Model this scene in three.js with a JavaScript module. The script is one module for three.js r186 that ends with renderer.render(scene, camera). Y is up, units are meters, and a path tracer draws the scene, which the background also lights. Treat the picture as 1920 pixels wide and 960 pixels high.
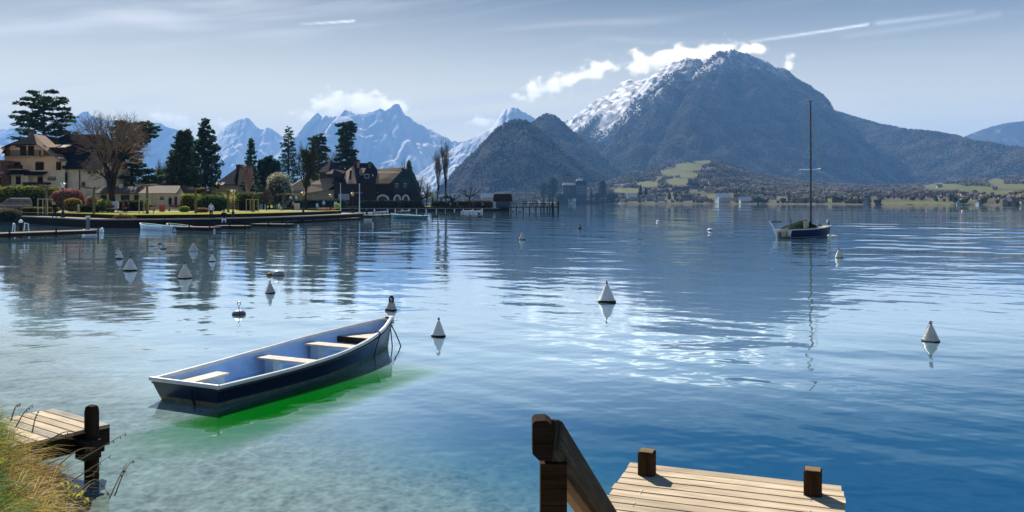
import * as THREE from 'three';
import { MarchingCubes } from 'three/addons/objects/MarchingCubes.js';
import { mergeGeometries, mergeVertices } from 'three/addons/utils/BufferGeometryUtils.js';

// ------------------------------------------------------------------ camera
const EYE = 2.6, F = 1550, U0 = 960, V0 = 379;            // eye height (m), focal length and horizon in pixels of a 1920 x 960 frame
const scene = new THREE.Scene();
const camera = new THREE.PerspectiveCamera(2 * Math.atan(480 / F) * 180 / Math.PI, 2, 0.1, 60000);
camera.position.set(0, EYE, 0);
camera.lookAt(0, EYE, -10);
camera.setViewOffset(1920, 960, 0, 480 - V0, 1920, 960);  // lens shift: verticals stay upright
const renderer = new THREE.WebGLRenderer({ antialias: true });
renderer.toneMapping = THREE.LinearToneMapping;
renderer.toneMappingExposure = 2.4;
renderer.shadowMap.enabled = true;

// ------------------------------------------------------------------ sun, haze
const SUN_AZ = -22 * Math.PI / 180, SUN_EL = 36 * Math.PI / 180;
const SUN = new THREE.Vector3(Math.sin(SUN_AZ) * Math.cos(SUN_EL), Math.sin(SUN_EL), -Math.cos(SUN_AZ) * Math.cos(SUN_EL));
const sun = new THREE.DirectionalLight(new THREE.Color(1, 0.94, 0.85), 5);
sun.position.copy(SUN).multiplyScalar(300);
sun.castShadow = true;
Object.assign(sun.shadow.camera, { left: -150, right: 150, top: 150, bottom: -150, near: 1, far: 900 });
sun.shadow.mapSize.set(4096, 4096);
scene.add(sun, sun.target);
scene.fog = new THREE.FogExp2(new THREE.Color(0.20, 0.47, 1.0), 0.00009);

// ------------------------------------------------------------------ small maths
let seedState = 1;
const seed = (n) => { seedState = (n * 2654435761) >>> 0 || 1; };
const rnd = () => { seedState = (seedState + 0x6d2b79f5) | 0; let t = Math.imul(seedState ^ (seedState >>> 15), 1 | seedState); t = (t + Math.imul(t ^ (t >>> 7), 61 | t)) ^ t; return ((t ^ (t >>> 14)) >>> 0) / 4294967296; };
const rr = (a, b) => a + (b - a) * rnd();
const clamp = (x, a = 0, b = 1) => Math.min(b, Math.max(a, x));
const sst = (a, b, x) => { const t = clamp((x - a) / (b - a)); return t * t * (3 - 2 * t); };
const lerp = (a, b, t) => a + (b - a) * t;
const V = (x, y, z) => new THREE.Vector3(x, y, z);
const PERM = new Uint8Array(512);
{ seed(7); const p = [...Array(256).keys()]; for (let i = 255; i > 0; i--) { const j = Math.floor(rnd() * (i + 1)); [p[i], p[j]] = [p[j], p[i]]; } for (let i = 0; i < 512; i++) PERM[i] = p[i & 255]; }
const GX = [1, -1, 1, -1, 1.4, -1.4, 0, 0], GY = [1, 1, -1, -1, 0, 0, 1.4, -1.4];
function noise2(x, y) {
  const xi = Math.floor(x), yi = Math.floor(y), fx = x - xi, fy = y - yi, X = xi & 255, Y = yi & 255;
  const u = fx * fx * fx * (fx * (fx * 6 - 15) + 10), v = fy * fy * fy * (fy * (fy * 6 - 15) + 10);
  const a = PERM[PERM[X] + Y] & 7, b = PERM[PERM[X + 1] + Y] & 7, c = PERM[PERM[X] + Y + 1] & 7, d = PERM[PERM[X + 1] + Y + 1] & 7;
  const n0 = GX[a] * fx + GY[a] * fy, n1 = GX[b] * (fx - 1) + GY[b] * fy, n2 = GX[c] * fx + GY[c] * (fy - 1), n3 = GX[d] * (fx - 1) + GY[d] * (fy - 1);
  return lerp(lerp(n0, n1, u), lerp(n2, n3, u), v) * 0.75;
}
function fbm(x, y, o = 4) { let s = 0, a = 0.5; for (let i = 0; i < o; i++) { s += a * noise2(x, y); x = x * 2.03 + 17.1; y = y * 2.03 + 5.7; a *= 0.5; } return s; }
function ridged(x, y, o = 4) { let s = 0, a = 0.5; for (let i = 0; i < o; i++) { s += a * (1 - 2 * Math.abs(noise2(x, y))); x = x * 2.1 + 9.3; y = y * 2.1 + 3.1; a *= 0.5; } return s; }
const curve = (pts) => (x) => {                              // piecewise linear with softened corners through [x, y...] rows; returns the y columns
  let i = 0; while (i < pts.length - 2 && x > pts[i + 1][0]) i++;
  const a = pts[i], b = pts[i + 1], t = clamp((x - a[0]) / (b[0] - a[0]));
  return a.slice(1).map((v, k) => lerp(v, b[k + 1], t));
};
// the pinhole of the photograph: where a pixel's ray is at a given depth, and how far away a pixel of a level surface lies
const at = (u, v, Z) => V((u - U0) / F * Z, EYE - (v - V0) / F * Z, -Z);
const depthOn = (v, y = 0) => F * (EYE - y) / (v - V0);
const on = (u, v, y = 0) => at(u, v, depthOn(v, y));

// ------------------------------------------------------------------ sky: computed air, thin cirrus, small cumulus round the peaks, contrails
{
  const W = 4096, H = 2048, data = new Float32Array(W * H * 4), D = Math.PI / 180;
  const azel = (u, v) => { const x = (u - U0) / F, y = -(v - V0) / F; return [Math.atan(x) / D, Math.atan2(y, Math.hypot(1, x)) / D]; };
  // cumulus puffs: centre, half width, half height (degrees), strength
  const puffs = [[585, 216, 22, 9, 0.8], [615, 200, 30, 13, 1.1], [650, 195, 36, 18, 1.3], [690, 196, 38, 17, 1.3], [722, 208, 30, 13, 1.05], [755, 205, 16, 12, 0.7], [570, 220, 14, 8, 0.5],
    [318, 222, 26, 11, 1.0], [338, 236, 18, 8, 0.7], [440, 232, 26, 9, 0.7], [908, 232, 20, 10, 0.75], [890, 228, 10, 6, 0.5],
    [985, 182, 22, 8, 0.75], [1015, 166, 26, 13, 0.95], [1042, 158, 20, 14, 0.9], [1068, 150, 12, 12, 0.7], [1098, 140, 26, 12, 0.9], [1125, 126, 22, 11, 0.85], [1140, 117, 10, 8, 0.7], [1192, 104, 10, 9, 0.6],
    [1200, 128, 24, 13, 0.95], [1235, 114, 34, 14, 1.1], [1275, 104, 36, 13, 1.1], [1315, 99, 34, 12, 1.05], [1352, 93, 22, 10, 0.95], [1400, 94, 22, 10, 0.9], [1424, 92, 12, 8, 0.6], [1475, 122, 14, 12, 0.42], [1370, 62, 9, 5, 0.25],
    [2100, 190, 60, 14, 0.7], [2350, 160, 70, 16, 0.8], [-190, 190, 50, 12, 0.7], [-500, 210, 80, 14, 0.8]].map(([u, v, a, b, s]) => [...azel(u, v), a / F / D, b / F / D, s]);
  const trails = [[555, 46, 666, 39, 0.045, 0.2, 1.2], [960, 152, 1400, 79, 0.07, 0.02, 0.42], [1400, 79, 1631, 45, 0.055, 0.42, 0.95], [1631, 45, 1830, 21, 0.13, 0.3, 0.1], [1560, 72, 1880, 26, 0.16, 0.08, 0.12]]
    .map(([a, b, c, d, w, s0, s1]) => [...azel(a, b), ...azel(c, d), w, s0, s1]);
  for (let r = 0; r < H; r++) {
    const el = ((r + 0.5) / H - 0.5) * Math.PI, e = el / D, y = Math.sin(el), ce = Math.cos(el);
    for (let c = 0; c < W; c++) {
      const i = (r * W + c) * 4;
      if (e < -0.6) { if (c === 0) { data[i] = 0.1; data[i + 1] = 0.15; data[i + 2] = 0.2; } else { data[i] = data[i - 4]; data[i + 1] = data[i - 3]; data[i + 2] = data[i - 2]; } data[i + 3] = 1; continue; }
      const phi = ((c + 0.5) / W - 0.5) * 2 * Math.PI, x = Math.cos(phi) * ce, z = Math.sin(phi) * ce;
      let az = Math.atan2(x, -z) / D;
      const cosS = clamp(x * SUN.x + y * SUN.y + z * SUN.z, -1, 1), ang = Math.acos(cosS) / D;
      const h = Math.exp(-Math.pow(Math.max(e, 0) / 9.3, 2.6)), hi = sst(12, 18, e);
      const side = sst(10, 70, ang);                          // away from the sun the blue is deeper
      const low = [0.93, 0.82, 0.49], near = [0.09, 0.085, 0.05], off = [0.004, 0.022, 0.03], top = [0.004, 0.03, 0.085];
      const hk = [h, Math.exp(-Math.pow(Math.max(e, 0) / 9.65, 2.6)), Math.exp(-Math.pow(Math.max(e, 0) / 11.2, 2.8))];
      let [R, G, B] = [0, 1, 2].map((k) => lerp(lerp(lerp(near[k], off[k], side), low[k] * lerp(1, 0.76, side), hk[k]), top[k], hi));
      const glow = 0.40 * Math.exp(-ang / 12);
      R += glow * 1.0; G += glow * 0.97; B += glow * 0.88;
      // cirrus drawn out by the wind
      const yy = Math.max(y, 0.03) + 0.06, px = x / yy, pz = z / yy, a = 0.35, qx = px * Math.cos(a) + pz * Math.sin(a), qz = -px * Math.sin(a) + pz * Math.cos(a);
      const warp = fbm(qx * 0.5 + 3, qz * 0.5, 3) * 1.3;
      let ci = fbm(qx * 0.6 + warp, qz * 3.1 + warp * 1.4, 6) + 0.35 * fbm(qx * 0.25 + 11, qz * 0.4 + 3, 3);
      ci = sst(-0.16, 0.50, ci) * sst(1.5, 8, e) * clamp(0.12 + 2.0 * Math.exp(-ang / 24), 0, 0.85) * (1 - 0.8 * sst(11, 20, e));
      const cl = 0.36 + 0.34 * Math.exp(-ang / 25);
      R = lerp(R, cl, ci); G = lerp(G, cl * 0.97, ci); B = lerp(B, cl * 0.9, ci);
      // cumulus
      if (e < 14) {
        let s = 0, under = 0;
        for (const q of puffs) { const dx = (az - q[0]) / q[2], dy = (e - q[1]) / q[3], d = dx * dx + dy * dy; if (d < 6) { const w = q[4] * Math.exp(-d * 1.1); s += w; under += w * clamp(-dy); } }
        if (s > 0.01) {
          const n = fbm(az * 1.1 + 40, e * 1.7, 6) * 1.25 + fbm(az * 6, e * 7, 3) * 0.3;
          const m = sst(0.16, 0.78, s + n * 1.05), shade = clamp(under / (s + 0.01)) * 0.24 - clamp(n, -0.5, 0.5) * 0.3;
          const cw = 0.86 - shade * 0.8;
          R = lerp(R, cw * 1.0, m); G = lerp(G, cw * 0.93, m); B = lerp(B, cw * 0.72, m);
        }
        for (const q of trails) {
          const dx = q[2] - q[0], dy = q[3] - q[1], L = Math.hypot(dx, dy), t = ((az - q[0]) * dx + (e - q[1]) * dy) / (L * L);
          if (t < 0 || t > 1) continue;
          const d = Math.abs((az - q[0]) * dy - (e - q[1]) * dx) / L;
          if (d > q[4] * 3) continue;
          const k = lerp(q[5], q[6], t) * Math.exp(-((d / q[4]) ** 2)) * (0.75 + 0.5 * fbm(az * 6, e * 6, 3)) * sst(0, 0.1, t) * sst(1, 0.985, t);
          R = lerp(R, 0.97, clamp(k)); G = lerp(G, 0.97, clamp(k)); B = lerp(B, 0.98, clamp(k));
        }
      }
      data[i] = R; data[i + 1] = G; data[i + 2] = B; data[i + 3] = 1;
    }
  }
  const t = new THREE.DataTexture(data, W, H, THREE.RGBAFormat, THREE.FloatType);
  t.mapping = THREE.EquirectangularReflectionMapping; t.magFilter = THREE.LinearFilter; t.needsUpdate = true;
  scene.background = t; scene.environment = t;
}

// ------------------------------------------------------------------ tools: naming, mesh builder, textures
const used = new Map();
function numbered(name) { const n = used.get(name) || 0; used.set(name, n + 1); return n ? name + '_' + String(n).padStart(3, '0') : name; }
function tag(o, label, category, group, kind) {
  if (label) o.userData.label = label;
  if (category) o.userData.category = category;
  if (group) o.userData.group = group;
  if (kind) o.userData.kind = kind;
  return o;
}
function base(name, p = [0, 0, 0], turn = 0, label, category, group) {      // a Group at a thing's base
  const o = new THREE.Group(); o.name = numbered(name); scene.add(o);
  o.position.set(...(p.isVector3 ? p.toArray() : p)); o.rotation.y = turn;
  return tag(o, label, category, group);
}
function copyOf(src, p, turn, label, group, scale) {                        // the same thing again, under a name and label of its own
  const o = src.clone(); o.name = numbered(src.name.replace(/_\d{3}$/, '')); scene.add(o);
  if (p) o.position.set(...(p.isVector3 ? p.toArray() : p));
  if (turn !== undefined) o.rotation.y = turn;
  if (scale) o.scale.setScalar(scale);
  return tag(o, label, null, group);
}
class MB {                                                                  // collects triangles; build() makes ONE named mesh
  constructor() { this.p = []; this.n = []; this.t = []; this.c = []; this.col = null; this.anyc = false; }
  color(r, g, b) { this.col = [r, g, b]; this.anyc = true; return this; }
  tri(a, b, c, n, ta, tb, tc) {
    if (!n) n = V(0, 0, 0).crossVectors(V(b.x - a.x, b.y - a.y, b.z - a.z), V(c.x - a.x, c.y - a.y, c.z - a.z)).normalize();
    const ns = Array.isArray(n) ? n : [n, n, n];
    [a, b, c].forEach((q, i) => {
      this.p.push(q.x, q.y, q.z); this.n.push(ns[i].x, ns[i].y, ns[i].z);
      const t = [ta, tb, tc][i]; if (t) this.t.push(t[0], t[1]); else { const m = ns[0]; if (Math.abs(m.y) > 0.75) this.t.push(q.x, q.z); else if (Math.abs(m.x) > 0.7) this.t.push(q.z, q.y); else this.t.push(q.x, q.y); }
      if (this.col) this.c.push(...this.col); else this.c.push(1, 1, 1);
    });
    return this;
  }
  quad(a, b, c, d, n, uv) { this.tri(a, b, c, n && Array.isArray(n) ? [n[0], n[1], n[2]] : n, uv?.[0], uv?.[1], uv?.[2]); return this.tri(a, c, d, n && Array.isArray(n) ? [n[0], n[2], n[3]] : n, uv?.[0], uv?.[2], uv?.[3]); }
  poly(pts) { for (let i = 1; i < pts.length - 1; i++) this.tri(pts[0], pts[i], pts[i + 1]); return this; }
  geo(g, m) {                                                               // adds any three.js geometry
    g = g.index ? g.toNonIndexed() : g; if (m) g = g.clone().applyMatrix4(m);
    const P = g.attributes.position, N = g.attributes.normal, T = g.attributes.uv;
    for (let i = 0; i < P.count; i++) { this.p.push(P.getX(i), P.getY(i), P.getZ(i)); this.n.push(N.getX(i), N.getY(i), N.getZ(i)); this.t.push(T ? T.getX(i) : 0, T ? T.getY(i) : 0); if (this.col) this.c.push(...this.col); else this.c.push(1, 1, 1); }
    return this;
  }
  box(x, y, z, sx, sy, sz, ry = 0, rx = 0, rz = 0) {                        // centre and size, uv in metres
    const h = [sx / 2, sy / 2, sz / 2], m = new THREE.Matrix4().makeRotationFromEuler(new THREE.Euler(rx, ry, rz, 'YXZ')).setPosition(x, y, z);
    const P = (a, b, c) => V(a * h[0], b * h[1], c * h[2]).applyMatrix4(m), o = [x * 1.7 + z, y + x * 0.6];
    const f = (a, b, c, d, w, hh) => this.quad(a, b, c, d, null, [[o[0], o[1]], [o[0] + w, o[1]], [o[0] + w, o[1] + hh], [o[0], o[1] + hh]]);
    f(P(-1, -1, 1), P(1, -1, 1), P(1, 1, 1), P(-1, 1, 1), sx, sy); f(P(1, -1, -1), P(-1, -1, -1), P(-1, 1, -1), P(1, 1, -1), sx, sy);
    f(P(1, -1, 1), P(1, -1, -1), P(1, 1, -1), P(1, 1, 1), sz, sy); f(P(-1, -1, -1), P(-1, -1, 1), P(-1, 1, 1), P(-1, 1, -1), sz, sy);
    f(P(-1, 1, 1), P(1, 1, 1), P(1, 1, -1), P(-1, 1, -1), sx, sz); f(P(-1, -1, -1), P(1, -1, -1), P(1, -1, 1), P(-1, -1, 1), sx, sz);
    return this;
  }
  bar(a, b, w, h) {                                                         // a beam from a to b
    const d = V(b.x - a.x, b.y - a.y, b.z - a.z), L = d.length(), q = new THREE.Quaternion().setFromUnitVectors(V(0, 0, 1), d.clone().normalize());
    if (Math.abs(d.y) < L * 0.98) { const m = new THREE.Matrix4().lookAt(b, a, V(0, 1, 0)); q.setFromRotationMatrix(m); }
    const g = new THREE.BoxGeometry(w, h, L); return this.geo(g, new THREE.Matrix4().compose(V((a.x + b.x) / 2, (a.y + b.y) / 2, (a.z + b.z) / 2), q, V(1, 1, 1)));
  }
  tube(pts, rad, sides = 6, cap = true) {                                   // pts with one radius or one per point
    const n = pts.length, R = (i) => Array.isArray(rad) ? rad[i] : rad; let up = V(0, 1, 0), rings = [], len = 0;
    for (let i = 0; i < n; i++) {
      const a = pts[Math.max(i - 1, 0)], b = pts[Math.min(i + 1, n - 1)], d = V(b.x - a.x, b.y - a.y, b.z - a.z).normalize();
      if (Math.abs(d.dot(up)) > 0.95) up = Math.abs(d.x) < 0.7 ? V(1, 0, 0) : V(0, 0, 1);
      const s = V(0, 0, 0).crossVectors(d, up).normalize(), t = V(0, 0, 0).crossVectors(s, d).normalize(); up = t.clone();
      if (i) len += Math.hypot(pts[i].x - pts[i - 1].x, pts[i].y - pts[i - 1].y, pts[i].z - pts[i - 1].z);
      const ring = []; for (let k = 0; k < sides; k++) { const an = k / sides * 2 * Math.PI, c = Math.cos(an), q = Math.sin(an), nn = V(s.x * c + t.x * q, s.y * c + t.y * q, s.z * c + t.z * q); ring.push([V(pts[i].x + nn.x * R(i), pts[i].y + nn.y * R(i), pts[i].z + nn.z * R(i)), nn]); }
      rings.push([ring, len]);
    }
    for (let i = 0; i < n - 1; i++) for (let k = 0; k < sides; k++) {
      const [A, la] = rings[i], [B, lb] = rings[i + 1], k2 = (k + 1) % sides, w = R(i) * 6.3 / sides;
      this.quad(A[k2][0], A[k][0], B[k][0], B[k2][0], [A[k2][1], A[k][1], B[k][1], B[k2][1]], [[la, (k + 1) * w], [la, k * w], [lb, k * w], [lb, (k + 1) * w]]);
    }
    if (cap) for (const [e, f] of [[0, -1], [n - 1, 1]]) { const r = rings[e][0]; for (let k = 1; k < sides - 1; k++) f > 0 ? this.tri(r[0][0], r[k + 1][0], r[k][0]) : this.tri(r[0][0], r[k][0], r[k + 1][0]); }
    return this;
  }
  lathe(profile, seg = 16, m) { return this.geo(new THREE.LatheGeometry(profile.map(([x, y]) => new THREE.Vector2(x, y)), seg), m); }
  ball(x, y, z, r, sy = 1, d = 2) { const g = new THREE.IcosahedronGeometry(r, d); g.scale(1, sy, 1); return this.geo(g, new THREE.Matrix4().makeTranslation(x, y, z)); }
  geometry() {
    const g = new THREE.BufferGeometry();
    g.setAttribute('position', new THREE.Float32BufferAttribute(this.p, 3)); g.setAttribute('normal', new THREE.Float32BufferAttribute(this.n, 3)); g.setAttribute('uv', new THREE.Float32BufferAttribute(this.t, 2));
    if (this.anyc) g.setAttribute('color', new THREE.Float32BufferAttribute(this.c, 3));
    return g;
  }
  build(name, material, parent) { return put(name, this.geometry(), material, parent); }
}
function put(name, g, material, parent) {
  const m = new THREE.Mesh(g, material); m.castShadow = m.receiveShadow = true; m.name = parent ? name : numbered(name);
  (parent || scene).add(m); return m;
}
const mb = () => new MB();
function mergeVerts(g) { return mergeVertices(g, 1e-4); }

function tex(n, fn, { srgb = false, rep = 1 } = {}) {                       // an n x n tile from fn(u, v) -> grey or [r, g, b], linear values for colours
  const d = new Uint8Array(n * n * 4);
  for (let y = 0; y < n; y++) for (let x = 0; x < n; x++) {
    let c = fn(x / n, y / n, x, y); if (!Array.isArray(c)) c = [c, c, c];
    for (let k = 0; k < 3; k++) { let q = clamp(c[k]); if (srgb) q = q <= 0.0031308 ? q * 12.92 : 1.055 * Math.pow(q, 1 / 2.4) - 0.055; d[(y * n + x) * 4 + k] = Math.round(q * 255); }
    d[(y * n + x) * 4 + 3] = 255;
  }
  const t = new THREE.DataTexture(d, n, n); t.wrapS = t.wrapT = THREE.RepeatWrapping; t.magFilter = THREE.LinearFilter; t.minFilter = THREE.LinearMipmapLinearFilter; t.generateMipmaps = true;
  if (srgb) t.colorSpace = THREE.SRGBColorSpace; t.repeat.set(rep, rep); t.needsUpdate = true; return t;
}
// tileable noise: blends four shifted copies of the plain one
function tnoise(u, v, k, o = 4, kx = 1) {
  const f = (a, b) => fbm(a * k * kx + 3.3, b * k + 8.1, o);
  return f(u, v) * (1 - u) * (1 - v) + f(u - 1, v) * u * (1 - v) + f(u, v - 1) * (1 - u) * v + f(u - 1, v - 1) * u * v;
}
const std = (color, roughness = 0.8, extra = {}) => { const c = Array.isArray(color) ? new THREE.Color().setRGB(...color) : color; return new THREE.MeshPhysicalMaterial({ color: c, roughness, specularIntensity: roughness > 0.7 ? 0.05 : 0.6, ...extra }); };
const phys = (color, roughness, extra = {}) => new THREE.MeshPhysicalMaterial({ color: new THREE.Color().setRGB(...color), roughness, ...extra });
// wear, grain and relief maps shared by many materials
const T = {
  grain: tex(512, (u, v) => { const g = tnoise(u, v, 34, 4, 0.07), k = tnoise(u, v, 5, 3), s = tnoise(u, v, 90, 2, 0.05); const st = tnoise(u, v, 12, 3, 0.12), q = 0.72 + g * 0.75 + k * 0.5 + st * 0.55 - (s > 0.16 ? 0.3 : 0); return [q, q * (0.985 + k * 0.06), q * (0.95 + k * 0.12)]; }, { srgb: true }),
  grainBump: tex(512, (u, v) => 0.55 + tnoise(u, v, 40, 4, 0.06) * 0.6 - (tnoise(u, v, 90, 2, 0.05) > 0.16 ? 0.3 : 0)),
  mottle: tex(512, (u, v) => { const q = 0.86 + tnoise(u, v, 6, 6) * 0.42 + (tnoise(u, v, 40, 2) > 0.2 ? -0.1 : 0); return [q, q * 0.99, q * 0.97]; }, { srgb: true }),
  mottleBump: tex(512, (u, v) => 0.5 + tnoise(u, v, 14, 6) * 0.7),
  stone: tex(512, (u, v) => { const q = 0.75 + tnoise(u, v, 10, 5) * 0.7 + tnoise(u, v, 60, 2) * 0.25; return [q, q * 0.98, q * 0.95]; }, { srgb: true }),
};
const rep = (t, x, y = x) => { const c = t.clone(); c.repeat.set(x, y); c.needsUpdate = true; return c; };
const wood = (c, r = 0.75, s = 1, b = 0.004) => std(c, r, { map: rep(T.grain, 0.55 * s, 2.2 * s), bumpMap: rep(T.grainBump, 0.55 * s, 2.2 * s), bumpScale: b });
const worn = (c, r = 0.85, s = 0.4, b = 0.01) => std(c, r, { map: rep(T.mottle, s), bumpMap: rep(T.mottleBump, s), bumpScale: b });

// ------------------------------------------------------------------ the lake: one level sheet whose normals carry the swell, the ripples and the wind lanes
const RW = [];
const mixc = (a, b, t) => [lerp(a[0], b[0], t), lerp(a[1], b[1], t), lerp(a[2], b[2], t)];
{
  seed(21);
  for (let i = 0; i < 46; i++) { const k = Math.round(Math.pow(rr(3, 6.2), 2)), d = (rnd() - 0.5) * 2.2 + 1.5708; RW.push([Math.round(k * Math.cos(d)), Math.round(k * Math.sin(d)), rnd() * 6.28, 0.035 * 14 / (k + 6)]); }
  // wave trains: wavelength, direction, phase, slope
  const waves = [];
  for (let k = 0; k < 26; k++) {
    const L = 0.16 * Math.pow(1.33, k);                       // 0.16 m to 200 m
    for (let j = 0; j < 3; j++) { const d = (rnd() - 0.5) * 2.0 + (L < 2 ? 0.15 : 0.3), q = L * rr(0.85, 1.18); waves.push([2 * Math.PI / q, Math.sin(d), Math.cos(d), rnd() * 6.28, q]); }
  }
  const spectrum = (L) => L < 0.5 ? 0.55 : L < 3 ? 1 : L < 12 ? 0.9 : 0.9 * Math.pow(12 / L, 0.6);
  const amp = (x, Z) => {                                      // slope strength: glassy near the bank and in lanes, ruffled out on the lake
    const a = lerp(0.0038, 0.0036, sst(9, 26, Z)) + 0.0022 * sst(40, 90, Z) + 0.013 * sst(220, 300, Z) + 0.005 * sst(9, 22, x - (Z - 40) * 0.1) * sst(24, 44, Z);
    const lane = fbm(x * 0.03 + 5 + Z * 0.006, Z * 0.02, 4), gust = fbm(x * 0.006, Z * 0.004 + 9, 3);
    return a * clamp(1 + lane * 1.5 + gust * 0.9, 0.35, 2.2) * (1 - 0.45 * sst(-10, -30, x) * sst(150, 60, Z));
  };
  const shoreOf = (x, Z) => (Z - 7.6) * 0.62 + (x + 1.0) * 0.62;
  const clear = (x, Z) => {                                    // where one looks into the water rather than at the sky in it: shallows, and a green patch painted as the reflection of the boat
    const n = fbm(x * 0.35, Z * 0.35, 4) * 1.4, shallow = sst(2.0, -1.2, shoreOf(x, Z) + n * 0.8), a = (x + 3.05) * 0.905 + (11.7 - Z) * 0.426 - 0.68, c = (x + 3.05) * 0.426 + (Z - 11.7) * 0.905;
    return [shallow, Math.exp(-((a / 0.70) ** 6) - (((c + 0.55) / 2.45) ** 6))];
  };
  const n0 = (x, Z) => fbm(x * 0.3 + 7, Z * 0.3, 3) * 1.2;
  const body = (x, Z) => {
    const [sh, boatRefl] = clear(x, Z); let c = mixc([0.30, 0.66, 0.98], [0.60, 0.86, 1.0], sst(60, 14, Z));
    c = mixc(c, [0.0, 0.23, 0.40], sst(4.2, -2.2, Z - 0.44 * x - 9.4 + n0(x, Z)));  // near right: dark blue tint painted in to dim the reflected sky
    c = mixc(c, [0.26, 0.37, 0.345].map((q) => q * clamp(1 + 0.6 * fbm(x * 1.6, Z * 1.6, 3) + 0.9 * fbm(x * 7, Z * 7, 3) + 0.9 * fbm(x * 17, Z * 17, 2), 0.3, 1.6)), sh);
    return mixc(c, [0.0, 0.20, 0.006], boatRefl);  // reflection of the boat painted as green water colour
  };
  const rows = 640, cols = 760, vTop = 380.6, vBot = 1180, A = 0.72, pos = [], nor = [], col = [], uv = [], idx = [];
  for (let r = 0; r <= rows; r++) {
    const v = vTop + (vBot - vTop) * Math.pow(r / rows, 1.12), Z = depthOn(v), Zn = depthOn(v + 1.15), step = Z - Zn;
    for (let c = 0; c <= cols; c++) {
      const th = (c / cols * 2 - 1) * A, x = Math.tan(th) * Z, cell = Math.max(step, 1e-3);
      const a = amp(x, Z); let sx = 0, sz = 0;
      for (const w of waves) {
        const f = sst(1.1, 2.4, w[4] / cell); if (f <= 0) continue;
        const s = Math.cos(w[0] * (w[1] * x + w[2] * Z) + w[3]) * f * spectrum(w[4]) * (w[4] > 2 + Z * 0.10 ? 0.3 : 1);
        sx += s * w[1]; sz += s * w[2];
      }
      const L = Math.hypot(a * sx, 1, a * sz);
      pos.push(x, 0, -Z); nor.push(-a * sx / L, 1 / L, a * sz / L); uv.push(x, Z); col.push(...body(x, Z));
    }
  }
  const w = cols + 1;
  const face = (a, b, c) => {                                  // every face looks up
    const y = (pos[b * 3 + 2] - pos[a * 3 + 2]) * (pos[c * 3] - pos[a * 3]) - (pos[b * 3] - pos[a * 3]) * (pos[c * 3 + 2] - pos[a * 3 + 2]);
    y > 0 ? idx.push(a, b, c) : idx.push(a, c, b);
  };
  for (let r = 0; r < rows; r++) for (let c = 0; c < cols; c++) { const a = r * w + c; face(a, a + w, a + 1); face(a + 1, a + w, a + w + 1); }
  // the rest of the lake, beside and behind the viewer and out to the far end, coarser
  const edge = (x, Z) => { pos.push(x, 0, -Z); nor.push(0, 1, 0); uv.push(x, Z); col.push(0.30, 0.66, 0.98); return pos.length / 3 - 1; };
  const fl = edge(-12000, 9000), fr = edge(12000, 9000), bl = edge(-12000, -600), br = edge(12000, -600), half = cols / 2, bt = rows * w, mid = rows / 2;
  for (let c = 0; c < cols; c++) { face(c, c + 1, c < half ? fl : fr); face(bt + c, bt + c + 1, c < half ? bl : br); }
  face(half, fr, fl); face(bt + half, bl, br);
  for (let r = 0; r < rows; r++) { face(r * w, (r + 1) * w, r < mid ? fl : bl); face(r * w + cols, (r + 1) * w + cols, r < mid ? fr : br); }
  face(mid * w, fl, bl); face(mid * w + cols, br, fr);
  const g = new THREE.BufferGeometry();
  g.setAttribute('position', new THREE.Float32BufferAttribute(pos, 3)); g.setAttribute('normal', new THREE.Float32BufferAttribute(nor, 3)); g.setAttribute('color', new THREE.Float32BufferAttribute(col, 3)); g.setAttribute('uv', new THREE.Float32BufferAttribute(uv, 2)); g.setIndex(idx);
  const ripple = tex(1024, (u, v) => { let s = 0.5; const t = 2 * Math.PI; for (const [a, b, p, q] of RW) s += q * Math.sin(t * (a * u + b * v) + p); return s; });
  const mirror = tex(512, (u, v) => { const [sh, boatRefl] = clear(u * 60 - 30, v * 60); return (1 - sh) * (1 - boatRefl); }); mirror.wrapS = mirror.wrapT = THREE.ClampToEdgeWrapping; mirror.repeat.set(1 / 60, 1 / 60); mirror.offset.set(0.5, 0);
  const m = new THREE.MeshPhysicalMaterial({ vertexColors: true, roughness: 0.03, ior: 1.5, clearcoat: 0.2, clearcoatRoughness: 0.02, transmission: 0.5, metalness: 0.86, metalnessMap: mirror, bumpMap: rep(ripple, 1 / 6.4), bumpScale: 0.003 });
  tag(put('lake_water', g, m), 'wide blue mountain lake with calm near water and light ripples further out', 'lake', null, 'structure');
}

// ------------------------------------------------------------------ mountains, hills and the far shore
const IM = new THREE.Matrix4(), IQ = new THREE.Quaternion(), IC = new THREE.Color();
const woodSpots = [], clearings = [];                                          // [x, y, z, height, kind] of the trees that clothe the hills
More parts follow.
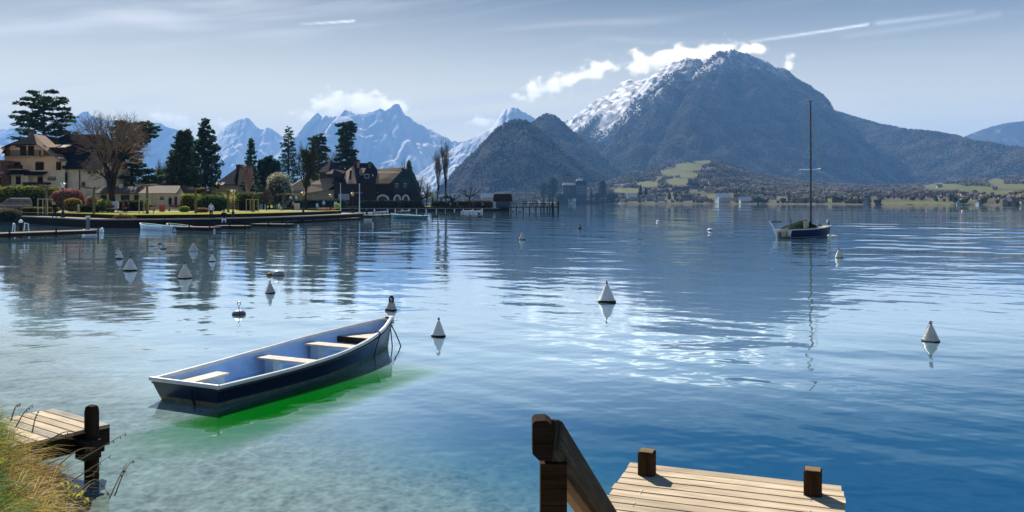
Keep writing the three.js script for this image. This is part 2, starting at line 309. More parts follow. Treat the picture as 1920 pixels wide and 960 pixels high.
// crest: rows [u, v, Z] of the skyline; the slope falls from it along dir(u) at slope(u) degrees, with gullies and spurs
function mountain(name, label, o) {
  seed(o.seed);
  const n = o.n, m = o.m, back = o.back ?? 6, crest = curve(o.crest), u0 = o.crest[0][0], u1 = o.crest[o.crest.length - 1][0];
  const P = [], C = [], idx = [], rowsAll = m + back + 1, info = [];
  for (let i = 0; i <= n; i++) {
    const u = lerp(u0, u1, i / n), [v0, Z] = crest(u);
    const v = v0 + (o.rough ?? 0.8) * fbm(u * 0.11 + o.seed, 3.3, 4) * 3, c = at(u, v, Z), H = Math.max(c.y - o.floor, 4), d = o.dir(u), W = H / Math.tan(o.slope(u) * Math.PI / 180);
    for (let j = -back; j <= m; j++) {
      const t = j < 0 ? j / back : Math.pow(j / m, 1.25), k = Math.abs(t);
      let x = c.x + d[0] * W * t, z = c.z + d[1] * W * t, y = o.floor + H * Math.pow(1 - k, o.p ?? 1.1);
      const env = Math.pow(k, 0.55) * Math.pow(1 - k, 0.8), wx = fbm(x / o.lam * 1.3 + 4, z / o.lam * 1.3, 3) * 0.5;
      const rel = ridged(x / o.lam + o.seed + wx, z / (o.lam * (o.down ?? 1.8)) + wx, 5) - 0.42;
      y += o.relief * rel * env * Math.min(1, H / 200) + (o.fine ?? 0) * fbm(x / (o.lam * 0.13), z / (o.lam * 0.13), 4) * Math.min(1, 0.25 + k * 3);
      P.push(x, y, z); info.push([u, k, y, rel, H]);
    }
  }
  for (let i = 0; i < n; i++) for (let j = 0; j < rowsAll - 1; j++) { const a = i * rowsAll + j, b = a + rowsAll; idx.push(a, a + 1, b, b, a + 1, b + 1); }
  const g = new THREE.BufferGeometry(); g.setAttribute('position', new THREE.Float32BufferAttribute(P, 3)); g.setIndex(idx); g.computeVertexNormals();
  const N = g.attributes.normal;
  for (let i = 0; i < info.length; i++) { const [u, k, y, rel, H] = info[i]; C.push(...o.paint(P[i * 3], y, P[i * 3 + 2], N.getY(i), u, k, rel, H, N.getX(i))); }
  g.setAttribute('color', new THREE.Float32BufferAttribute(C, 3));
  const mesh = tag(put(name, g, std([1, 1, 1], 0.95, { vertexColors: true })), label, o.category ?? 'mountain', null, 'structure');
  if (o.trees) {                                               // trees stand thick on the slope that faces the lake
    const a = V(0, 0, 0), b = V(0, 0, 0), c = V(0, 0, 0);
    for (let i = 0; i < n; i++) for (let j = back - 1; j < rowsAll - 1; j++) {
      const q = i * rowsAll + j; a.fromArray(P, q * 3); b.fromArray(P, (q + 1) * 3); c.fromArray(P, (q + rowsAll) * 3);
      const e1 = b.clone().sub(a), e2 = c.clone().sub(a), area = e1.clone().cross(e2).length(), want = area * o.trees.perM2;
      for (let k = Math.floor(want + rnd()); k > 0; k--) {
        const s = rnd(), t = rnd(), x = a.x + e1.x * s + e2.x * t, y = a.y + e1.y * s + e2.y * t, z = a.z + e1.z * s + e2.z * t;
        const kind = o.trees.kind(x, y, z, info[q][0], info[q][1], info[q][3]);
        if (kind) woodSpots.push([x, y - 0.5, z, o.trees.h * rr(0.65, 1.25), kind]);
      }
    }
  }
  return mesh;
}
const ROCK = [0.30, 0.30, 0.31], SNOW = [0.93, 0.93, 0.93], FLOORC = [0.050, 0.048, 0.036], MEADOW = [0.098, 0.112, 0.034], DRY = [0.10, 0.09, 0.045], BARE = [0.15, 0.118, 0.095], DARKW = [0.02, 0.034, 0.022];
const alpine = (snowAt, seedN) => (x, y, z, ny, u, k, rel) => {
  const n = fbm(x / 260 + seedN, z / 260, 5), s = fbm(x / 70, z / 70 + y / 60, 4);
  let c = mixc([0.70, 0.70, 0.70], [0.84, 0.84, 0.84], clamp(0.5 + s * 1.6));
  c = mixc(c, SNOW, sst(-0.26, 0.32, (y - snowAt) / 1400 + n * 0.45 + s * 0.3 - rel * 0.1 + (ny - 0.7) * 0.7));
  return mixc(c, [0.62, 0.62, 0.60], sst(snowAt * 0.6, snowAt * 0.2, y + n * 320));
};
// the snowy ranges at the head of the valley
mountain('mountain', 'pale snow-streaked range with a small round knob behind the large chalet', {
  seed: 3, n: 260, m: 90, floor: 0, relief: 260, fine: 40, lam: 900, rough: 1.4,
  crest: [[-420, 236, 12500], [-200, 252, 12500], [0, 242, 12500], [40, 238, 12500], [70, 243, 12500], [112, 220, 12500], [132, 216, 12500], [150, 214, 12500], [156, 208, 12500], [164, 208, 12500], [172, 216, 12500], [205, 226, 12500], [232, 223, 12500], [250, 231, 12500], [276, 243, 12500], [310, 262, 12500], [400, 292, 12500], [470, 330, 12500]],
  dir: () => [-0.3, 0.95], slope: () => 31, paint: alpine(620, 2),
});
mountain('mountain', 'steep snow-capped peak half wrapped in cloud above the dark spruces', {
  seed: 5, n: 200, m: 90, floor: 0, relief: 240, fine: 36, lam: 800, rough: 1.6,
  crest: [[170, 330, 10800], [230, 286, 10800], [262, 262, 10800], [280, 244, 10800], [294, 230, 10800], [300, 231, 10800], [318, 238, 10800], [345, 250, 10800], [375, 268, 10800], [420, 300, 10800], [480, 345, 10800]],
  dir: () => [-0.2, 0.98], slope: () => 33, paint: alpine(560, 4),
});
mountain('mountain', 'jagged pale blue mountain with a bright snowfield, left of the tallest snowy massif', {
  seed: 8, n: 240, m: 100, floor: 0, relief: 300, fine: 42, lam: 800, rough: 2,
  crest: [[330, 330, 11800], [385, 272, 11800], [402, 256, 11800], [413, 246, 11800], [424, 236, 11800], [434, 228, 11800], [452, 223, 11800], [462, 219, 11800], [471, 227, 11800], [478, 235, 11800], [488, 242, 11800], [500, 238, 11800], [518, 247, 11800], [540, 262, 11800], [580, 290, 11800], [660, 340, 11800]],
  dir: (u) => [0.15, 0.98], slope: () => 32, paint: alpine(520, 6),
});
mountain('mountain', 'broad snowy massif with a knobbed summit under a bank of white cloud', {
  seed: 12, n: 320, m: 120, floor: 0, relief: 330, fine: 42, lam: 900, rough: 2,
  crest: [[470, 350, 9800], [530, 292, 9800], [556, 257, 9800], [566, 241, 9800], [579, 229, 9800], [589, 219, 9800], [597, 211, 9800], [603, 218, 9800], [634, 217, 9800], [646, 207, 9800], [667, 212, 9800], [684, 213, 9800], [698, 208, 9800], [711, 204, 9800], [724, 208, 9800], [733, 201, 9800], [738, 195, 9800], [748, 195, 9800], [754, 206, 9800], [758, 213, 9800], [770, 222, 9800], [800, 240, 9800], [822, 251, 9800], [845, 263, 9800], [868, 268, 9800], [920, 285, 9800], [1010, 340, 9800]],
  dir: (u) => [u < 650 ? -0.3 : 0.3, 0.95], slope: () => 34, paint: alpine(640, 9),
});
mountain('mountain', 'distant grey ridge with snow patches rising behind the two wooded humps', {
  seed: 14, n: 200, m: 80, floor: 0, relief: 200, fine: 32, lam: 600, rough: 1.6,
  crest: [[780, 330, 7600], [840, 285, 7600], [868, 266, 7600], [900, 252, 7600], [922, 240, 7600], [935, 222, 7600], [944, 207, 7600], [958, 201, 7600], [970, 203, 7600], [984, 211, 7600], [1000, 221, 7600], [1040, 250, 7600], [1120, 320, 7600]],
  dir: () => [-0.15, 0.98], slope: () => 35, paint: alpine(600, 11),
});
mountain('mountain', 'low rounded blue hill far off at the right edge', {
  seed: 16, n: 130, m: 70, floor: 0, relief: 110, fine: 16, lam: 700, rough: 0.5, category: 'hill',
  crest: [[1700, 310, 7800], [1770, 272, 7800], [1800, 259, 7800], [1830, 247, 7800], [1860, 237, 7800], [1890, 230, 7800], [1920, 227, 7800], [1965, 226, 7800], [2050, 240, 7800], [2200, 290, 7800]],
  dir: () => [-0.3, 0.95], slope: () => 26, paint: (x, y, z, ny, u, k, rel) => { const n = fbm(x / 240, z / 240, 4); return mixc(mixc([0.10, 0.095, 0.085], [0.05, 0.06, 0.05], clamp(0.5 + n)), [0.34, 0.33, 0.31], sst(0.12, 0.3, n + fbm(x / 60, z / 60, 3) * 0.4) * sst(420, 480, y) * sst(720, 660, y)); },
});
// the great mountain on the right: a sunlit rocky left flank and a dark right face that falls away from the sun
mountain('mountain', 'great wooded mountain with rocky double summit and snow-streaked left flank', {
  seed: 23, n: 420, m: 230, floor: 12, relief: 430, fine: 44, lam: 760, rough: 2.0, down: 1.9, p: 1.16,
  crest: [[1010, 262, 5600], [1050, 240, 5600], [1067, 232, 5600], [1090, 217, 5550], [1108, 200, 5500], [1127, 184, 5450], [1157, 165, 5400], [1172, 153, 5350], [1180, 147, 5300], [1190, 153, 5200], [1207, 150, 5100], [1217, 148, 5050], [1227, 138, 5000], [1240, 127, 4950], [1263, 118, 4900], [1278, 115, 4850], [1293, 109, 4800], [1307, 109, 4780], [1318, 117, 4760], [1327, 112, 4740], [1347, 101, 4700], [1360, 97, 4700], [1373, 95, 4700], [1390, 99, 4700], [1420, 110, 4700], [1443, 122, 4700], [1460, 131, 4700], [1473, 141, 4700], [1480, 150, 4700], [1483, 162, 4700], [1494, 171, 4720], [1520, 190, 4760], [1540, 203, 4800], [1580, 232, 4850], [1620, 263, 4900], [1660, 297, 4950], [1700, 328, 5000], [1735, 352, 5050], [1760, 366, 5100]],
  dir: (u) => { const t = sst(1390, 1500, u), a = lerp(-0.42, 1.15, t), q = sst(1100, 1250, u); const b = lerp(a - 0.25, a, q); const l = Math.hypot(b, 0.95); return [b / l, 0.95 / l]; },
  slope: (u) => lerp(26.5, 42, sst(1390, 1500, u)),
  paint: (x, y, z, ny, u, k, rel) => {
    const n = fbm(x / 150, z / 150, 5), s = fbm(x / 38 + y / 50, z / 38, 4), str = fbm((x + y * 0.7) / 60, (z + y * 0.2) / 240, 4);
    let c = mixc(FLOORC, BARE, clamp(0.5 + n * 1.6));
    const flank = sst(1310, 1235, u + n * 60) * sst(0.62, 0.3, k + n * 0.35), top = sst(0.46, 0.06, k + n * 0.4 + s * 0.15) * sst(1490, 1440, u);
    c = mixc(c, mixc(ROCK, [0.46, 0.43, 0.40], clamp(0.5 + s * 2)), clamp(flank * 1.1 + top));
    const snow = sst(0.0, 0.14, str + flank * 0.24 - 0.16 + n * 0.15) * flank * 0.8 + sst(0.12, 0.26, s + n * 0.4) * top * 0.6;
    c = mixc(c, SNOW, clamp(snow));
    if (ny < 0.62) c = mixc(c, ROCK, 0.3);
    return c;
  },
  trees: { perM2: 1 / 34, h: 7.5, kind: (x, y, z, u, k, rel) => {
    const n = fbm(x / 150, z / 150, 5), flank = sst(1310, 1235, u + n * 60) * sst(0.62, 0.3, k + n * 0.35), top = sst(0.42, 0.06, k + n * 0.4) * sst(1490, 1440, u);
    if (rnd() < flank * 1.15 + top * 0.93 || k > 0.97) return 0;
    const meadow = ((u - 1160) / 34) ** 2 + ((k - 0.80) / 0.05) ** 2 < 1; if (meadow) return 0;
    return rnd() < clamp(0.34 - rel * 1.6 + fbm(x / 90 + 7, z / 90, 4) * 1.6 + sst(1440, 1520, u) * 0.4 - sst(0.4, 0.1, k) * 0.3, 0.04, 0.96) ? 1 : 2;
  } },
});
mountain('hill', 'long wooded ridge sloping down to the right behind the great mountain', {
  seed: 29, n: 260, m: 130, floor: 10, relief: 90, fine: 10, lam: 380, rough: 0.6, category: 'ridge', p: 0.9,
  crest: [[1480, 160, 5600], [1540, 201, 5400], [1570, 210, 5200], [1600, 219, 5000], [1650, 234, 4700], [1700, 243, 4400], [1750, 248, 4200], [1790, 254, 4000], [1806, 259, 3950], [1830, 265, 3850], [1859, 268, 3750], [1890, 274, 3650], [1920, 278, 3550], [2000, 290, 3300], [2150, 300, 3100], [2400, 330, 3000]],
  dir: () => [-0.26, 0.965], slope: () => 20,
  paint: (x, y, z) => mixc(FLOORC, BARE, clamp(0.5 + fbm(x / 120, z / 120, 4) * 1.6)),
  trees: { perM2: 1 / 40, h: 8.5, kind: (x, y, z, u, k) => k > 0.96 ? 0 : rnd() < clamp(0.42 + fbm(x / 110 + 2, z / 110, 4) * 2.4, 0.05, 0.92) ? 1 : 2 },
});
// the two wooded humps by the castle
mountain('hill', 'rounded brown wooded hump behind the nearer dark hill', {
  seed: 31, n: 170, m: 110, floor: 6, relief: 80, fine: 6, lam: 320, rough: 0.5, p: 1.05,
  crest: [[940, 300, 3645], [975, 248, 3618], [1000, 230, 3591], [1012, 220, 3577], [1024, 215, 3577], [1036, 217, 3564], [1050, 226, 3550], [1075, 247, 3510], [1095, 266, 3483], [1120, 288, 3442], [1150, 310, 3402], [1185, 332, 3375], [1230, 352, 3348], [1290, 366, 3307]],
  dir: (u) => { const b = lerp(-0.15, 0.45, sst(1010, 1110, u)), l = Math.hypot(b, 1); return [b / l, 1 / l]; }, slope: () => 33,
  paint: (x, y, z) => mixc(FLOORC, BARE, clamp(0.6 + fbm(x / 80, z / 80, 4) * 1.6)),
  trees: { perM2: 1 / 36, h: 9, kind: (x, y, z, u, k) => k > 0.95 ? 0 : rnd() < clamp(0.30 + fbm(x / 70 + 4, z / 70, 4) * 2.2, 0.04, 0.9) ? 1 : 2 },
});
mountain('hill', 'steep dark wooded hill straight behind the small boathouse', {
  seed: 37, n: 220, m: 140, floor: 2, relief: 95, fine: 6, lam: 320, rough: 0.5, p: 1.0,
  crest: [[770, 376, 2632], [812, 360, 2646], [840, 340, 2659], [855, 318, 2673], [870, 304, 2686], [890, 286, 2700], [906, 270, 2700], [925, 250, 2700], [942, 235, 2700], [958, 227, 2700], [972, 226, 2700], [986, 228, 2700], [1000, 236, 2700], [1020, 252, 2686], [1042, 272, 2673], [1065, 292, 2646], [1095, 312, 2619], [1130, 330, 2592], [1170, 348, 2565], [1215, 368, 2538]],
  dir: (u) => { const b = lerp(-0.25, 0.5, sst(930, 1060, u)), l = Math.hypot(b, 1); return [b / l, 1 / l]; }, slope: () => 34,
  paint: (x, y, z, ny) => mixc(mixc(FLOORC, BARE, clamp(0.5 + fbm(x / 60, z / 60, 4) * 1.6)), ROCK, sst(0.66, 0.5, ny) * 0.5),
  trees: { perM2: 1 / 32, h: 9, kind: (x, y, z, u, k) => k > 0.97 ? 0 : rnd() < clamp(0.5 + fbm(x / 60, z / 60, 4) * 2.4, 0.06, 0.94) ? 1 : 2 },
});
// the far shore: a plain with meadows, hedgerows and orchards that climbs to the foot of the mountains
const shoreZ = (u) => curve([[400, 1900], [760, 1650], [1000, 1560], [1155, 1480], [1163, 1300], [1340, 1150], [1530, 930], [1700, 790], [1900, 660], [2300, 560], [2900, 420]])(u)[0] + 10 * noise2(u / 23, 5);
const farTop = (u) => curve([[400, 374], [760, 370], [850, 364], [1000, 352], [1080, 350], [1150, 335], [1200, 322], [1250, 311], [1290, 302], [1340, 300], [1390, 316], [1460, 335], [1560, 346], [1650, 349], [1740, 346], [1800, 337], [1860, 335], [1920, 328], [2100, 322], [2900, 330]])(u)[0];
const farY = (u, t) => { const Zc = 2700, yc = EYE + (V0 - farTop(u)) / F * Zc; return 0.7 + (yc - 0.7) * Math.pow(t, 1.25) + (t > 0.02 ? 2.5 * fbm(u / 40, t * 9, 3) * sst(0, 0.2, t) : 0); };
const farAt = (u, t) => { const Z = lerp(shoreZ(u), 2700, t); return V((u - U0) / F * Z, farY(u, t), -Z); };
const MEADOWS = [[1290, 313, 27, 7], [1258, 323, 20, 5], [1318, 302, 16, 5], [1290, 328, 19, 5], [1270, 340, 22, 6], [1215, 345, 20, 5], [1180, 357, 30, 4], [1160, 268, 0, 0], [1745, 343, 22, 4], [1770, 350, 40, 5], [1830, 354, 36, 5], [1868, 341, 16, 6], [1905, 350, 40, 5], [1790, 366, 26, 2.5], [1825, 375, 14, 4], [1720, 381, 70, 3.2], [1560, 376, 16, 4], [1640, 381, 24, 2], [1350, 368, 30, 3], [1250, 372, 20, 2], [1470, 372, 30, 3], [1880, 360, 40, 3]];
const meadowAt = (u, v) => { let m = -9; for (const [a, b, w, h] of MEADOWS) if (w) m = Math.max(m, 1 - ((u - a) / w) ** 2 - ((v - b) / h) ** 2); return m; };
{
  const n = 420, m = 110, P = [], C = [], idx = [];
  for (let i = 0; i <= n; i++) for (let j = -2; j <= m; j++) {
    const u = lerp(420, 2900, i / n), t = Math.max(j, 0) / m, p = farAt(u, Math.pow(t, 1.4)); if (j === -1) p.y = 0.35; if (j === -2) { p.y = -3; p.z += 6; }
    const v = V0 - (p.y - EYE) / -p.z * F, k = sst(-0.15, 0.3, meadowAt(u, v) + fbm(u / 9, t * 40, 3) * 0.5), nz = fbm(p.x / 40, p.z / 40, 4);
    P.push(p.x, p.y, p.z);
    C.push(...(j < 1 ? [0.13, 0.105, 0.08] : mixc(mixc([0.06, 0.062, 0.036], [0.10, 0.088, 0.06], clamp(0.5 + nz * 2)), mixc(MEADOW, DRY, clamp(0.25 + nz * 1.6)), k)));
  }
  const w = m + 3;
  for (let i = 0; i < n; i++) for (let j = 0; j < w - 1; j++) { const a = i * w + j; idx.push(a, a + w, a + 1, a + 1, a + w, a + w + 1); }
  const g = new THREE.BufferGeometry(); g.setAttribute('position', new THREE.Float32BufferAttribute(P, 3)); g.setAttribute('color', new THREE.Float32BufferAttribute(C, 3)); g.setIndex(idx); g.computeVertexNormals();
  tag(put('far_shore', g, std([1, 1, 1], 0.95, { vertexColors: true })), 'meadows and fields climbing from the far lake shore to the mountains', 'terrain', null, 'structure');
  seed(77);
  for (let k = 0; k < 42000; k++) {
    const u = rr(560, 2300), t = Math.pow(rnd(), 1.15), p = farAt(u, t), v = V0 - (p.y - EYE) / -p.z * F, near = t < 0.03;
    const hh = rr(4, 11) * (0.8 + 0.9 * Math.max(0, fbm(p.x / 50, p.z / 50 + 3, 3))), up = hh * F / -p.z;
    if (t < 0.012 || meadowAt(u, v) > -0.05 || meadowAt(u, v - up * 0.5) > 0.05 || meadowAt(u, v - up) > 0.1) continue;
    const d = fbm(p.x / 130 + 3, p.z / 130, 4);
    if (d < -0.12 && !near) continue;
    if (t < 0.22 && (d < 0.03 || rnd() < 0.35) && rnd() < (u > 1800 || (u > 1590 && t > 0.03) ? 0.2 : 0.7)) continue;
    woodSpots.push([p.x, p.y - 0.3, p.z, hh, rnd() < 0.2 + (fbm(p.x / 60, p.z / 60 + 8, 3) > 0.12 ? 0.3 : 0) ? 1 : 2]);
  }
}

// ------------------------------------------------------------------ foreground: rowing boat, landing stages, grassy bank
const pine = (q = 1) => wood([0.60 * q, 0.49 * q, 0.355 * q], 0.72, 1, 0.003);
const oldWood = wood([0.085, 0.062, 0.046], 0.85, 1, 0.008), darkWood = wood([0.045, 0.034, 0.027], 0.85, 1, 0.008);
const plankMats = [pine(1), pine(0.84), pine(1.08), wood([0.40, 0.36, 0.30], 0.75, 1, 0.003)];
const rust = std([0.11, 0.055, 0.03], 0.8, { metalness: 0.4 }), steel = std([0.35, 0.36, 0.37], 0.4, { metalness: 0.9 }), rope = std([0.022, 0.021, 0.02], 0.95), chainMat = std([0.05, 0.047, 0.045], 0.6, { metalness: 0.6 });
const plankGeo = (L, h, w, uo) => { const g = mb(), b = Math.min(h, w) * 0.16; const s = new THREE.Shape(); s.moveTo(-w / 2 + b, 0); s.lineTo(w / 2 - b, 0); s.lineTo(w / 2, b); s.lineTo(w / 2, h - b); s.lineTo(w / 2 - b, h); s.lineTo(-w / 2 + b, h); s.lineTo(-w / 2, h - b); s.lineTo(-w / 2, b); s.closePath();
  const e = new THREE.ExtrudeGeometry(s, { depth: L, bevelEnabled: false }); e.translate(0, 0, -L / 2); e.rotateY(Math.PI / 2); const P = e.attributes.position, N = e.attributes.normal, U = e.attributes.uv;
  for (let i = 0; i < P.count; i++) { const x = P.getX(i) + uo * 3.7, a = Math.abs(N.getX(i)) > 0.5; U.setXY(i, a ? P.getZ(i) * 3 : x, (Math.abs(N.getY(i)) > 0.5 ? P.getZ(i) : P.getY(i)) + uo * 0.37); }
  return e; };
// the blue rowing boat, stern towards us
{
  const L = 4.52, boat = base('rowing_boat', [-4.17, 0, -10.7], 0, 'blue wooden rowing boat with pale blue inside and white gunwale moored in front', 'rowing boat');
  boat.rotation.y = Math.atan2(0.905, 0.426);
  const sheerW = curve([[0, 0.57], [0.15, 0.64], [0.3, 0.69], [0.45, 0.705], [0.6, 0.66], [0.72, 0.56], [0.83, 0.405], [0.92, 0.21], [0.97, 0.09], [1, 0.022]]), sheerY = curve([[0, 0.26], [0.25, 0.262], [0.5, 0.295], [0.75, 0.375], [0.9, 0.45], [1, 0.51]]);
  const botW = curve([[0, 0.45], [0.2, 0.5], [0.45, 0.52], [0.65, 0.42], [0.8, 0.26], [0.92, 0.1], [1, 0.012]]), botY = curve([[0, -0.05], [0.4, -0.1], [0.8, -0.09], [1, -0.04]]);
  const sm = (f, t) => (f(clamp(t - 0.04))[0] + f(clamp(t + 0.04))[0] * 1 + f(t)[0]) / 3;
  const W = (t) => t > 0.96 ? sheerW(t)[0] : sm(sheerW, t), B = (t) => t > 0.96 ? botW(t)[0] : sm(botW, t);
  // x runs from stern to bow; rake: the stem leans out at the top, the transom leans aft
  const P = (t, s, k, inset = 0) => { const y0 = sm(botY, t), y1 = sm(sheerY, t), w = Math.max(lerp(B(t), W(t), Math.pow(k, 0.75)) - inset, 0.004), y = lerp(y0, y1, k); return V(L * t + lerp(0.02, 0.13, k) * sst(0.7, 1, t) - 0.1 * k * sst(0.25, 0, t), y, s * w); };
  const NT = 56, NK = 8;
  const skin = (inset, k0, k1) => { const b = mb(); for (const s of [1, -1]) for (let i = 0; i < NT; i++) for (let j = 0; j < NK; j++) {
    const t0 = lerp(inset ? 0.012 : 0, inset ? 0.985 : 1, i / NT), t1 = lerp(inset ? 0.012 : 0, inset ? 0.985 : 1, (i + 1) / NT), a = lerp(k0, k1, j / NK), c = lerp(k0, k1, (j + 1) / NK); const q = [P(t0, s, a, inset), P(t1, s, a, inset), P(t1, s, c, inset), P(t0, s, c, inset)]; (s > 0) !== !!inset ? b.quad(q[0], q[1], q[2], q[3]) : b.quad(q[3], q[2], q[1], q[0]); }
    return b; };
  const smooth = (b) => { const g = b.geometry(); g.deleteAttribute('normal'); const m = mergeVerts(g); m.computeVertexNormals(); return m; };
  const navy = phys([0.003, 0.008, 0.042], 0.34, { clearcoat: 0.25, clearcoatRoughness: 0.3, map: rep(T.mottle, 0.5) }), sky = std([0.46, 0.65, 0.97], 0.5, { map: rep(T.mottle, 0.6), bumpMap: rep(T.mottleBump, 0.6), bumpScale: 0.004 }), white = std([0.74, 0.75, 0.76], 0.55, { map: rep(T.mottle, 0.9) }), sea = std([0.30, 0.28, 0.17], 0.8, { map: rep(T.stone, 0.9) });
  put('hull', smooth(skin(0, 0.34, 1)), navy, boat);
  put('hull_bottom', smooth(skin(0, 0, 0.34)), std([0.14, 0.22, 0.15], 0.7, { map: rep(T.stone, 1) }), boat);
  const inn = smooth(skin(0.022, 0.06, 1)); put('inner_hull', inn, sky, boat);
  { const b = mb(); for (let i = 0; i < NT; i++) { const a = lerp(0.012, 0.985, i / NT), c = lerp(0.012, 0.985, (i + 1) / NT), k = 0.14; b.quad(P(a, -1, k, 0.02), P(a, 1, k, 0.02), P(c, 1, k, 0.02), P(c, -1, k, 0.02)); } b.build('floor_board', sky, boat); }
  { const b = mb(), k0 = 0.34; b.quad(P(0, 1, k0), P(0, -1, k0), P(0, -1, 1), P(0, 1, 1)); const d = 0.03, o = (p) => V(p.x + d, p.y, p.z); b.quad(o(P(0, -1, 0.1, 0.02)), o(P(0, 1, 0.1, 0.02)), o(P(0, 1, 1, 0.02)), o(P(0, -1, 1, 0.02))); b.build('transom', navy, boat);
    const c = mb(); c.quad(P(0, 1, 0), P(0, -1, 0), P(0, -1, k0), P(0, 1, k0)); c.build('transom_foot', sea, boat); }
  // gunwale: a rounded white rubbing strake right round, wider at the bow
  for (const s of [1, -1]) { const pts = []; for (let i = 0; i <= 44; i++) { const t = i / 44, p = P(t, s, 1, 0.012); pts.push(V(p.x, p.y + 0.012, p.z)); } const g = new MB().tube(pts, 0.03, 8).geometry(); const Q = g.attributes.position; g.computeVertexNormals(); put('gunwale', g, white, boat); const r = []; for (let i = 0; i <= 44; i++) { const p = P(i / 44, s, 0.9, -0.012); r.push(p); } mb().tube(r, 0.012, 6).build('rubbing_strake', navy, boat); }
  mb().tube([V(P(0, 1, 1).x, P(0, 1, 1).y + 0.02, P(0, 1, 1).z + 0.02), V(P(0, 1, 1).x, P(0, 1, 1).y + 0.02, -P(0, 1, 1).z - 0.02)], 0.03, 8).build('stern_rail', white, boat);
  { const p = P(1, 1, 1), b = mb(); b.box(p.x - 0.06, p.y + 0.015, 0, 0.2, 0.05, 0.1); b.build('breasthook', white, boat); mb().box(p.x - 0.16, p.y + 0.045, 0.03, 0.05, 0.03, 0.05).build('cleat', std([0.02, 0.02, 0.02], 0.6), boat); }
  // thwarts of two boards each, side bench at the stern, small bow seat, pale buoyancy boxes under them
  const seat = wood([0.74, 0.66, 0.57], 0.72, 1, 0.003), board = (x, y, z, sx, sz, n) => { const g = mb(); g.box(x, y, z, sx, 0.028, sz); return g.build(n, seat, boat); };
  for (const t of [0.44, 0.665]) { const x = L * t, w = W(t) * 1.9 - 0.1, y = sm(sheerY, t) - 0.075; board(x - 0.062, y, 0, 0.118, w, 'thwart'); board(x + 0.062, y, 0, 0.118, w, 'thwart'); mb().box(x, y - 0.17, -W(t) * 0.52, 0.2, 0.3, 0.16).build('buoyancy_box', std([0.42, 0.50, 0.60], 0.6, { map: rep(T.mottle, 1) }), boat); mb().box(x + 0.1, y - 0.05, 0, 0.02, 0.09, w * 0.96).build('thwart_edge', sky, boat); }
  { const g = mb(); g.box(0.50, 0.185, -0.40, 0.86, 0.028, 0.115); g.build('stern_bench', seat, boat); const h = mb(); h.box(0.50, 0.185, -0.28, 0.86, 0.028, 0.11); h.build('stern_bench', seat, boat); const q = mb(); q.box(0.12, 0.185, 0.15, 0.2, 0.028, 0.66); q.build('stern_bench', seat, boat); mb().box(0.5, 0.07, -0.36, 0.8, 0.2, 0.15).build('buoyancy_box', std([0.42, 0.50, 0.60], 0.6, { map: rep(T.mottle, 1) }), boat); }
  { const t0 = 0.80, t1 = 0.92, y = 0.31; for (const [a, c] of [[t0, 0.84], [0.843, 0.88], [0.883, t1]]) { const b = mb(), k = 0.72, p = [P(a, 1, k, 0.02), P(a, -1, k, 0.02), P(c, -1, k, 0.02), P(c, 1, k, 0.02)].map((q) => V(q.x, y, q.z)); b.quad(p[1], p[0], p[3], p[2]); const dn = p.map((q) => V(q.x, y - 0.028, q.z)); b.quad(dn[0], dn[1], dn[2], dn[3]).quad(p[0], p[1], dn[1], dn[0]); b.build('bow_seat', seat, boat); }
    mb().box(L * t0 - 0.012, y - 0.05, 0, 0.024, 0.1, W(t0) * 1.7).build('bow_seat_front', darkWood, boat); }
  // ropes: one over the stern, one over the side near the bow, chains at the stem
  const tr = (n, pts, r, m) => mb().tube(new THREE.CatmullRomCurve3(pts.map((p) => V(...p))).getPoints(20), r, 6).build(n, m, boat);
  tr('stern_rope', [[-0.13, 0.2, 0.16], [-0.1, 0.1, 0.155], [-0.07, 0.0, 0.16], [-0.12, -0.1, 0.22], [-0.3, -0.25, 0.4]], 0.013, rope);
  { const a = P(0.79, 1, 1), b = P(0.79, 1, 0.5), c = P(0.8, 1, 0.1); tr('mooring_rope', [[a.x - 0.02, a.y + 0.045, a.z - 0.05], [a.x, a.y + 0.045, a.z + 0.02], [b.x, b.y, b.z + 0.03], [c.x + 0.03, c.y, c.z + 0.04]], 0.009, rope); }
  const st = P(1, 1, 0.75);
  for (const [dx, dz, m] of [[0.06, 0.02, chainMat], [0.16, 0.16, rope], [0.02, 0.05, rope]]) tr('bow_chain', [[st.x, st.y + 0.06, 0], [st.x + dx * 0.5, st.y - 0.12, dz * 0.4], [st.x + dx, -0.06, dz]], 0.011, m);
  tr('bow_shackle', [[st.x, st.y + 0.1, 0.015], [st.x + 0.04, st.y + 0.06, 0], [st.x + 0.03, st.y, -0.01], [st.x, st.y + 0.03, 0]], 0.02, chainMat);
}
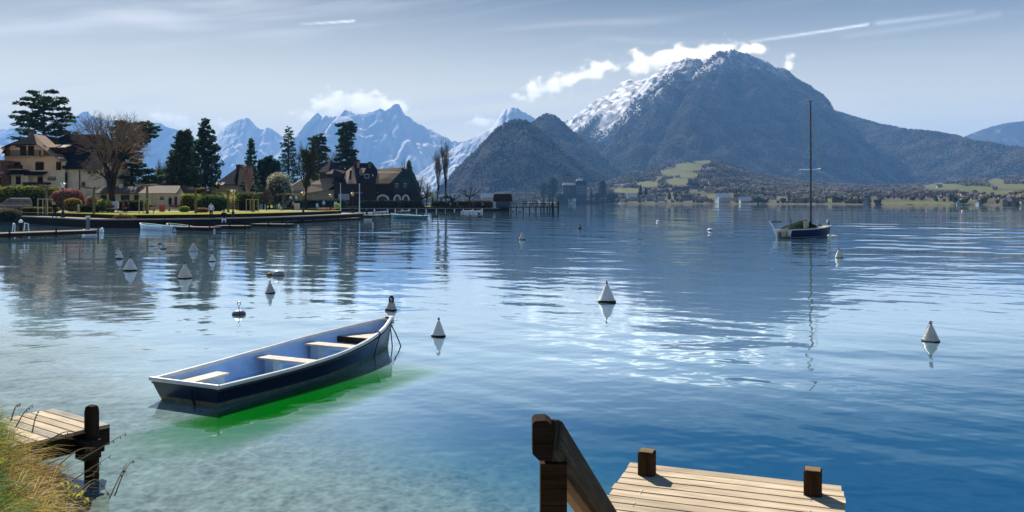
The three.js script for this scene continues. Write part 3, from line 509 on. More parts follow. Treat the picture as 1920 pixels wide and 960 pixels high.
// landing stage at lower right, with two stub posts and the handrail of its steps
{
  const A = on(1183, 866, 0.5), B = on(1580, 910, 0.5), ang = Math.atan2(-(B.z - A.z), B.x - A.x), Wd = Math.hypot(B.x - A.x, B.z - A.z);
  const stage = base('landing_stage', [A.x, 0, A.z], ang, 'sunlit wooden landing stage with two stub posts at the lower right', 'landing stage');
  seed(5);
  for (let i = 0; i < 30; i++) {
    const z = 0.066 + i * 0.132, L = Wd + rr(-0.015, 0.02) + (i < 1 ? 0 : 0), m = put('plank', plankGeo(L, 0.034, 0.123, rr(0, 9)), plankMats[Math.floor(rnd() * 4)], stage);
    m.position.set(Wd / 2 + rr(-0.008, 0.008), 0.466 + rr(-0.0015, 0.002), z); m.rotation.y = rr(-0.002, 0.002);
    const cut = mb(); for (const x of [0.22, Wd - 0.22]) for (const d of [-0.03, 0.03]) cut.lathe([[0, 0.0025], [0.0055, 0.002], [0.006, 0]], 7, new THREE.Matrix4().makeTranslation(x, 0.502, z + d)); tag(cut.build('screw_heads', steel, stage), null, null, null, 'stuff').position.set(0, 0, z);
  }
  for (const x of [0.16, Wd - 0.16]) mb().box(x, 0.385, 2.0, 0.09, 0.155, 3.9).build('beam', oldWood, stage);
  mb().box(Wd / 2, 0.385, 0.04, Wd - 0.42, 0.155, 0.06).build('beam', oldWood, stage);
  const stub = (u, v, n) => { const p = on(u, v, 0.5).sub(A).applyAxisAngle(V(0, 1, 0), -ang); const s = new THREE.Shape(), r = 0.056, c = 0.012; s.moveTo(-r + c, -r); s.lineTo(r - c, -r); s.lineTo(r, -r + c); s.lineTo(r, r - c); s.lineTo(r - c, r); s.lineTo(-r + c, r); s.lineTo(-r, r - c); s.lineTo(-r, -r + c); s.closePath(); const g = new THREE.ExtrudeGeometry(s, { depth: 1.86, bevelEnabled: true, bevelSize: 0.006, bevelThickness: 0.008, bevelSegments: 2 }); g.rotateX(-Math.PI / 2); const P = g.attributes.position, U = g.attributes.uv; for (let i = 0; i < P.count; i++) U.setXY(i, P.getY(i), (P.getX(i) + P.getZ(i))); const m = put('stub_post', g, wood([0.06, 0.036, 0.022], 0.85, 1, 0.014), stage); m.position.set(p.x, -1.19, p.z); mb().box(p.x, 0.679, p.z, 0.104, 0.012, 0.104).build('post_top', wood([0.26, 0.19, 0.11], 0.9, 3, 0.01), stage); };
  stub(1213, 889); stub(1524, 927);
  for (const [x, z] of [[0.1, 2.2], [Wd - 0.12, 2.2]]) mb().box(x, -0.5, z, 0.11, 1.9, 0.11).build('pile', oldWood, stage);
  // handrail of the steps that climb back to the bank
  const rail = base('stair_handrail', [0.15, 0, -3.1], 0, 'dark weathered wooden stair handrail with upright post beside the landing stage', 'handrail');
  const top = at(1034, 822, 3.15), low = at(1148, 988, 4.75), o = V(0.15, 0, -3.1), loc = (p) => p.clone().sub(o);
  const dir = low.clone().sub(top).normalize(), a = loc(top.clone().addScaledVector(dir, -0.02)), b = loc(low.clone().addScaledVector(dir, 1.1));
  { // the rail: a heavy beam with a rounded, sawn end
    const s = new THREE.Shape(), w = 0.074, h = 0.112, r = 0.02; s.moveTo(-w / 2, -h / 2 + r); s.lineTo(-w / 2, h / 2 - r); s.quadraticCurveTo(-w / 2, h / 2, -w / 2 + r, h / 2); s.lineTo(w / 2 - r, h / 2); s.quadraticCurveTo(w / 2, h / 2, w / 2, h / 2 - r); s.lineTo(w / 2, -h / 2 + r); s.quadraticCurveTo(w / 2, -h / 2, w / 2 - r, -h / 2); s.lineTo(-w / 2 + r, -h / 2); s.quadraticCurveTo(-w / 2, -h / 2, -w / 2, -h / 2 + r);
    const len = a.distanceTo(b), g = new THREE.ExtrudeGeometry(s, { depth: len, bevelEnabled: true, bevelSize: 0.012, bevelThickness: 0.02, bevelSegments: 3, curveSegments: 6 });
    const P = g.attributes.position, N = g.attributes.normal, U = g.attributes.uv; for (let i = 0; i < P.count; i++) U.setXY(i, P.getZ(i), Math.abs(N.getX(i)) > 0.6 ? P.getY(i) : P.getX(i));
    const m = put('rail', g, wood([0.075, 0.062, 0.052], 0.8, 1, 0.012), rail); m.position.copy(a); m.quaternion.setFromRotationMatrix(new THREE.Matrix4().lookAt(b, a, V(0, 1, 0)));
    // plumb-cut block at the head of the rail
    const hb = mb(), q = loc(at(1017, 826, 3.07)); const pr = [[-0.037, 0.062], [-0.026, 0.072], [0.012, 0.074], [0.034, 0.06], [0.037, 0.02], [0.037, -0.075], [-0.012, -0.075], [-0.037, -0.05]].map(([x, y]) => V(q.x + x, q.y + y, q.z)), bk = pr.map((p) => V(p.x, p.y, p.z - 0.1));
    hb.poly([...pr].reverse()).poly(bk); for (let i = 0; i < 8; i++) { const j = (i + 1) % 8; hb.quad(pr[i], pr[j], bk[j], bk[i]); } hb.build('rail_end', wood([0.035, 0.022, 0.016], 0.85, 2, 0.008), rail);
  }
  const pt = loc(at(1037, 862, 3.22)); mb().box(pt.x, (pt.y - 0.3) / 2, pt.z, 0.102, pt.y + 0.3, 0.102).build('post', wood([0.05, 0.028, 0.018], 0.8, 1, 0.008), rail);
  mb().bar(loc(at(1052, 893, 3.4)), loc(at(1135, 1010, 4.6)), 0.04, 0.085).build('lower_rail', wood([0.34, 0.17, 0.06], 0.7, 1, 0.006), rail);
}
// the smaller landing stage on the left, half hidden by the grass
{
  const y = 0.47, A = on(97, 766, y), B = on(207, 795, y), C = on(45, 832, y), stage = base('landing_stage', [B.x, 0, B.z], 0, 'small grey wooden landing stage with one tall dark post, beside the grassy bank', 'landing stage');
  const l = V(A.x - B.x, 0, A.z - B.z), W2 = l.length(), d = V(C.x - B.x, 0, C.z - B.z); const D = d.length(); d.normalize(); l.normalize();
  stage.rotation.y = Math.atan2(-d.x, -d.z) + Math.PI; // local z runs along the stage towards the bank
  seed(15); const sgn = V(1, 0, 0).applyAxisAngle(V(0, 1, 0), stage.rotation.y).dot(l) > 0 ? 1 : -1;
  for (let i = 0; i < 11; i++) { const w = 0.113, m = put('plank', plankGeo(W2 + rr(-0.02, 0.02), 0.034, w - 0.008, rr(0, 9)), plankMats[(i * 7 + 3) % 4], stage); m.position.set(sgn * W2 / 2 + rr(-0.01, 0.01), y - 0.034 + rr(-0.002, 0.002), w / 2 + i * w); }
  for (const x of [0.14, W2 - 0.14]) mb().box(sgn * x, y - 0.13, 0.7, 0.08, 0.19, 1.5).build('beam', darkWood, stage);
  mb().box(sgn * W2 / 2, y - 0.15, 0.12, W2 + 0.1, 0.16, 0.07).build('beam', darkWood, stage);
  const post = (u, v, top) => { const p = on(u, v, y), q = stage.worldToLocal((stage.updateMatrixWorld(), p.clone())); const g = mb(); g.tube([V(q.x, -1.3, q.z), V(q.x, top - 0.06, q.z), V(q.x + 0.004, top - 0.015, q.z), V(q.x + 0.006, top, q.z)], [0.066, 0.064, 0.056, 0.034], 10); g.build('post', darkWood, stage); mb().box(q.x + 0.05, 0.30, q.z + 0.06, 0.16, 0.17, 0.16).build('post_clamp', darkWood, stage); };
  post(172, 803, 0.685); post(60, 778, 0.46);
}

// ------------------------------------------------------------------ the near promontory: quay, promenade, lawns, pontoons
const QUAY = 0.8, LAWN = 1.25;
const SHORE = [[-190, 150], [-150, 128], [-110, 113], [-75, 107], [-62, 104], [-50, 92], [-44, 85.5], [-40, 84], [-36, 85.5], [-32, 88.6], [-28.5, 96], [-26.4, 104], [-24.4, 117], [-23.4, 130], [-26, 138], [-38, 146], [-54, 165], [-56, 200], [-52, 222], [-45, 230.5], [-32, 232], [-18, 234], [-5.5, 238], [-3.6, 242], [-4.5, 250], [-12, 266], [-34, 300], [-90, 380], [-260, 470], [-700, 520], [-700, 260], [-400, 190]];
const inset = (pts, d) => pts.map((p, i) => { const a = pts[(i + pts.length - 1) % pts.length], b = pts[(i + 1) % pts.length], tx = b[0] - a[0], tz = b[1] - a[1], l = Math.hypot(tx, tz); return [p[0] - tz / l * d, p[1] + tx / l * d]; });
const flat = (pts, y) => { const s = new THREE.Shape(pts.map(([x, z]) => new THREE.Vector2(x, z))), g = new THREE.ShapeGeometry(s); g.rotateX(-Math.PI / 2); g.translate(0, y, 0); return g; };
const wallStrip = (b, pts, y0, y1, closed) => { let l = 0; for (let i = 0; i < pts.length - (closed ? 0 : 1); i++) { const p = pts[i], q = pts[(i + 1) % pts.length], d = Math.hypot(q[0] - p[0], q[1] - p[1]); b.quad(V(p[0], y0, -p[1]), V(q[0], y0, -q[1]), V(q[0], y1, -q[1]), V(p[0], y1, -p[1]), null, [[l, y0], [l + d, y0], [l + d, y1], [l, y1]]); l += d; } return b; };
const grassTex = tex(512, (u, v) => { const n = tnoise(u, v, 8, 5), f = tnoise(u, v, 70, 3), q = 0.85 + n * 0.5 + f * 0.7; return [0.23 * q * (1 + n * 0.3), 0.245 * q, 0.006 * q]; }, { srgb: true });
const grassMat = std([0.92, 0.92, 0.9], 0.95, { map: rep(grassTex, 0.12), bumpMap: rep(T.mottleBump, 0.6), bumpScale: 0.06 });
const concrete = std([0.31, 0.27, 0.23], 0.9, { map: rep(T.mottle, 0.22), bumpMap: rep(T.mottleBump, 0.5), bumpScale: 0.01 }), wallStone = std([0.03, 0.028, 0.026], 0.95, { map: rep(T.stone, 0.5), bumpMap: rep(T.mottleBump, 0.7), bumpScale: 0.08 });
const deckWood = std([0.32, 0.28, 0.24], 0.85, { map: rep(T.grain, 0.4, 3) });
{
  tag(put('quay_wall', wallStrip(mb(), SHORE, -2, QUAY, true).geometry(), wallStone), 'dark stone quay wall along the edge of the promenade', 'wall', null, 'structure');
  const prom = flat(SHORE, QUAY); tag(put('promenade', prom, concrete), 'pale lakeside promenade running past the lawns', 'promenade', null, 'structure');
  const cop = mb(); for (let i = 2; i < 25; i++) { const p = SHORE[i], q = SHORE[i + 1]; cop.bar(V(p[0], QUAY + 0.03, -p[1]), V(q[0], QUAY + 0.03, -q[1]), 0.45, 0.12); } tag(put('quay_edge', cop.geometry(), std([0.34, 0.29, 0.25], 0.9, { map: rep(T.mottle, 0.5) })), 'pale stone edging of the quay', 'kerb', null, 'structure');
  const L = inset(SHORE, 3.4); // the lawns lie behind a low retaining wall
  tag(put('retaining_wall', wallStrip(mb(), L, QUAY - 0.1, LAWN - 0.02, true).geometry(), std([0.026, 0.022, 0.022], 0.95, { map: rep(T.stone, 0.5), bumpMap: rep(T.mottleBump, 0.7), bumpScale: 0.05 })), 'low dark retaining wall between the promenade and the lawn', 'wall', null, 'structure');
  tag(put('lawn', flat(L, LAWN), grassMat), 'bright yellow-green lawn behind the promenade', 'lawn', null, 'structure');
  const gp = (list, y, n, label) => tag(put(n, flat(list, y), std([0.33, 0.28, 0.22], 0.95, { map: rep(T.mottle, 0.3) })), label, 'path', null, 'structure');
  gp([[-78, 112], [-52, 110], [-45, 113], [-30, 121], [-30, 133], [-48, 131], [-60, 128], [-80, 128]], LAWN + 0.012, 'gravel_path', 'gravel area in front of the small white cottage');
  gp([[-100, 122], [-70, 120], [-66, 124], [-100, 131]], LAWN + 0.02, 'driveway', 'pale drive where the blue van is parked');
  // grass and straggling plants that hang over the wall by the white dinghy
}
// pontoons and jetties: a pale deck on a dark frame, laid from board to board
function pontoon(name, label, a, b, w, y, group, boards = 0.3) {              // a, b: ends of the near edge [x, Z]
  const L = Math.hypot(b[0] - a[0], b[1] - a[1]), ang = Math.atan2(b[1] - a[1], b[0] - a[0]), o = base(name, [a[0], 0, -a[1]], ang, label, 'pontoon', group);
  const n = Math.max(4, Math.round(L / boards)), m = mb(); for (let i = 0; i < n; i++) m.box((i + 0.5) * L / n, y - 0.02, -w / 2, L / n - 0.025, 0.05, w); tag(m.build('deck_boards', deckWood, o), null, null, null, 'stuff');
  mb().box(L / 2, y - 0.17, -w / 2, L - 0.05, 0.24, w - 0.12).build('frame', darkWood, o);
  const k = Math.max(2, Math.round(L / 4)); for (let i = 0; i <= k; i++) mb().tube([V(i * L / k, -1.5, 0.06), V(i * L / k, y + 0.28, 0.06)], 0.06, 7).build('pile', darkWood, o);
  return o;
}
{
  const P = (u, v, y) => { const p = on(u, v, y); return [p.x, -p.z]; };
  const j = pontoon('jetty', 'long pale jetty with two mooring posts at the far left', P(-80, 440.5, 0.4), P(183, 431.5, 0.4), 1.9, 0.4, null, 0.25);
  pontoon('pontoon', 'short floating pontoon beside the teal dinghy', P(318, 425, 0.35), P(394, 426, 0.35), 1.5, 0.35);
  pontoon('pontoon', 'floating pontoon under the crouching person in white trousers', P(402, 423, 0.35), P(460, 423.2, 0.35), 1.4, 0.35);
  pontoon('pontoon', 'narrow low pontoon reaching out in front of the long lakeside one', P(470, 419.5, 0.3), P(538, 420.2, 0.3), 1.4, 0.3);
  pontoon('pontoon', 'longest pontoon, running along the promenade to the white raft box', P(499, 416.5, 0.3), P(676, 408, 0.3), 1.9, 0.3);
  pontoon('pontoon', 'far pontoon behind the long green boat', P(700, 403.6, 0.35), P(748, 402, 0.35), 2.4, 0.35);
  // the jetty's dark post with a white head and ladder rails on either side
  j.updateMatrixWorld(); const J = (u, v, y) => j.worldToLocal(on(u, v, y));
  const q = J(39, 433, 0.4); mb().tube([V(q.x, -1, q.z), V(q.x, 1.05, q.z)], 0.12, 8).build('mooring_post', darkWood, j); mb().ball(q.x, 1.12, q.z, 0.15, 1).build('post_head', std([0.8, 0.78, 0.74], 0.6), j);
  for (const s of [-0.45, 0.45]) { const t = mb(); t.tube([V(q.x + s, 0.4, q.z - 0.3), V(q.x + s, 1.0, q.z - 0.2), V(q.x + s * 1.15, 0.95, q.z + 0.1), V(q.x + s * 1.3, -0.3, q.z + 0.18)], 0.035, 6); t.build('ladder_rail', std([0.75, 0.75, 0.75], 0.35, { metalness: 0.6 }), j); }
  const r = J(168, 430, 0.4); mb().box(r.x, 0.85, r.z - 0.2, 0.2, 1.0, 0.2).build('mooring_post', std([0.10, 0.11, 0.13], 0.6), j); mb().box(r.x, 1.4, r.z - 0.2, 0.26, 0.16, 0.26).build('post_head', std([0.6, 0.5, 0.42], 0.6), j);
  const f = base('float_block', on(174, 436, 0), 0.1, 'white plastic float block at the outer end of the long jetty', 'float'); mb().geo(new THREE.CapsuleGeometry(0.16, 1.5, 4, 10), new THREE.Matrix4().makeRotationZ(Math.PI / 2).setPosition(0, 0.12, 0)).build('tank', std([0.7, 0.72, 0.72], 0.5), f); mb().box(0, 0.27, 0, 1.2, 0.06, 0.5).build('top', std([0.5, 0.5, 0.48], 0.8), f); mb().ball(0.75, 0.3, 0, 0.13, 1).build('fender', std([0.8, 0.8, 0.78], 0.5), f);
  const box = base('raft_box', on(690, 406.5, 0), 0.1, 'white square raft box at the end of the longest pontoon', 'raft'); mb().box(0, 0.42, 0, 1.35, 0.62, 1.1).build('box_body', std([0.72, 0.73, 0.76], 0.6, { map: rep(T.mottle, 0.6) }), box); mb().box(0, 0.755, 0, 1.42, 0.05, 1.16).build('lid', std([0.8, 0.8, 0.8], 0.6), box); mb().box(0, 0.06, 0, 1.3, 0.2, 1.05).build('float', darkWood, box);
  // fenders hung along the far quay
  const fd = base('quay_fender', [0, -5, 0], 0, 'small white fender hanging on the far quay wall', 'fender', 'white fenders along the far quay'); mb().geo(new THREE.CapsuleGeometry(0.17, 0.42, 4, 8)).build('bladder', std([0.8, 0.8, 0.8], 0.5), fd); mb().tube([V(0, 0.35, 0), V(0, 0.62, -0.06)], 0.025, 5).build('lanyard', rope, fd);
  [702, 727, 741, 754, 767, 781, 799, 818, 835, 852, 869, 887, 904].forEach((u, i) => { const k = (u - 660) / 265, Z = 230 + 7 * k; const p = at(u, 395, Z - 0.6); p.y = 0.32; (i ? copyOf(fd) : fd).position.copy(p); });
}

// ------------------------------------------------------------------ trees and shrubs
const bark = std([0.075, 0.058, 0.045], 0.95, { map: rep(T.stone, 0.7) }), barkDark = std([0.035, 0.028, 0.024], 0.95), twigTan = std([0.20, 0.145, 0.10], 0.95), twigGrey = std([0.13, 0.105, 0.085], 0.95), twigPink = std([0.30, 0.20, 0.19], 0.95);
const leafM = (c, t = 0.35) => new THREE.MeshPhysicalMaterial({ color: new THREE.Color(1, 1, 1), roughness: 1, specularIntensity: 0.2, transmission: t, vertexColors: true });
const LEAF = leafM();
const rv = () => V(rr(-1, 1), rr(-1, 1), rr(-1, 1)).normalize();
function spray(b, p, s, flat = 1, dir) {                                       // a leaf clump: two crossed slivers
  for (let k = 0; k < 2; k++) { const a = rv().multiplyScalar(s), c = rv().multiplyScalar(s * 0.7); a.y *= flat; c.y *= flat; const d = dir ? dir.clone().multiplyScalar(s * 0.8) : V(0, 0, 0); b.tri(V(p.x + a.x, p.y + a.y, p.z + a.z), V(p.x - a.x * 0.5 + c.x, p.y - a.y * 0.5 + c.y, p.z - a.z * 0.5 + c.z), V(p.x + d.x - c.x * 0.6, p.y + d.y - c.y, p.z + d.z - c.z * 0.6)); }
}
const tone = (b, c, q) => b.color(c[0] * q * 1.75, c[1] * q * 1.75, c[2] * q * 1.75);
const ground = (u, Z, y = LAWN) => V((u - U0) / F * Z, y, -Z);
const topY = (v, Z) => EYE + (V0 - v) / F * Z;
const GREEN = [0.022, 0.045, 0.024], OLIVE = [0.045, 0.062, 0.022], BLUEG = [0.016, 0.040, 0.032];
// spruce, fir and cedar: whorls of limbs with hanging or flat sprays
function conifer(name, label, u, vTop, Z, o = {}) {
  seed(o.seed ?? Math.round(u)); const g = ground(u, Z, o.y), H = topY(vTop, Z) - g.y, t = base(name, g, rnd() * 6, label, 'tree'), R = o.r ?? H * 0.18, c = o.c ?? GREEN, lo = o.bare ?? 0.08;
  mb().tube([V(0, -0.3, 0), V(0.05, H * 0.3, 0), V(-0.04, H * 0.7, 0.03), V(0, H * 0.985, 0)], [H * 0.022, H * 0.016, H * 0.009, 0.02], 7).build('trunk', barkDark, t);
  const limbs = mb(), leaf = mb(), n = o.n ?? Math.round(H * 11), shape = o.shape ?? ((k) => Math.pow(1 - k, 0.8));
  for (let i = 0; i < n; i++) {
    const k = lerp(lo, 0.99, Math.pow(i / n, 0.85)) + rr(-0.01, 0.01), y = k * H, a = i * 2.4 + rr(-0.4, 0.4), len = R * shape((k - lo) / (1 - lo)) * rr(0.65, 1.15) + 0.15, d = V(Math.cos(a), 0, Math.sin(a));
    const rise = (o.rise ?? -0.15) * len, droop = (o.droop ?? 0.22) * len;
    const pt = (s) => V(d.x * len * s, y + rise * s - droop * s * s + (o.tip ?? 0.25) * len * Math.pow(s, 4), d.z * len * s);
    limbs.tube([pt(0), pt(0.5), pt(0.9)], [0.0022 * H * (1 - k * 0.7) + 0.015, 0.02, 0.008], 3, false);
    const m = Math.max(4, Math.round(len * (o.dense ?? 5) * 1.5)), heave = rr(-0.35, 0.35);
    for (let j = 0; j < m; j++) {
      const s = Math.pow(rr(o.inner ?? 0.12, 1), 0.7), p = pt(s), w = len * (o.plume ?? 0.3) * (1.2 - s * 0.7) + 0.1; p.x += rr(-w, w); p.z += rr(-w, w); p.y += (rr(-0.6, 0.25) + heave * s) * (o.hang ?? 0.6) * Math.min(1.2, w * 2);
      tone(leaf, c, rr(0.5, 1.6)); spray(leaf, p, rr(0.22, 0.5) * (o.size ?? 1), o.flat ?? 0.8, V(d.x, -0.35, d.z));
    }
  }
  limbs.build('limbs', barkDark, t); leaf.build('crown', LEAF, t); return t;
}
// a leafless tree: limbs that fork again and again down to twigs
function bareTree(name, label, u, vTop, Z, o = {}) {
  seed(o.seed ?? Math.round(u) + 7); const g = ground(u, Z, o.y), H = topY(vTop, Z) - g.y, t = base(name, g, o.turn ?? 0, label, 'tree'), trunk = mb(), limbs = mb(), twigs = mb();
  const grow = (p, d, len, r, lev) => {
    const end = p.clone().addScaledVector(d, len), mid = p.clone().addScaledVector(d, len * 0.5).add(rv().multiplyScalar(len * 0.06)), b = lev === 0 ? trunk : lev < (o.limb ?? 3) ? limbs : twigs;
    b.tube([p, mid, end], [r, r * 0.82, r * 0.66], lev < 2 ? 7 : lev < 4 ? 4 : 3, lev === 0);
    if (lev >= (o.levels ?? 6)) return;
    const n = lev === 0 ? (o.fork ?? 5) : lev < 3 ? 3 : (o.fine ?? 3);
    for (let i = 0; i < n; i++) {
      const side = V(0, 0, 0).crossVectors(d, rv()).normalize(), sp = (o.spread ?? 0.55) * rr(0.5, 1.3) * (i === 0 && lev > 0 ? 0.4 : 1), nd = d.clone().multiplyScalar(Math.cos(sp)).addScaledVector(side, Math.sin(sp)); nd.y += (lev < 3 ? (o.up ?? 0.12) : 0) - (lev > 3 ? (o.weep ?? 0) : 0); nd.normalize();
      const q = i === 0 ? end : p.clone().addScaledVector(d, len * rr(0.45, 1)); grow(q, nd, len * rr(0.62, 0.86) * (o.keep ?? 1), r * rr(0.5, 0.66), lev + 1);
    }
  };
  const L0 = H * (o.first ?? 0.2); let top = 0; grow(V(0, -0.2, 0), V(o.lean ?? 0, 1, 0).normalize(), L0, o.r ?? H * 0.028, 0);
  for (const b of [trunk, limbs, twigs]) for (let i = 1; i < b.p.length; i += 3) top = Math.max(top, b.p[i]);
  const kx = o.wide ?? 1, ky = H / top; for (const b of [trunk, limbs, twigs]) for (let i = 0; i < b.p.length; i += 3) { b.p[i] *= kx; b.p[i + 1] *= ky; b.p[i + 2] *= kx; }
  trunk.build('trunk', o.bark ?? bark, t); limbs.build('limbs', o.bark ?? bark, t); twigs.build('crown', o.twig ?? twigGrey, t);
  if (o.extra) o.extra(t, H);
  return t;
}
// shrubs and hedges: leaves through an uneven volume
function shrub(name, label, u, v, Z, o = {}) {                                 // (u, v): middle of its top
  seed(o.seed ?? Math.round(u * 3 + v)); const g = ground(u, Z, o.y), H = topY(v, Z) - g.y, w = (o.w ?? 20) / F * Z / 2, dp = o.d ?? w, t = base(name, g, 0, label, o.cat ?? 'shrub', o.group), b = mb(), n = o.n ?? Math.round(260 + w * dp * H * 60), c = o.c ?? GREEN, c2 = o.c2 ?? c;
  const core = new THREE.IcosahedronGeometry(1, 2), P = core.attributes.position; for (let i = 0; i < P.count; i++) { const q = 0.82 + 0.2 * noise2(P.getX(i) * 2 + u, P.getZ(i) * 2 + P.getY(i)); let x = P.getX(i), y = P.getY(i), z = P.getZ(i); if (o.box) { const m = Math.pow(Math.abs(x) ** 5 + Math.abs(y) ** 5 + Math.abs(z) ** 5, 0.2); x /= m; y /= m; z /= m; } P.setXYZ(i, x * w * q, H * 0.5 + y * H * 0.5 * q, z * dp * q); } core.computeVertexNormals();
  if (!o.open) put('stems', core, std(o.core ?? [c[0] * 0.45, c[1] * 0.45, c[2] * 0.45], 1), t);  // solid core inside the leaves, mostly darkened to stand for inner shade
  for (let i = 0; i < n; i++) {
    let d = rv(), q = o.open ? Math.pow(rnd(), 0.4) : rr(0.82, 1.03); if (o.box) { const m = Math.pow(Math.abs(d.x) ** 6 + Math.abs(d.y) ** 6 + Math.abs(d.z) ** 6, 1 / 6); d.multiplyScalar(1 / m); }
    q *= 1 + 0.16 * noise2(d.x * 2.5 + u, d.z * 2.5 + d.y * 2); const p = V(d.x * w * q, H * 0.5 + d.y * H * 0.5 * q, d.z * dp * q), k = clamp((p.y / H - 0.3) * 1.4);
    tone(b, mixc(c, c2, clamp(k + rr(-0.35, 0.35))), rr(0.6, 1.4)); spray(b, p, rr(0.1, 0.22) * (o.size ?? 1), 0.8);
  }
  b.build('crown', LEAF, t); return t;
}
conifer('cedar_tree', 'tall open cedar standing behind the large chalet', 82, 172, 178, { r: 5.6, bare: 0.30, shape: (k) => 0.55 + 0.45 * Math.sin(Math.PI * clamp(k * 0.85 + 0.1)) * (1 - k * 0.35), rise: 0.18, droop: 0.08, tip: 0, flat: 0.5, n: 74, dense: 9, hang: 0.5, size: 1.7, inner: 0.25 });
bareTree('bare_tree', 'big spreading leafless tree in front of the large chalet', 208, 199, 122, { levels: 7, fork: 5, first: 0.2, spread: 0.62, r: 0.42, up: 0.12, weep: 0.03, wide: 1.25, bark: barkDark, twig: twigTan, limb: 4, seed: 41 });
conifer('pine_tree', 'dark layered pine just right of the big leafless tree', 247, 228, 160, { r: 4.6, bare: 0.22, shape: (k) => 0.75 - 0.25 * k + 0.3 * Math.sin(k * 9), rise: 0.12, droop: 0.1, tip: 0.1, flat: 0.5, n: 70, dense: 9, size: 1.7, hang: 0.6, inner: 0.3 });
bareTree('bare_tree', 'small leafless tree left of the dark spruces', 299, 288, 185, { levels: 5, fine: 3, twig: twigGrey });
shrub('evergreen_shrub', 'dense dark evergreen below the small leafless tree', 303, 318, 182, { w: 38, c: GREEN, c2: OLIVE, n: 2600, size: 2.2 });
conifer('cypress_tree', 'broad round-topped evergreen left of the tallest spruce', 346, 246, 168, { r: 3.4, shape: (k) => Math.pow(1 - k * 0.97, 0.45) * 0.95, n: 150, dense: 8, c: [0.03, 0.052, 0.026], flat: 0.9, size: 1.35, rise: 0.35, droop: 0.1 });
conifer('cypress_tree', 'shorter dense evergreen at the left of the spruce group', 330, 282, 172, { r: 2.6, shape: (k) => Math.pow(1 - k * 0.97, 0.5), n: 130, dense: 8, c: BLUEG, flat: 0.9, size: 1.3, rise: 0.3, droop: 0.1 });
conifer('spruce_tree', 'tallest dark spruce with upswept branches, left of the old house', 384, 219, 160, { r: 3.5, shape: (k) => k < 0.35 ? 0.82 : Math.pow((1 - k) / 0.65, 0.75), dense: 8, c: [0.016, 0.034, 0.022], rise: -0.05, droop: 0.35, tip: 0.5, hang: 1.0, flat: 1, plume: 0.13, n: 120 });
conifer('spruce_tree', 'slender spruce behind the old steep-roofed house', 471, 258, 172, { r: 2.2, n: 120, dense: 7, shape: (k) => 0.12 + 0.88 * (1 - k), rise: 0.05, droop: 0.25, tip: 0.3, plume: 0.14 });
for (const [u, v, l] of [[494, 300, 'left one of the three low dark yews'], [505, 293, 'middle and tallest of the three low dark yews'], [516, 302, 'right one of the three low dark yews']]) conifer('yew_tree', l, u, v, 180, { r: 1.9, shape: (k) => Math.pow(1 - k * 0.96, 0.5), n: 80, dense: 8, c: BLUEG, size: 1.3, flat: 1, rise: 0.5, droop: 0 });
conifer('spruce_tree', 'wide spruce with drooping boughs left of the tree with the mistletoe ball', 541, 236, 285, { r: 6.0, dense: 7, shape: (k) => 0.1 + 0.9 * Math.pow(1 - k, 0.85), rise: -0.02, droop: 0.3, tip: 0.3, hang: 0.8, plume: 0.15, n: 130 });
bareTree('ivy_tree', 'dark twiggy tree with a mistletoe ball in front of the shingled villa', 574, 252, 142, { levels: 5, fork: 8, first: 0.22, spread: 0.5, up: 0.3, fine: 4, r: 0.36, wide: 0.75, twig: std([0.05, 0.048, 0.03], 0.95), bark: barkDark, seed: 15, extra: (t, H) => { const b = mb(); seed(3); for (const [x, y, r, n] of [[1.5, H * 0.44, 0.75, 420], [0.1, H * 0.35, 0.7, 300], [0, H * 0.6, 0.9, 360], [-0.2, H * 0.75, 0.8, 260]]) for (let i = 0; i < n; i++) { const d = rv().multiplyScalar(r * Math.pow(rnd(), 0.45)); tone(b, OLIVE, rr(0.4, 1.2)); spray(b, V(x + d.x, y + d.y * (x ? 1 : 2.2), d.z), 0.2); } b.build('mistletoe', LEAF, t); } });
conifer('cedar_tree', 'flat-topped cedar right behind the tree with the mistletoe ball', 597, 252, 280, { r: 5.0, bare: 0.2, shape: (k) => 0.9 - 0.35 * k, rise: 0.15, droop: 0.12, tip: 0, flat: 0.5, n: 80, dense: 9, size: 1.8, hang: 0.6 });
conifer('spruce_tree', 'small pale green fir beside the flat-topped cedar', 611, 278, 290, { r: 2.4, n: 70, c: [0.06, 0.085, 0.03] });
conifer('cedar_tree', 'tall layered cedar rising behind the roofs of the shingled villa', 650, 226, 275, { r: 4.9, bare: 0.12, shape: (k) => 0.95 - 0.5 * k + 0.14 * Math.sin(k * 16), rise: 0.08, droop: 0.15, tip: 0.05, flat: 0.5, n: 110, dense: 8, size: 2.2, hang: 0.6, inner: 0.2 });
shrub('magnolia_tree', 'pale flowering magnolia left of the shingled villa', 523, 322, 155, { w: 46, c: [0.035, 0.05, 0.03], c2: [0.30, 0.29, 0.22], n: 1700, size: 1.8, cat: 'tree' });
bareTree('birch_tree', 'pinkish leafless birch in front of the old steep-roofed house', 463, 306, 158, { levels: 6, fork: 5, first: 0.16, spread: 0.4, wide: 0.75, twig: twigPink, bark: std([0.35, 0.28, 0.26], 0.9), weep: 0.2, seed: 8 });
for (const [u, v, Z, l] of [[728, 302, 280, 'leafless tree behind the long lit roof, left of its neighbour'], [750, 294, 285, 'taller leafless tree behind the long lit roof'], [782, 326, 260, 'round leafless tree at the right end of the shingled villa'], [800, 338, 270, 'low leafless tree between the villa and the poplars'], [625, 270, 285, 'thin leafless tree left of the tall layered cedar']]) bareTree('bare_tree', l, u, v, Z, { levels: 5, fork: 5, first: 0.18, spread: 0.6, twig: twigGrey, wide: 1.0 });
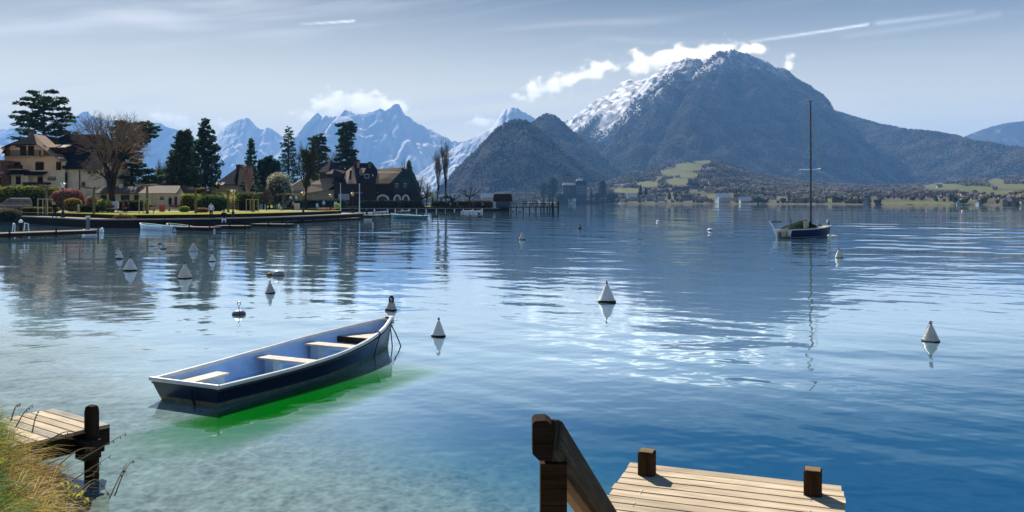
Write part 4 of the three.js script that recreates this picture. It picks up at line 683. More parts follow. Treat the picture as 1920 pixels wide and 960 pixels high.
conifer('cypress_tree', 'narrow green cypress at the right gable of the shingled villa', 767, 301, 258, { r: 1.5, shape: (k) => Math.pow(1 - k, 0.6), n: 90, dense: 9, c: [0.03, 0.055, 0.025], rise: 0.6, droop: 0, size: 1.2 });
for (const [u, v, Z, l, s] of [[821, 268, 247, 'left and shorter of the two tall leafless poplars', 3], [836, 252, 245, 'right and taller of the two tall leafless poplars', 9]]) bareTree('poplar_tree', l, u, v, Z, { levels: 6, first: 0.22, spread: 0.3, up: 0.5, r: 0.3, wide: 0.62, fork: 6, twig: std([0.10, 0.085, 0.06], 0.95), bark: barkDark, seed: s, fine: 3 });
// pollarded planes and a palm on the far quay
function pollard(label, u, v, Z, s) { seed(s); const g = ground(u, Z, 1.0), H = topY(v, Z) - g.y, t = base('pollard_tree', g, 0, label, 'tree'), b = mb(); mb().tube([V(0, -0.2, 0), V(0.05, H * 0.55, 0)], [0.28, 0.22], 7).build('trunk', barkDark, t); for (let i = 0; i < 9; i++) { const a = i / 9 * 6.28, r = H * rr(0.4, 0.62), y = H * rr(0.72, 1); b.tube([V(0, H * 0.5, 0), V(Math.cos(a) * r * 0.5, H * 0.66, Math.sin(a) * r * 0.5), V(Math.cos(a) * r, y, Math.sin(a) * r)], [0.17, 0.12, 0.10], 5); b.ball(Math.cos(a) * r, y, Math.sin(a) * r, 0.18, 1, 1); } b.build('limbs', barkDark, t); return t; }
pollard('dark pollarded plane tree with knobbed limbs above the clipped hedge', 880, 352, 238, 4); pollard('smaller pollarded tree between the gazebo and the knobbed plane', 850, 362, 240, 6); pollard('pollarded tree at the right corner of the shingled villa', 790, 360, 244, 8);
{ const g = ground(811, 243, 1.0), t = base('palm_tree', g, 0, 'small green palm left of the two poplars', 'tree'), b = mb(), H = topY(357, 243) - g.y; seed(4); mb().tube([V(0, -0.2, 0), V(0, H * 0.6, 0)], 0.22, 7).build('trunk', bark, t); for (let i = 0; i < 34; i++) { const a = i * 2.4, e = rr(-0.3, 1.3), d = V(Math.cos(a) * Math.cos(e), Math.sin(e), Math.sin(a) * Math.cos(e)), o = V(0, H * 0.6, 0), L = rr(1.3, 1.9); const p1 = o.clone().addScaledVector(d, L * 0.6), p2 = o.clone().addScaledVector(d, L); p2.y -= 0.45; const s = V(-d.z, 0, d.x).normalize().multiplyScalar(0.22); tone(b, [0.06, 0.10, 0.03], rr(0.6, 1.5)); b.tri(o, p1.clone().add(s), p1.clone().sub(s)).tri(p1.clone().add(s), p2, p1.clone().sub(s)); } b.build('crown', LEAF, t); }
// young staked trees on the lawn
function staked(label, u, v, Z, rail) { seed(Math.round(u)); const g = ground(u, Z), H = topY(v, Z) - g.y, t = base('young_tree', g, 0, label, 'tree'), m = mb(); mb().tube([V(0, -0.1, 0), V(0, H * 0.97, 0)], [0.17, 0.12], 7).build('trunk', std([0.13, 0.125, 0.07], 0.9), t); for (let i = 0; i < 46; i++) { const a = rnd() * 6.28, r = rr(0.7, 1.6); m.tube([V(0, H * 0.93, 0), V(Math.cos(a) * r * 0.6, H * rr(0.93, 1), Math.sin(a) * r * 0.6), V(Math.cos(a) * r, H * rr(0.94, 1.03), Math.sin(a) * r)], [0.05, 0.035, 0.02], 3, false); } m.build('limbs', twigTan, t); if (rail) { const st = std([0.42, 0.33, 0.2], 0.9); for (const x of [-0.85, -0.28, 0.28, 0.85]) mb().tube([V(x, -0.1, 0.25), V(x, 1.75, 0.25)], 0.05, 6).build('stake', st, t); mb().box(0, 1.72, 0.27, 1.86, 0.09, 0.06).build('rail', st, t); } return t; }
staked('young staked tree with a rail frame near the blue van', 87, 347, 97, 1); staked('slim young tree behind the left part of the lawn', 176, 350, 98, 0); staked('young staked tree with a rail frame in front of the white cottage', 276, 345, 99, 1); staked('slim young tree at the left end of the low hedge past the cottage', 367, 352, 103, 0); staked('young staked tree with a rail frame beside the tall clipped hedge', 474, 361, 118, 1); staked('slim young tree left of the yellow street lamp', 428, 355, 112, 0); staked('slim young tree left of the villa terrace', 531, 363, 140, 0);
// hedges, shrubs and flower bushes
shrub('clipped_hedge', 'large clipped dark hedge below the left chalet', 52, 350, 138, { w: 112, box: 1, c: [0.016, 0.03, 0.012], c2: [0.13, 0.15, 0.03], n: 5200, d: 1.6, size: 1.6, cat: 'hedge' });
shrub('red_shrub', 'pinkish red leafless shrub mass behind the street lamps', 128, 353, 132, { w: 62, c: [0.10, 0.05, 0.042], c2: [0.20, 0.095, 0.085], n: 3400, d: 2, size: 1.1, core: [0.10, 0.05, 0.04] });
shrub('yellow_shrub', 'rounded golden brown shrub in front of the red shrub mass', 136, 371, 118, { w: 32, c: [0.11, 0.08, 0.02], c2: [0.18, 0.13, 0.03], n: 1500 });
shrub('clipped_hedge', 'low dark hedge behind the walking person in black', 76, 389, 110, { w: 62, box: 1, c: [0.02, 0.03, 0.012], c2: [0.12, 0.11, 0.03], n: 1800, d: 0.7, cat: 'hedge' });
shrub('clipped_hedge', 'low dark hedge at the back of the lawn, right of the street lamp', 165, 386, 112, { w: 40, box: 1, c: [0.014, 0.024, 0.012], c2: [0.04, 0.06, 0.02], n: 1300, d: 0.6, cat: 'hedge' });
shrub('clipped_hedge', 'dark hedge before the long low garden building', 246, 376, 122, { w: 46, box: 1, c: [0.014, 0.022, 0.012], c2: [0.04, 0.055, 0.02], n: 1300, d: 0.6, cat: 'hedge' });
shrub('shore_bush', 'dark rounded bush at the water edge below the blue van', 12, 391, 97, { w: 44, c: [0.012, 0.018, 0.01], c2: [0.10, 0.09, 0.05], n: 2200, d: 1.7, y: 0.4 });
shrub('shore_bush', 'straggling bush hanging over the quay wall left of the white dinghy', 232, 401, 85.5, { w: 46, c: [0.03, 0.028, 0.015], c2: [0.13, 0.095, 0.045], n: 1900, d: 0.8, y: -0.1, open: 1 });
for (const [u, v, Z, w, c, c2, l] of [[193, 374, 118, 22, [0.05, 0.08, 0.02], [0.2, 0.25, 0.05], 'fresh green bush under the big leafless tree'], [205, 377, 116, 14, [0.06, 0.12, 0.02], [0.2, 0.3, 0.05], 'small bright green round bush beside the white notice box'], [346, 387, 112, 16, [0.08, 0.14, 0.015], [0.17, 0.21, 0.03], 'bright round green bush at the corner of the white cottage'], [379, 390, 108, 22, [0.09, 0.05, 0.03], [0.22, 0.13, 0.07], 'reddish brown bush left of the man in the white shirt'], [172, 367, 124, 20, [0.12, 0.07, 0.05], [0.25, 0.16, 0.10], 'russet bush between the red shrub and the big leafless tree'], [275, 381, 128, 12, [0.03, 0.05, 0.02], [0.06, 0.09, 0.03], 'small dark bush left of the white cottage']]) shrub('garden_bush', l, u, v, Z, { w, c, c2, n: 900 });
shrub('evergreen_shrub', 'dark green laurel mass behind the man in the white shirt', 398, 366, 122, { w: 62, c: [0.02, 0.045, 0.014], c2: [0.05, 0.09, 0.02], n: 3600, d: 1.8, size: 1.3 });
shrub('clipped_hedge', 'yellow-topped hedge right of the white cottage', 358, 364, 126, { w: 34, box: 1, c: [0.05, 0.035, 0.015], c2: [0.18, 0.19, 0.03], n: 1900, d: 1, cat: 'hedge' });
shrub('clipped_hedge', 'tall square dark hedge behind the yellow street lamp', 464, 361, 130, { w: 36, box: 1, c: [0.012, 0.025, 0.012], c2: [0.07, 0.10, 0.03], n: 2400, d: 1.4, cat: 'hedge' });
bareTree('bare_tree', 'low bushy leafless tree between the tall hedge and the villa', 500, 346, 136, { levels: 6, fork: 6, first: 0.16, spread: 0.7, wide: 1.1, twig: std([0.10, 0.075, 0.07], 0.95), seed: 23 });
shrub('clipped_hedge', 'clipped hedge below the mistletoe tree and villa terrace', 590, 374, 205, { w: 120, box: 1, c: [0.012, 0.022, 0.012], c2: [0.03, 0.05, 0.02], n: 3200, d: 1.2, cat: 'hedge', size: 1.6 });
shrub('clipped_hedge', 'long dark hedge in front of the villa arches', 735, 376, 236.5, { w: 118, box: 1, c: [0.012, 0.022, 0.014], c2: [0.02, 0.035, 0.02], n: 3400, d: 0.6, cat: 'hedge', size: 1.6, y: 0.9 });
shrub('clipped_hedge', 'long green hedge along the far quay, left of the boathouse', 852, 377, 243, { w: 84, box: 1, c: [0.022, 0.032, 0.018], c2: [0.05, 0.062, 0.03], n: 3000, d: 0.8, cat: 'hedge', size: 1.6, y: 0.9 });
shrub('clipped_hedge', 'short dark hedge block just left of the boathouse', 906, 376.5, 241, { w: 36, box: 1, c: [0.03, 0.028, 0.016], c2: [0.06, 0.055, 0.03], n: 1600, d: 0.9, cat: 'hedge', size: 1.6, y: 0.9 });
shrub('garden_bush', 'pale ornamental grass beside the villa flagpole', 632, 381, 165, { w: 12, c: [0.25, 0.26, 0.04], c2: [0.3, 0.27, 0.05], n: 420, open: 1 });
shrub('garden_bush', 'reddish flower border at the far end of the lawn', 612, 390, 148, { w: 34, c: [0.14, 0.05, 0.05], c2: [0.32, 0.16, 0.13], n: 700, open: 1 });
for (const [u, v, Z, w, l] of [[438, 365, 150, 60, 'vine-covered pergola rows behind the laurel mass'], [395, 350, 158, 60, 'tangled brown creeper below the tallest spruce']]) shrub('vine_row', l, u, v, Z, { w, c: [0.14, 0.11, 0.04], c2: [0.32, 0.28, 0.09], n: 1500, d: 1.2, open: 1, cat: 'vines' });

// ------------------------------------------------------------------ houses on the promontory
const plaster = (c) => std(c, 0.92, { map: rep(T.mottle, 0.25), bumpMap: rep(T.mottleBump, 0.6), bumpScale: 0.01 });
const slate = std([0.016, 0.019, 0.030], 0.8, { map: rep(T.stone, 0.6), bumpMap: rep(T.mottleBump, 1.2), bumpScale: 0.02 }), tan = std([0.36, 0.265, 0.19], 0.9, { map: rep(T.stone, 0.4), bumpMap: rep(T.mottleBump, 1), bumpScale: 0.03 }), tanDark = std([0.26, 0.19, 0.14], 0.9, { map: rep(T.stone, 0.4), bumpMap: rep(T.mottleBump, 1), bumpScale: 0.03 }), shutterM = std([0.035, 0.014, 0.012], 0.8), timber = std([0.05, 0.026, 0.016], 0.85), glass = std([0.015, 0.018, 0.022], 0.1), whiteM = std([0.62, 0.60, 0.56], 0.8);  // tan colours roof sides as sunlit beside the dark ones
// a house is drawn up in pixels of the photograph's scale at its own distance: x to the right of its origin, y up, z towards the lake
function house(name, u, Z, y0, label, turn = 0, cat = 'house') {
  const s = Z / F, o = base(name, ground(u, Z, y0), turn, label, cat), vg = V0 + (EYE - y0) / s;
  const X = (pu) => (pu - u) * s, Y = (pv) => (vg - pv) * s;
  return { o, s, X, Y,
    block: (n, u0, u1, v0, v1, z0, z1, m) => mb().box((X(u0) + X(u1)) / 2, (Y(v0) + Y(v1)) / 2, (z0 + z1) / 2, X(u1) - X(u0), Y(v0) - Y(v1), z1 - z0).build(n, m, o),
    // a window: a dark opening set in the wall, its frame proud of it
    window: (n, u0, u1, v0, v1, z, m = glass, f = timber, kids = 1) => { const w = X(u1) - X(u0), h = Y(v0) - Y(v1), cx = (X(u0) + X(u1)) / 2, cy = (Y(v0) + Y(v1)) / 2; const q = mb(); for (const k of [-1, 1]) { q.box(cx + k * (w / 2 + 0.04), cy, z + 0.04, 0.08, h + 0.16, 0.1); q.box(cx, cy + k * (h / 2 + 0.04), z + 0.04, w - 0.005, 0.08, 0.1); } const fr = q.build(n, f, o); mb().box(cx, cy, z + 0.01, w, h, 0.03).build(m === glass ? 'pane' : 'shutter', m, fr); if (kids > 1) { const b = mb(); b.box(cx, cy, z + 0.035, 0.06, h, 0.05); b.build('mullion', f, fr); } mb().box(cx, cy - h / 2 - 0.11, z + 0.08, w + 0.24, 0.06, 0.16).build('sill', whiteM, fr); return fr; },
    face: (n, pts, m, t = 0.16) => { const P = pts.map(([pu, pv, z]) => V(X(pu), Y(pv), z)), nrm = V(0, 0, 0).crossVectors(P[1].clone().sub(P[0]), P[2].clone().sub(P[0])).normalize(); if (nrm.y < -0.01 || (Math.abs(nrm.y) <= 0.01 && nrm.z < 0)) { P.reverse(); nrm.negate(); } const Q = P.map((p) => p.clone().addScaledVector(nrm, -t)), b = mb(); const a1 = P[1].clone().sub(P[0]).normalize(), a2 = V(0, 0, 0).crossVectors(nrm, a1), uvOf = (p) => { const d = p.clone().sub(P[0]); return [d.dot(a1), d.dot(a2)]; };
      for (let i = 1; i < P.length - 1; i++) { b.tri(P[0], P[i], P[i + 1], null, uvOf(P[0]), uvOf(P[i]), uvOf(P[i + 1])); b.tri(Q[0], Q[i + 1], Q[i]); } for (let i = 0; i < P.length; i++) { const j = (i + 1) % P.length; b.quad(P[j], P[i], Q[i], Q[j]); } return b.build(n, m, o); },
    wall: (n, pts, m, z0, z1) => { const sh = new THREE.Shape(pts.map(([pu, pv]) => new THREE.Vector2(X(pu), Y(pv)))), g = new THREE.ExtrudeGeometry(sh, { depth: z1 - z0, bevelEnabled: false }); g.translate(0, 0, z0); return put(n, g, m, o); } };
}
{ // the large chalet at the far left
  const h = house('chalet', 75, 150, LAWN, 'large peach chalet with dark jerkin-head roof, balconies and brown shutters', 0), peach = plaster([0.84, 0.60, 0.45]), low = plaster([0.78, 0.68, 0.57]), white = plaster([0.78, 0.70, 0.61]);
  h.wall('wall', [[8, 395], [8, 290], [22, 271], [75, 271], [98, 289], [122, 303], [122, 395]], peach, -12, 0);
  h.block('ground_floor', 4, 60, 395, 327, -8, 1.2, low); h.block('ground_floor', 60, 122, 395, 323, -10, 0.05, low); h.block('side_wing', 122, 190, 395, 313, -13, -0.8, white);
  // front roof: jerkin head, left slope, long right slope painted paler as sunlit
  h.face('jerkin_head', [[54, 250, -1.6], [23, 271, 1.2], [76, 271, 1.2]], slate, 0.2);
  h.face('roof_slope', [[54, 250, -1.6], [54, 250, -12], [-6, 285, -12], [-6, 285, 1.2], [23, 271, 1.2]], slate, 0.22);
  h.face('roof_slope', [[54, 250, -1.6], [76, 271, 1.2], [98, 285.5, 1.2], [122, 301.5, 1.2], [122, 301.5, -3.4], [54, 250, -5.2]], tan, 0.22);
  // main roof behind, hipped to the right, its long front slope sweeping down over the wing; hip end coloured as lit
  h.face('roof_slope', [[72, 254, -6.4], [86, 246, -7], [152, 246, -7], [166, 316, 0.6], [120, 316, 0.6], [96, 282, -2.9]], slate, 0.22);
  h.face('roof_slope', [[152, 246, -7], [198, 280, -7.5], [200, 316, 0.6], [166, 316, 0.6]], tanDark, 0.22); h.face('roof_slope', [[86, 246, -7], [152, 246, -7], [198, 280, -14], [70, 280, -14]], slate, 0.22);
  h.face('dormer_roof', [[86, 270, -1.6], [107, 270, -1.6], [105, 276, 0.2], [92, 276, 0.2]], tan, 0.12); h.block('dormer', 92, 104, 288, 276, -4, -0.1, timber); h.face('dormer_roof', [[108, 270, -2], [123, 270, -2], [121, 275.5, -0.4], [109, 275.5, -0.4]], std([0.5, 0.42, 0.36], 0.8), 0.12); h.block('dormer', 110, 120, 286, 275.5, -4, -0.7, timber);  // small roofs painted pale to look sunlit
  const ch = h.block('chimney', 24.5, 31.5, 274, 243, -5.6, -4.8, plaster([0.20, 0.16, 0.15])); { const k = mb(), X = h.X, Y = h.Y; for (const a of [25, 31]) k.box(X(a), Y(240.5), -5.2, 0.14, 0.5, 0.7); k.box(X(28), Y(238.4), -5.2, 0.95, 0.16, 0.95); k.build('chimney_cap', std([0.12, 0.10, 0.10], 0.9), ch); }
  mb().geo(new THREE.SphereGeometry(0.36, 14, 6, 0, 6.283, 0, 1.1), new THREE.Matrix4().makeRotationX(1.3).setPosition(h.X(34.5), h.Y(251), -4.9)).build('satellite_dish', std([0.25, 0.17, 0.17], 0.7), h.o);
  h.block('gable_panel', 14, 18.5, 293, 271.5, -0.02, 0.08, std([0.28, 0.10, 0.05], 0.85)); h.face('gable_panel', [[82, 271, 0.08], [82, 293, 0.08], [108, 293, 0.08], [98, 286, 0.08]], std([0.26, 0.10, 0.05], 0.85), 0.07);
  const balcony = (u0, u1, v0, v1, z) => { const X = h.X, Y = h.Y, fl = mb().box((X(u0) + X(u1)) / 2, Y(v1) - 0.08, z / 2 + 0.05, X(u1) - X(u0), 0.16, z).build('balcony', plaster([0.55, 0.42, 0.28]), h.o); const r = mb(); r.box((X(u0) + X(u1)) / 2, Y(v0), z, X(u1) - X(u0), 0.08, 0.08); r.box((X(u0) + X(u1)) / 2, Y(v1) + 0.12, z, X(u1) - X(u0), 0.06, 0.06); r.build('handrail', timber, fl); const n = Math.round((X(u1) - X(u0)) / 0.16), b = mb(); for (let i = 0; i <= n; i++) b.box(lerp(X(u0), X(u1), i / n), (Y(v0) + Y(v1)) / 2, z, 0.045, Y(v0) - Y(v1), 0.045); tag(b.build('balusters', timber, fl), null, null, null, 'stuff'); for (const s of [u0, u1]) mb().box(X(s), (Y(v0) + Y(v1)) / 2 + 0.05, z, 0.2, Y(v0) - Y(v1) + 0.1, 0.2).build('corner_post', timber, fl); };
  balcony(18, 81.5, 283, 293, 1.1); balcony(3, 53, 311, 317.5, 2.0);
  for (const [a, b, c, d, z, m] of [[39, 48.5, 292, 272, 0.02, shutterM], [54, 63, 292, 272, 0.02, shutterM], [23.5, 38, 317, 302.5, 0.02, shutterM], [67.5, 81.5, 319, 302.5, 0.02, shutterM], [106.5, 114, 319, 302.5, 0.02, shutterM], [16.5, 27.5, 346, 329, 1.22, shutterM], [38.5, 45.5, 346, 329.5, 1.22, shutterM], [72, 80, 346, 330, 0.07, shutterM], [91, 104, 338.5, 331, 0.07, glass], [161, 166.5, 325, 315, -0.78, glass], [171, 176, 325, 315, -0.78, glass], [150, 155, 352, 340, -0.78, glass]]) h.window('window', a, b, c, d, z, m, timber, m === glass ? 2 : 1);
  h.face('lean_to_roof', [[-2, 319.5, 0.1], [56, 319.5, 0.1], [56, 325.5, 2.4], [-2, 325.5, 2.4]], slate, 0.25); h.face('lean_to_roof', [[56, 321.5, 0.1], [89.5, 321.5, 0.1], [89.5, 327, 1.9], [56, 327, 1.9]], slate, 0.25);
  h.block('porch_wall', 52, 96, 352, 342, 0.1, 1.6, std([0.03, 0.035, 0.055], 0.9)); mb().tube([V(h.X(145.5), h.Y(395), -0.7), V(h.X(145.5), h.Y(318), -0.7)], 0.08, 6).build('downpipe', timber, h.o);
  for (const [a, b] of [[0, 5], [0, 8]]) h.block('bracket', 29 + b, 31 + b, 276, 273, 0.0, 0.9, timber);
}
{ // a neighbour, only its right edge inside the picture
  const h = house('neighbour_house', -30, 146, LAWN, 'edge of a white-roofed neighbouring house at the extreme left', 0); h.block('wall', -70, 1.5, 395, 300, -8, 0, plaster([0.25, 0.12, 0.09])); h.face('roof_slope', [[-70, 270, -4], [-14, 270, -4], [5.5, 293, 1.0], [-74, 293, 1.0]], std([0.55, 0.5, 0.48], 0.8)); h.block('porch_roof', -40, 7, 326, 322, 0, 1.5, std([0.4, 0.34, 0.3], 0.9)); h.window('window', -2.5, 0.8, 345, 330, 0.02, shutterM);
}
{ // long low garden building behind the bare tree
  const h = house('garden_building', 220, 142, LAWN, 'long low white garden building with grey roof behind the big leafless tree', 0), w = plaster([0.55, 0.50, 0.48]); h.block('wall', 182, 264, 394, 360, -5, 0, w); h.face('roof_slope', [[180, 349, -2.6], [266, 349, -2.6], [268, 362, 0.7], [178, 362, 0.7]], std([0.16, 0.13, 0.12], 0.9, { map: rep(T.stone, 0.4) }), 0.15); h.face('roof_slope', [[180, 349, -2.6], [266, 349, -2.6], [268, 362, -5.8], [178, 362, -5.8]], slate, 0.15);
  for (const [a, b] of [[190, 199], [228, 242], [253, 262]]) h.window('window', a, b, 384, 364, 0.02, std([0.03, 0.02, 0.018], 0.7), timber); h.block('chimney', 214, 219, 353, 344, -2.4, -1.8, w);
}
{ // the small white cottage with the sunlit tiled roof
  const h = house('cottage', 300, 132, LAWN, 'small white cottage with sunlit mossy roof and open timber porch', 0), w = plaster([0.62, 0.58, 0.53]); const X = h.X, Y = h.Y;
  h.block('wall', 287, 333, 393, 361, -4.6, -0.3, w); h.wall('gable_wall', [[333, 393], [333, 362], [339.5, 351], [346.5, 362], [346.5, 393]], w, -4.2, 0.1); h.block('back_wall', 262, 287, 393, 361, -4.6, -4.3, w);
  const tile = std([0.46, 0.40, 0.33], 0.9, { map: rep(T.stone, 0.9), bumpMap: rep(T.mottleBump, 1.2), bumpScale: 0.05 });
  h.face('roof_slope', [[267, 347.5, -2.2], [340, 347.5, -2.2], [332.5, 362, 0.45], [261, 362, 0.45]], tile, 0.14); h.face('roof_slope', [[267, 347.5, -2.2], [340, 347.5, -2.2], [340, 362, -5], [261, 362, -5]], tile, 0.14); h.face('roof_slope', [[340, 347.2, -2.2], [332.5, 362, 0.5], [333.5, 363, 0.6], [340.5, 349.5, 0.3]], slate, 0.1); h.face('roof_slope', [[340, 347.3, 0.35], [349, 363.5, 0.35], [349, 363.5, -4.4], [340, 347.3, -4.4]], slate, 0.14);
  for (const pu of [263, 275, 286]) mb().box(X(pu), (Y(393) + Y(362)) / 2, 0.2, 0.16, Y(362) - Y(393), 0.16).build('porch_post', std([0.4, 0.33, 0.24], 0.9), h.o); mb().box(X(274), Y(371), 0.2, X(286) - X(263), 0.1, 0.1).build('porch_rail', std([0.4, 0.33, 0.24], 0.9), h.o);
  h.window('window', 299.5, 305.5, 375, 368, -0.28, glass, std([0.1, 0.11, 0.12], 0.7), 2); h.window('window', 316, 319.5, 384, 369, -0.28, glass, timber); h.window('door', 338.5, 342.5, 391, 367.5, 0.12, std([0.02, 0.025, 0.07], 0.6), std([0.3, 0.4, 0.5], 0.7)); h.window('door', 326, 331.5, 390, 367, -0.28, std([0.03, 0.03, 0.06], 0.6), std([0.3, 0.35, 0.42], 0.7));
}
{ // a dark roof behind the cottage
  const h = house('small_house', 342, 190, LAWN, 'low dark-roofed house behind the small white cottage', 0); h.block('wall', 320, 366, 395, 346, -6, 0, plaster([0.35, 0.31, 0.28])); h.face('roof_slope', [[324, 335, -3], [362, 335, -3], [368, 352, 0.8], [318, 352, 0.8]], slate, 0.2); h.face('roof_slope', [[324, 335, -3], [362, 335, -3], [368, 352, -7], [318, 352, -7]], slate, 0.2); h.face('skylight', [[346, 339, -1.9], [350, 339, -1.9], [353, 343, -1.0], [349, 343, -1.0]], std([0.7, 0.72, 0.75], 0.2), -0.05); h.block('ridge_cap', 324, 363, 336, 334.6, -3.15, -2.85, std([0.4, 0.4, 0.42], 0.8)); h.block('gable_wall', 313, 322, 372, 333, -4, -1, plaster([0.5, 0.44, 0.36]));
}
{ // the old house with steep roofs
  const h = house('old_house', 445, 176, LAWN, 'old steep-roofed house with chimney behind the pink birch', 0), w = plaster([0.42, 0.36, 0.34]), brown = std([0.13, 0.075, 0.06], 0.9, { map: rep(T.stone, 0.5) });
  h.block('wall', 408, 478, 398, 346, -9, 0, w); h.face('roof_slope', [[430, 314, -4.5], [437, 314, -4.5], [447, 346, 0.8], [404, 346, 0.8]], std([0.018, 0.024, 0.05], 0.8), 0.2); h.face('roof_slope', [[430, 314, -4.5], [404, 346, 0.8], [404, 346, -9.5]], brown, 0.2); h.face('roof_slope', [[437, 314, -4.5], [447, 346, 0.8], [447, 346, -9.5]], brown, 0.2); h.face('eaves_roof', [[404, 342, 0.6], [424, 342, 0.6], [424, 347, 2.0], [402, 347, 2.0]], std([0.5, 0.4, 0.32], 0.9), 0.1);
  h.wall('gable_wall', [[446, 346], [450, 313], [457, 309], [470, 330], [478, 346]], w, -7, 0.3); h.face('roof_slope', [[449, 308, 0.7], [440, 340, 0.7], [440, 340, -8], [449, 308, -8]], brown, 0.2); h.face('roof_slope', [[449, 308, 0.7], [484, 343, 0.7], [484, 343, -8], [449, 308, -8]], brown, 0.2);
  const c = h.block('chimney', 430.5, 437, 318, 308.5, -4.9, -4.1, std([0.12, 0.07, 0.06], 0.9)); mb().box(h.X(433.8), h.Y(307.6), -4.5, 0.95, 0.16, 1).build('chimney_cap', std([0.3, 0.28, 0.27], 0.9), c);
  for (const [a, b, v0, v1] of [[415, 419, 362, 352], [426, 431, 362, 352], [438, 443, 366, 350], [455, 460, 336, 327], [464, 469, 362, 350]]) h.window('window', a, b, v0, v1, a > 450 && v0 < 340 ? 0.32 : 0.02, glass, whiteM);
}
{ // the shingled villa: hipped wing, tower, mansard block with chimneys, cross wing coloured as sunlit, gable coloured as shaded
  const Z = 246, h = house('shingled_villa', 655, Z, 1.0, 'large shingle-roofed lakeside villa with pyramid tower, dormers and white arches', 0, 'villa'), dark = std([0.035, 0.03, 0.036], 0.9, { map: rep(T.stone, 0.3) }), pale = plaster([0.30, 0.28, 0.28]), litShing = tan, shadeShing = std([0.055, 0.038, 0.055], 0.85, { map: rep(T.stone, 0.4) });  // two shingle colours paint the lit and shaded roof sides
  h.block('wall', 530, 628, 390, 356, -14, -1, pale); h.block('wall', 626, 706, 390, 343, -16, -0.4, dark); h.block('wall', 704, 736, 390, 343, -14, -1, dark);
  // low hipped wing on the left, slopes towards the sun painted tan, the rest painted as shade
  h.face('roof_slope', [[570, 324, -8], [547, 337, -8], [523, 364, 0.6], [563, 364, 0.6], [572, 345, -3.5]], litShing, 0.3); h.face('roof_slope', [[570, 324, -8], [621, 324, -7], [625, 346, -0.6], [612, 356, 0.6], [563, 364, 0.6], [572, 345, -3.5]], litShing, 0.3); h.face('roof_slope', [[621, 324, -7], [645, 343, -5], [642, 345, 0.2], [624, 344, 0.2]], shadeShing, 0.3); h.face('roof_slope', [[570, 324, -8], [621, 324, -7], [621, 356, -15], [530, 364, -15]], shadeShing, 0.3);
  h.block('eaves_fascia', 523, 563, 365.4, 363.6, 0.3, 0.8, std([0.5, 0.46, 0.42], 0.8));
  // tower and small hip: lit left face and shaded faces put into the colours
  h.face('tower_roof', [[608.5, 297.5, -9], [589, 321, -5], [610, 321.5, -4]], std([0.17, 0.125, 0.13], 0.9, { map: rep(T.stone, 0.4) }), 0.25); h.face('tower_roof', [[608.5, 297.5, -9], [610, 321.5, -4], [638, 319, -8]], shadeShing, 0.25); h.face('tower_roof', [[608.5, 297.5, -9], [589, 321, -5], [608, 321, -14]], shadeShing, 0.25); h.face('tower_roof', [[608.5, 297.5, -9], [638, 319, -8], [608, 321, -14]], shadeShing, 0.25); h.block('tower', 591, 633, 345, 320.5, -13, -5.4, std([0.06, 0.045, 0.035], 0.9));
  h.face('hip_roof', [[620, 316, -4], [607, 325, -2.5], [621, 325, -2]], std([0.40, 0.30, 0.26], 0.9), 0.15); h.face('hip_roof', [[620, 316, -4], [621, 325, -2], [640, 325, -3.4], [640, 319, -6]], shadeShing, 0.15); h.block('hip_wall', 609, 638, 332, 324.6, -6, -2.8, dark);
  // mansard block: sunlit left slope painted pale, shaded slopes painted dark
  h.face('mansard_slope', [[655, 308, -7], [641, 320, -6], [642, 333, -3], [650, 343.5, 0.2], [669, 343.5, 0.6]], std([0.55, 0.38, 0.29], 0.9, { map: rep(T.stone, 0.4), bumpMap: rep(T.mottleBump, 1), bumpScale: 0.03 }), 0.3); h.face('mansard_slope', [[655, 308, -7], [661, 303.5, -7], [691, 303.5, -7], [702, 317, -5.5], [705.5, 344, 0.6], [669, 343.5, 0.6]], std([0.035, 0.028, 0.045], 0.85, { map: rep(T.stone, 0.4) }), 0.3); h.face('mansard_slope', [[691, 303.5, -7], [702, 317, -5.5], [705.5, 344, 0.6], [705.5, 344, -15]], shadeShing, 0.3); h.face('mansard_slope', [[655, 308, -7], [691, 303.5, -7], [705, 344, -16], [641, 344, -16]], shadeShing, 0.3);
  const cc = (a, b, v0, v1, z, m) => { const k = h.block('chimney', a, b, v0, v1, z, z + 1.1, m); mb().box((h.X(a) + h.X(b)) / 2, h.Y(v1) + 0.1, z + 0.55, h.X(b) - h.X(a) + 0.25, 0.18, 1.35).build('chimney_cap', timber, k); };
  cc(655, 663, 315, 300.5, -7.4, std([0.07, 0.045, 0.045], 0.9)); cc(663.6, 667.5, 316, 302, -6.2, std([0.30, 0.20, 0.18], 0.9)); cc(685, 690, 314, 303, -6, std([0.07, 0.09, 0.09], 0.9));
  h.face('dormer_roof', [[669, 314, -4.6], [681, 314, -4.6], [680, 325, -1.6], [671, 325, -1.6]], litShing, 0.15); h.block('dormer', 672, 679.5, 333, 325, -4.5, -2.2, std([0.14, 0.13, 0.10], 0.9)); h.window('window', 682, 690, 334, 326, -1.6, glass, whiteM); h.face('skylight', [[693.5, 327, -3.2], [696, 327, -3.2], [698, 330, -2.6], [695.5, 330, -2.6]], std([0.6, 0.62, 0.68], 0.2), -0.08);
  { const m = mb(), X = h.X, Y = h.Y; m.box(X(654.7), Y(328), -1.9, 0.55, 3.0, 0.6, 0, -0.5); m.build('roof_stack', std([0.045, 0.03, 0.03], 0.9), h.o); }
  // cross wing and its gable, sunlight and shade put into their colours
  h.face('roof_slope', [[702, 315, -6.5], [747, 312.5, -6.5], [750, 320.5, -4.6], [730, 343.5, 0.8], [705, 343.5, 0.8]], std([0.36, 0.265, 0.17], 0.9, { map: rep(T.stone, 0.4), bumpMap: rep(T.mottleBump, 1), bumpScale: 0.03 }), 0.3);
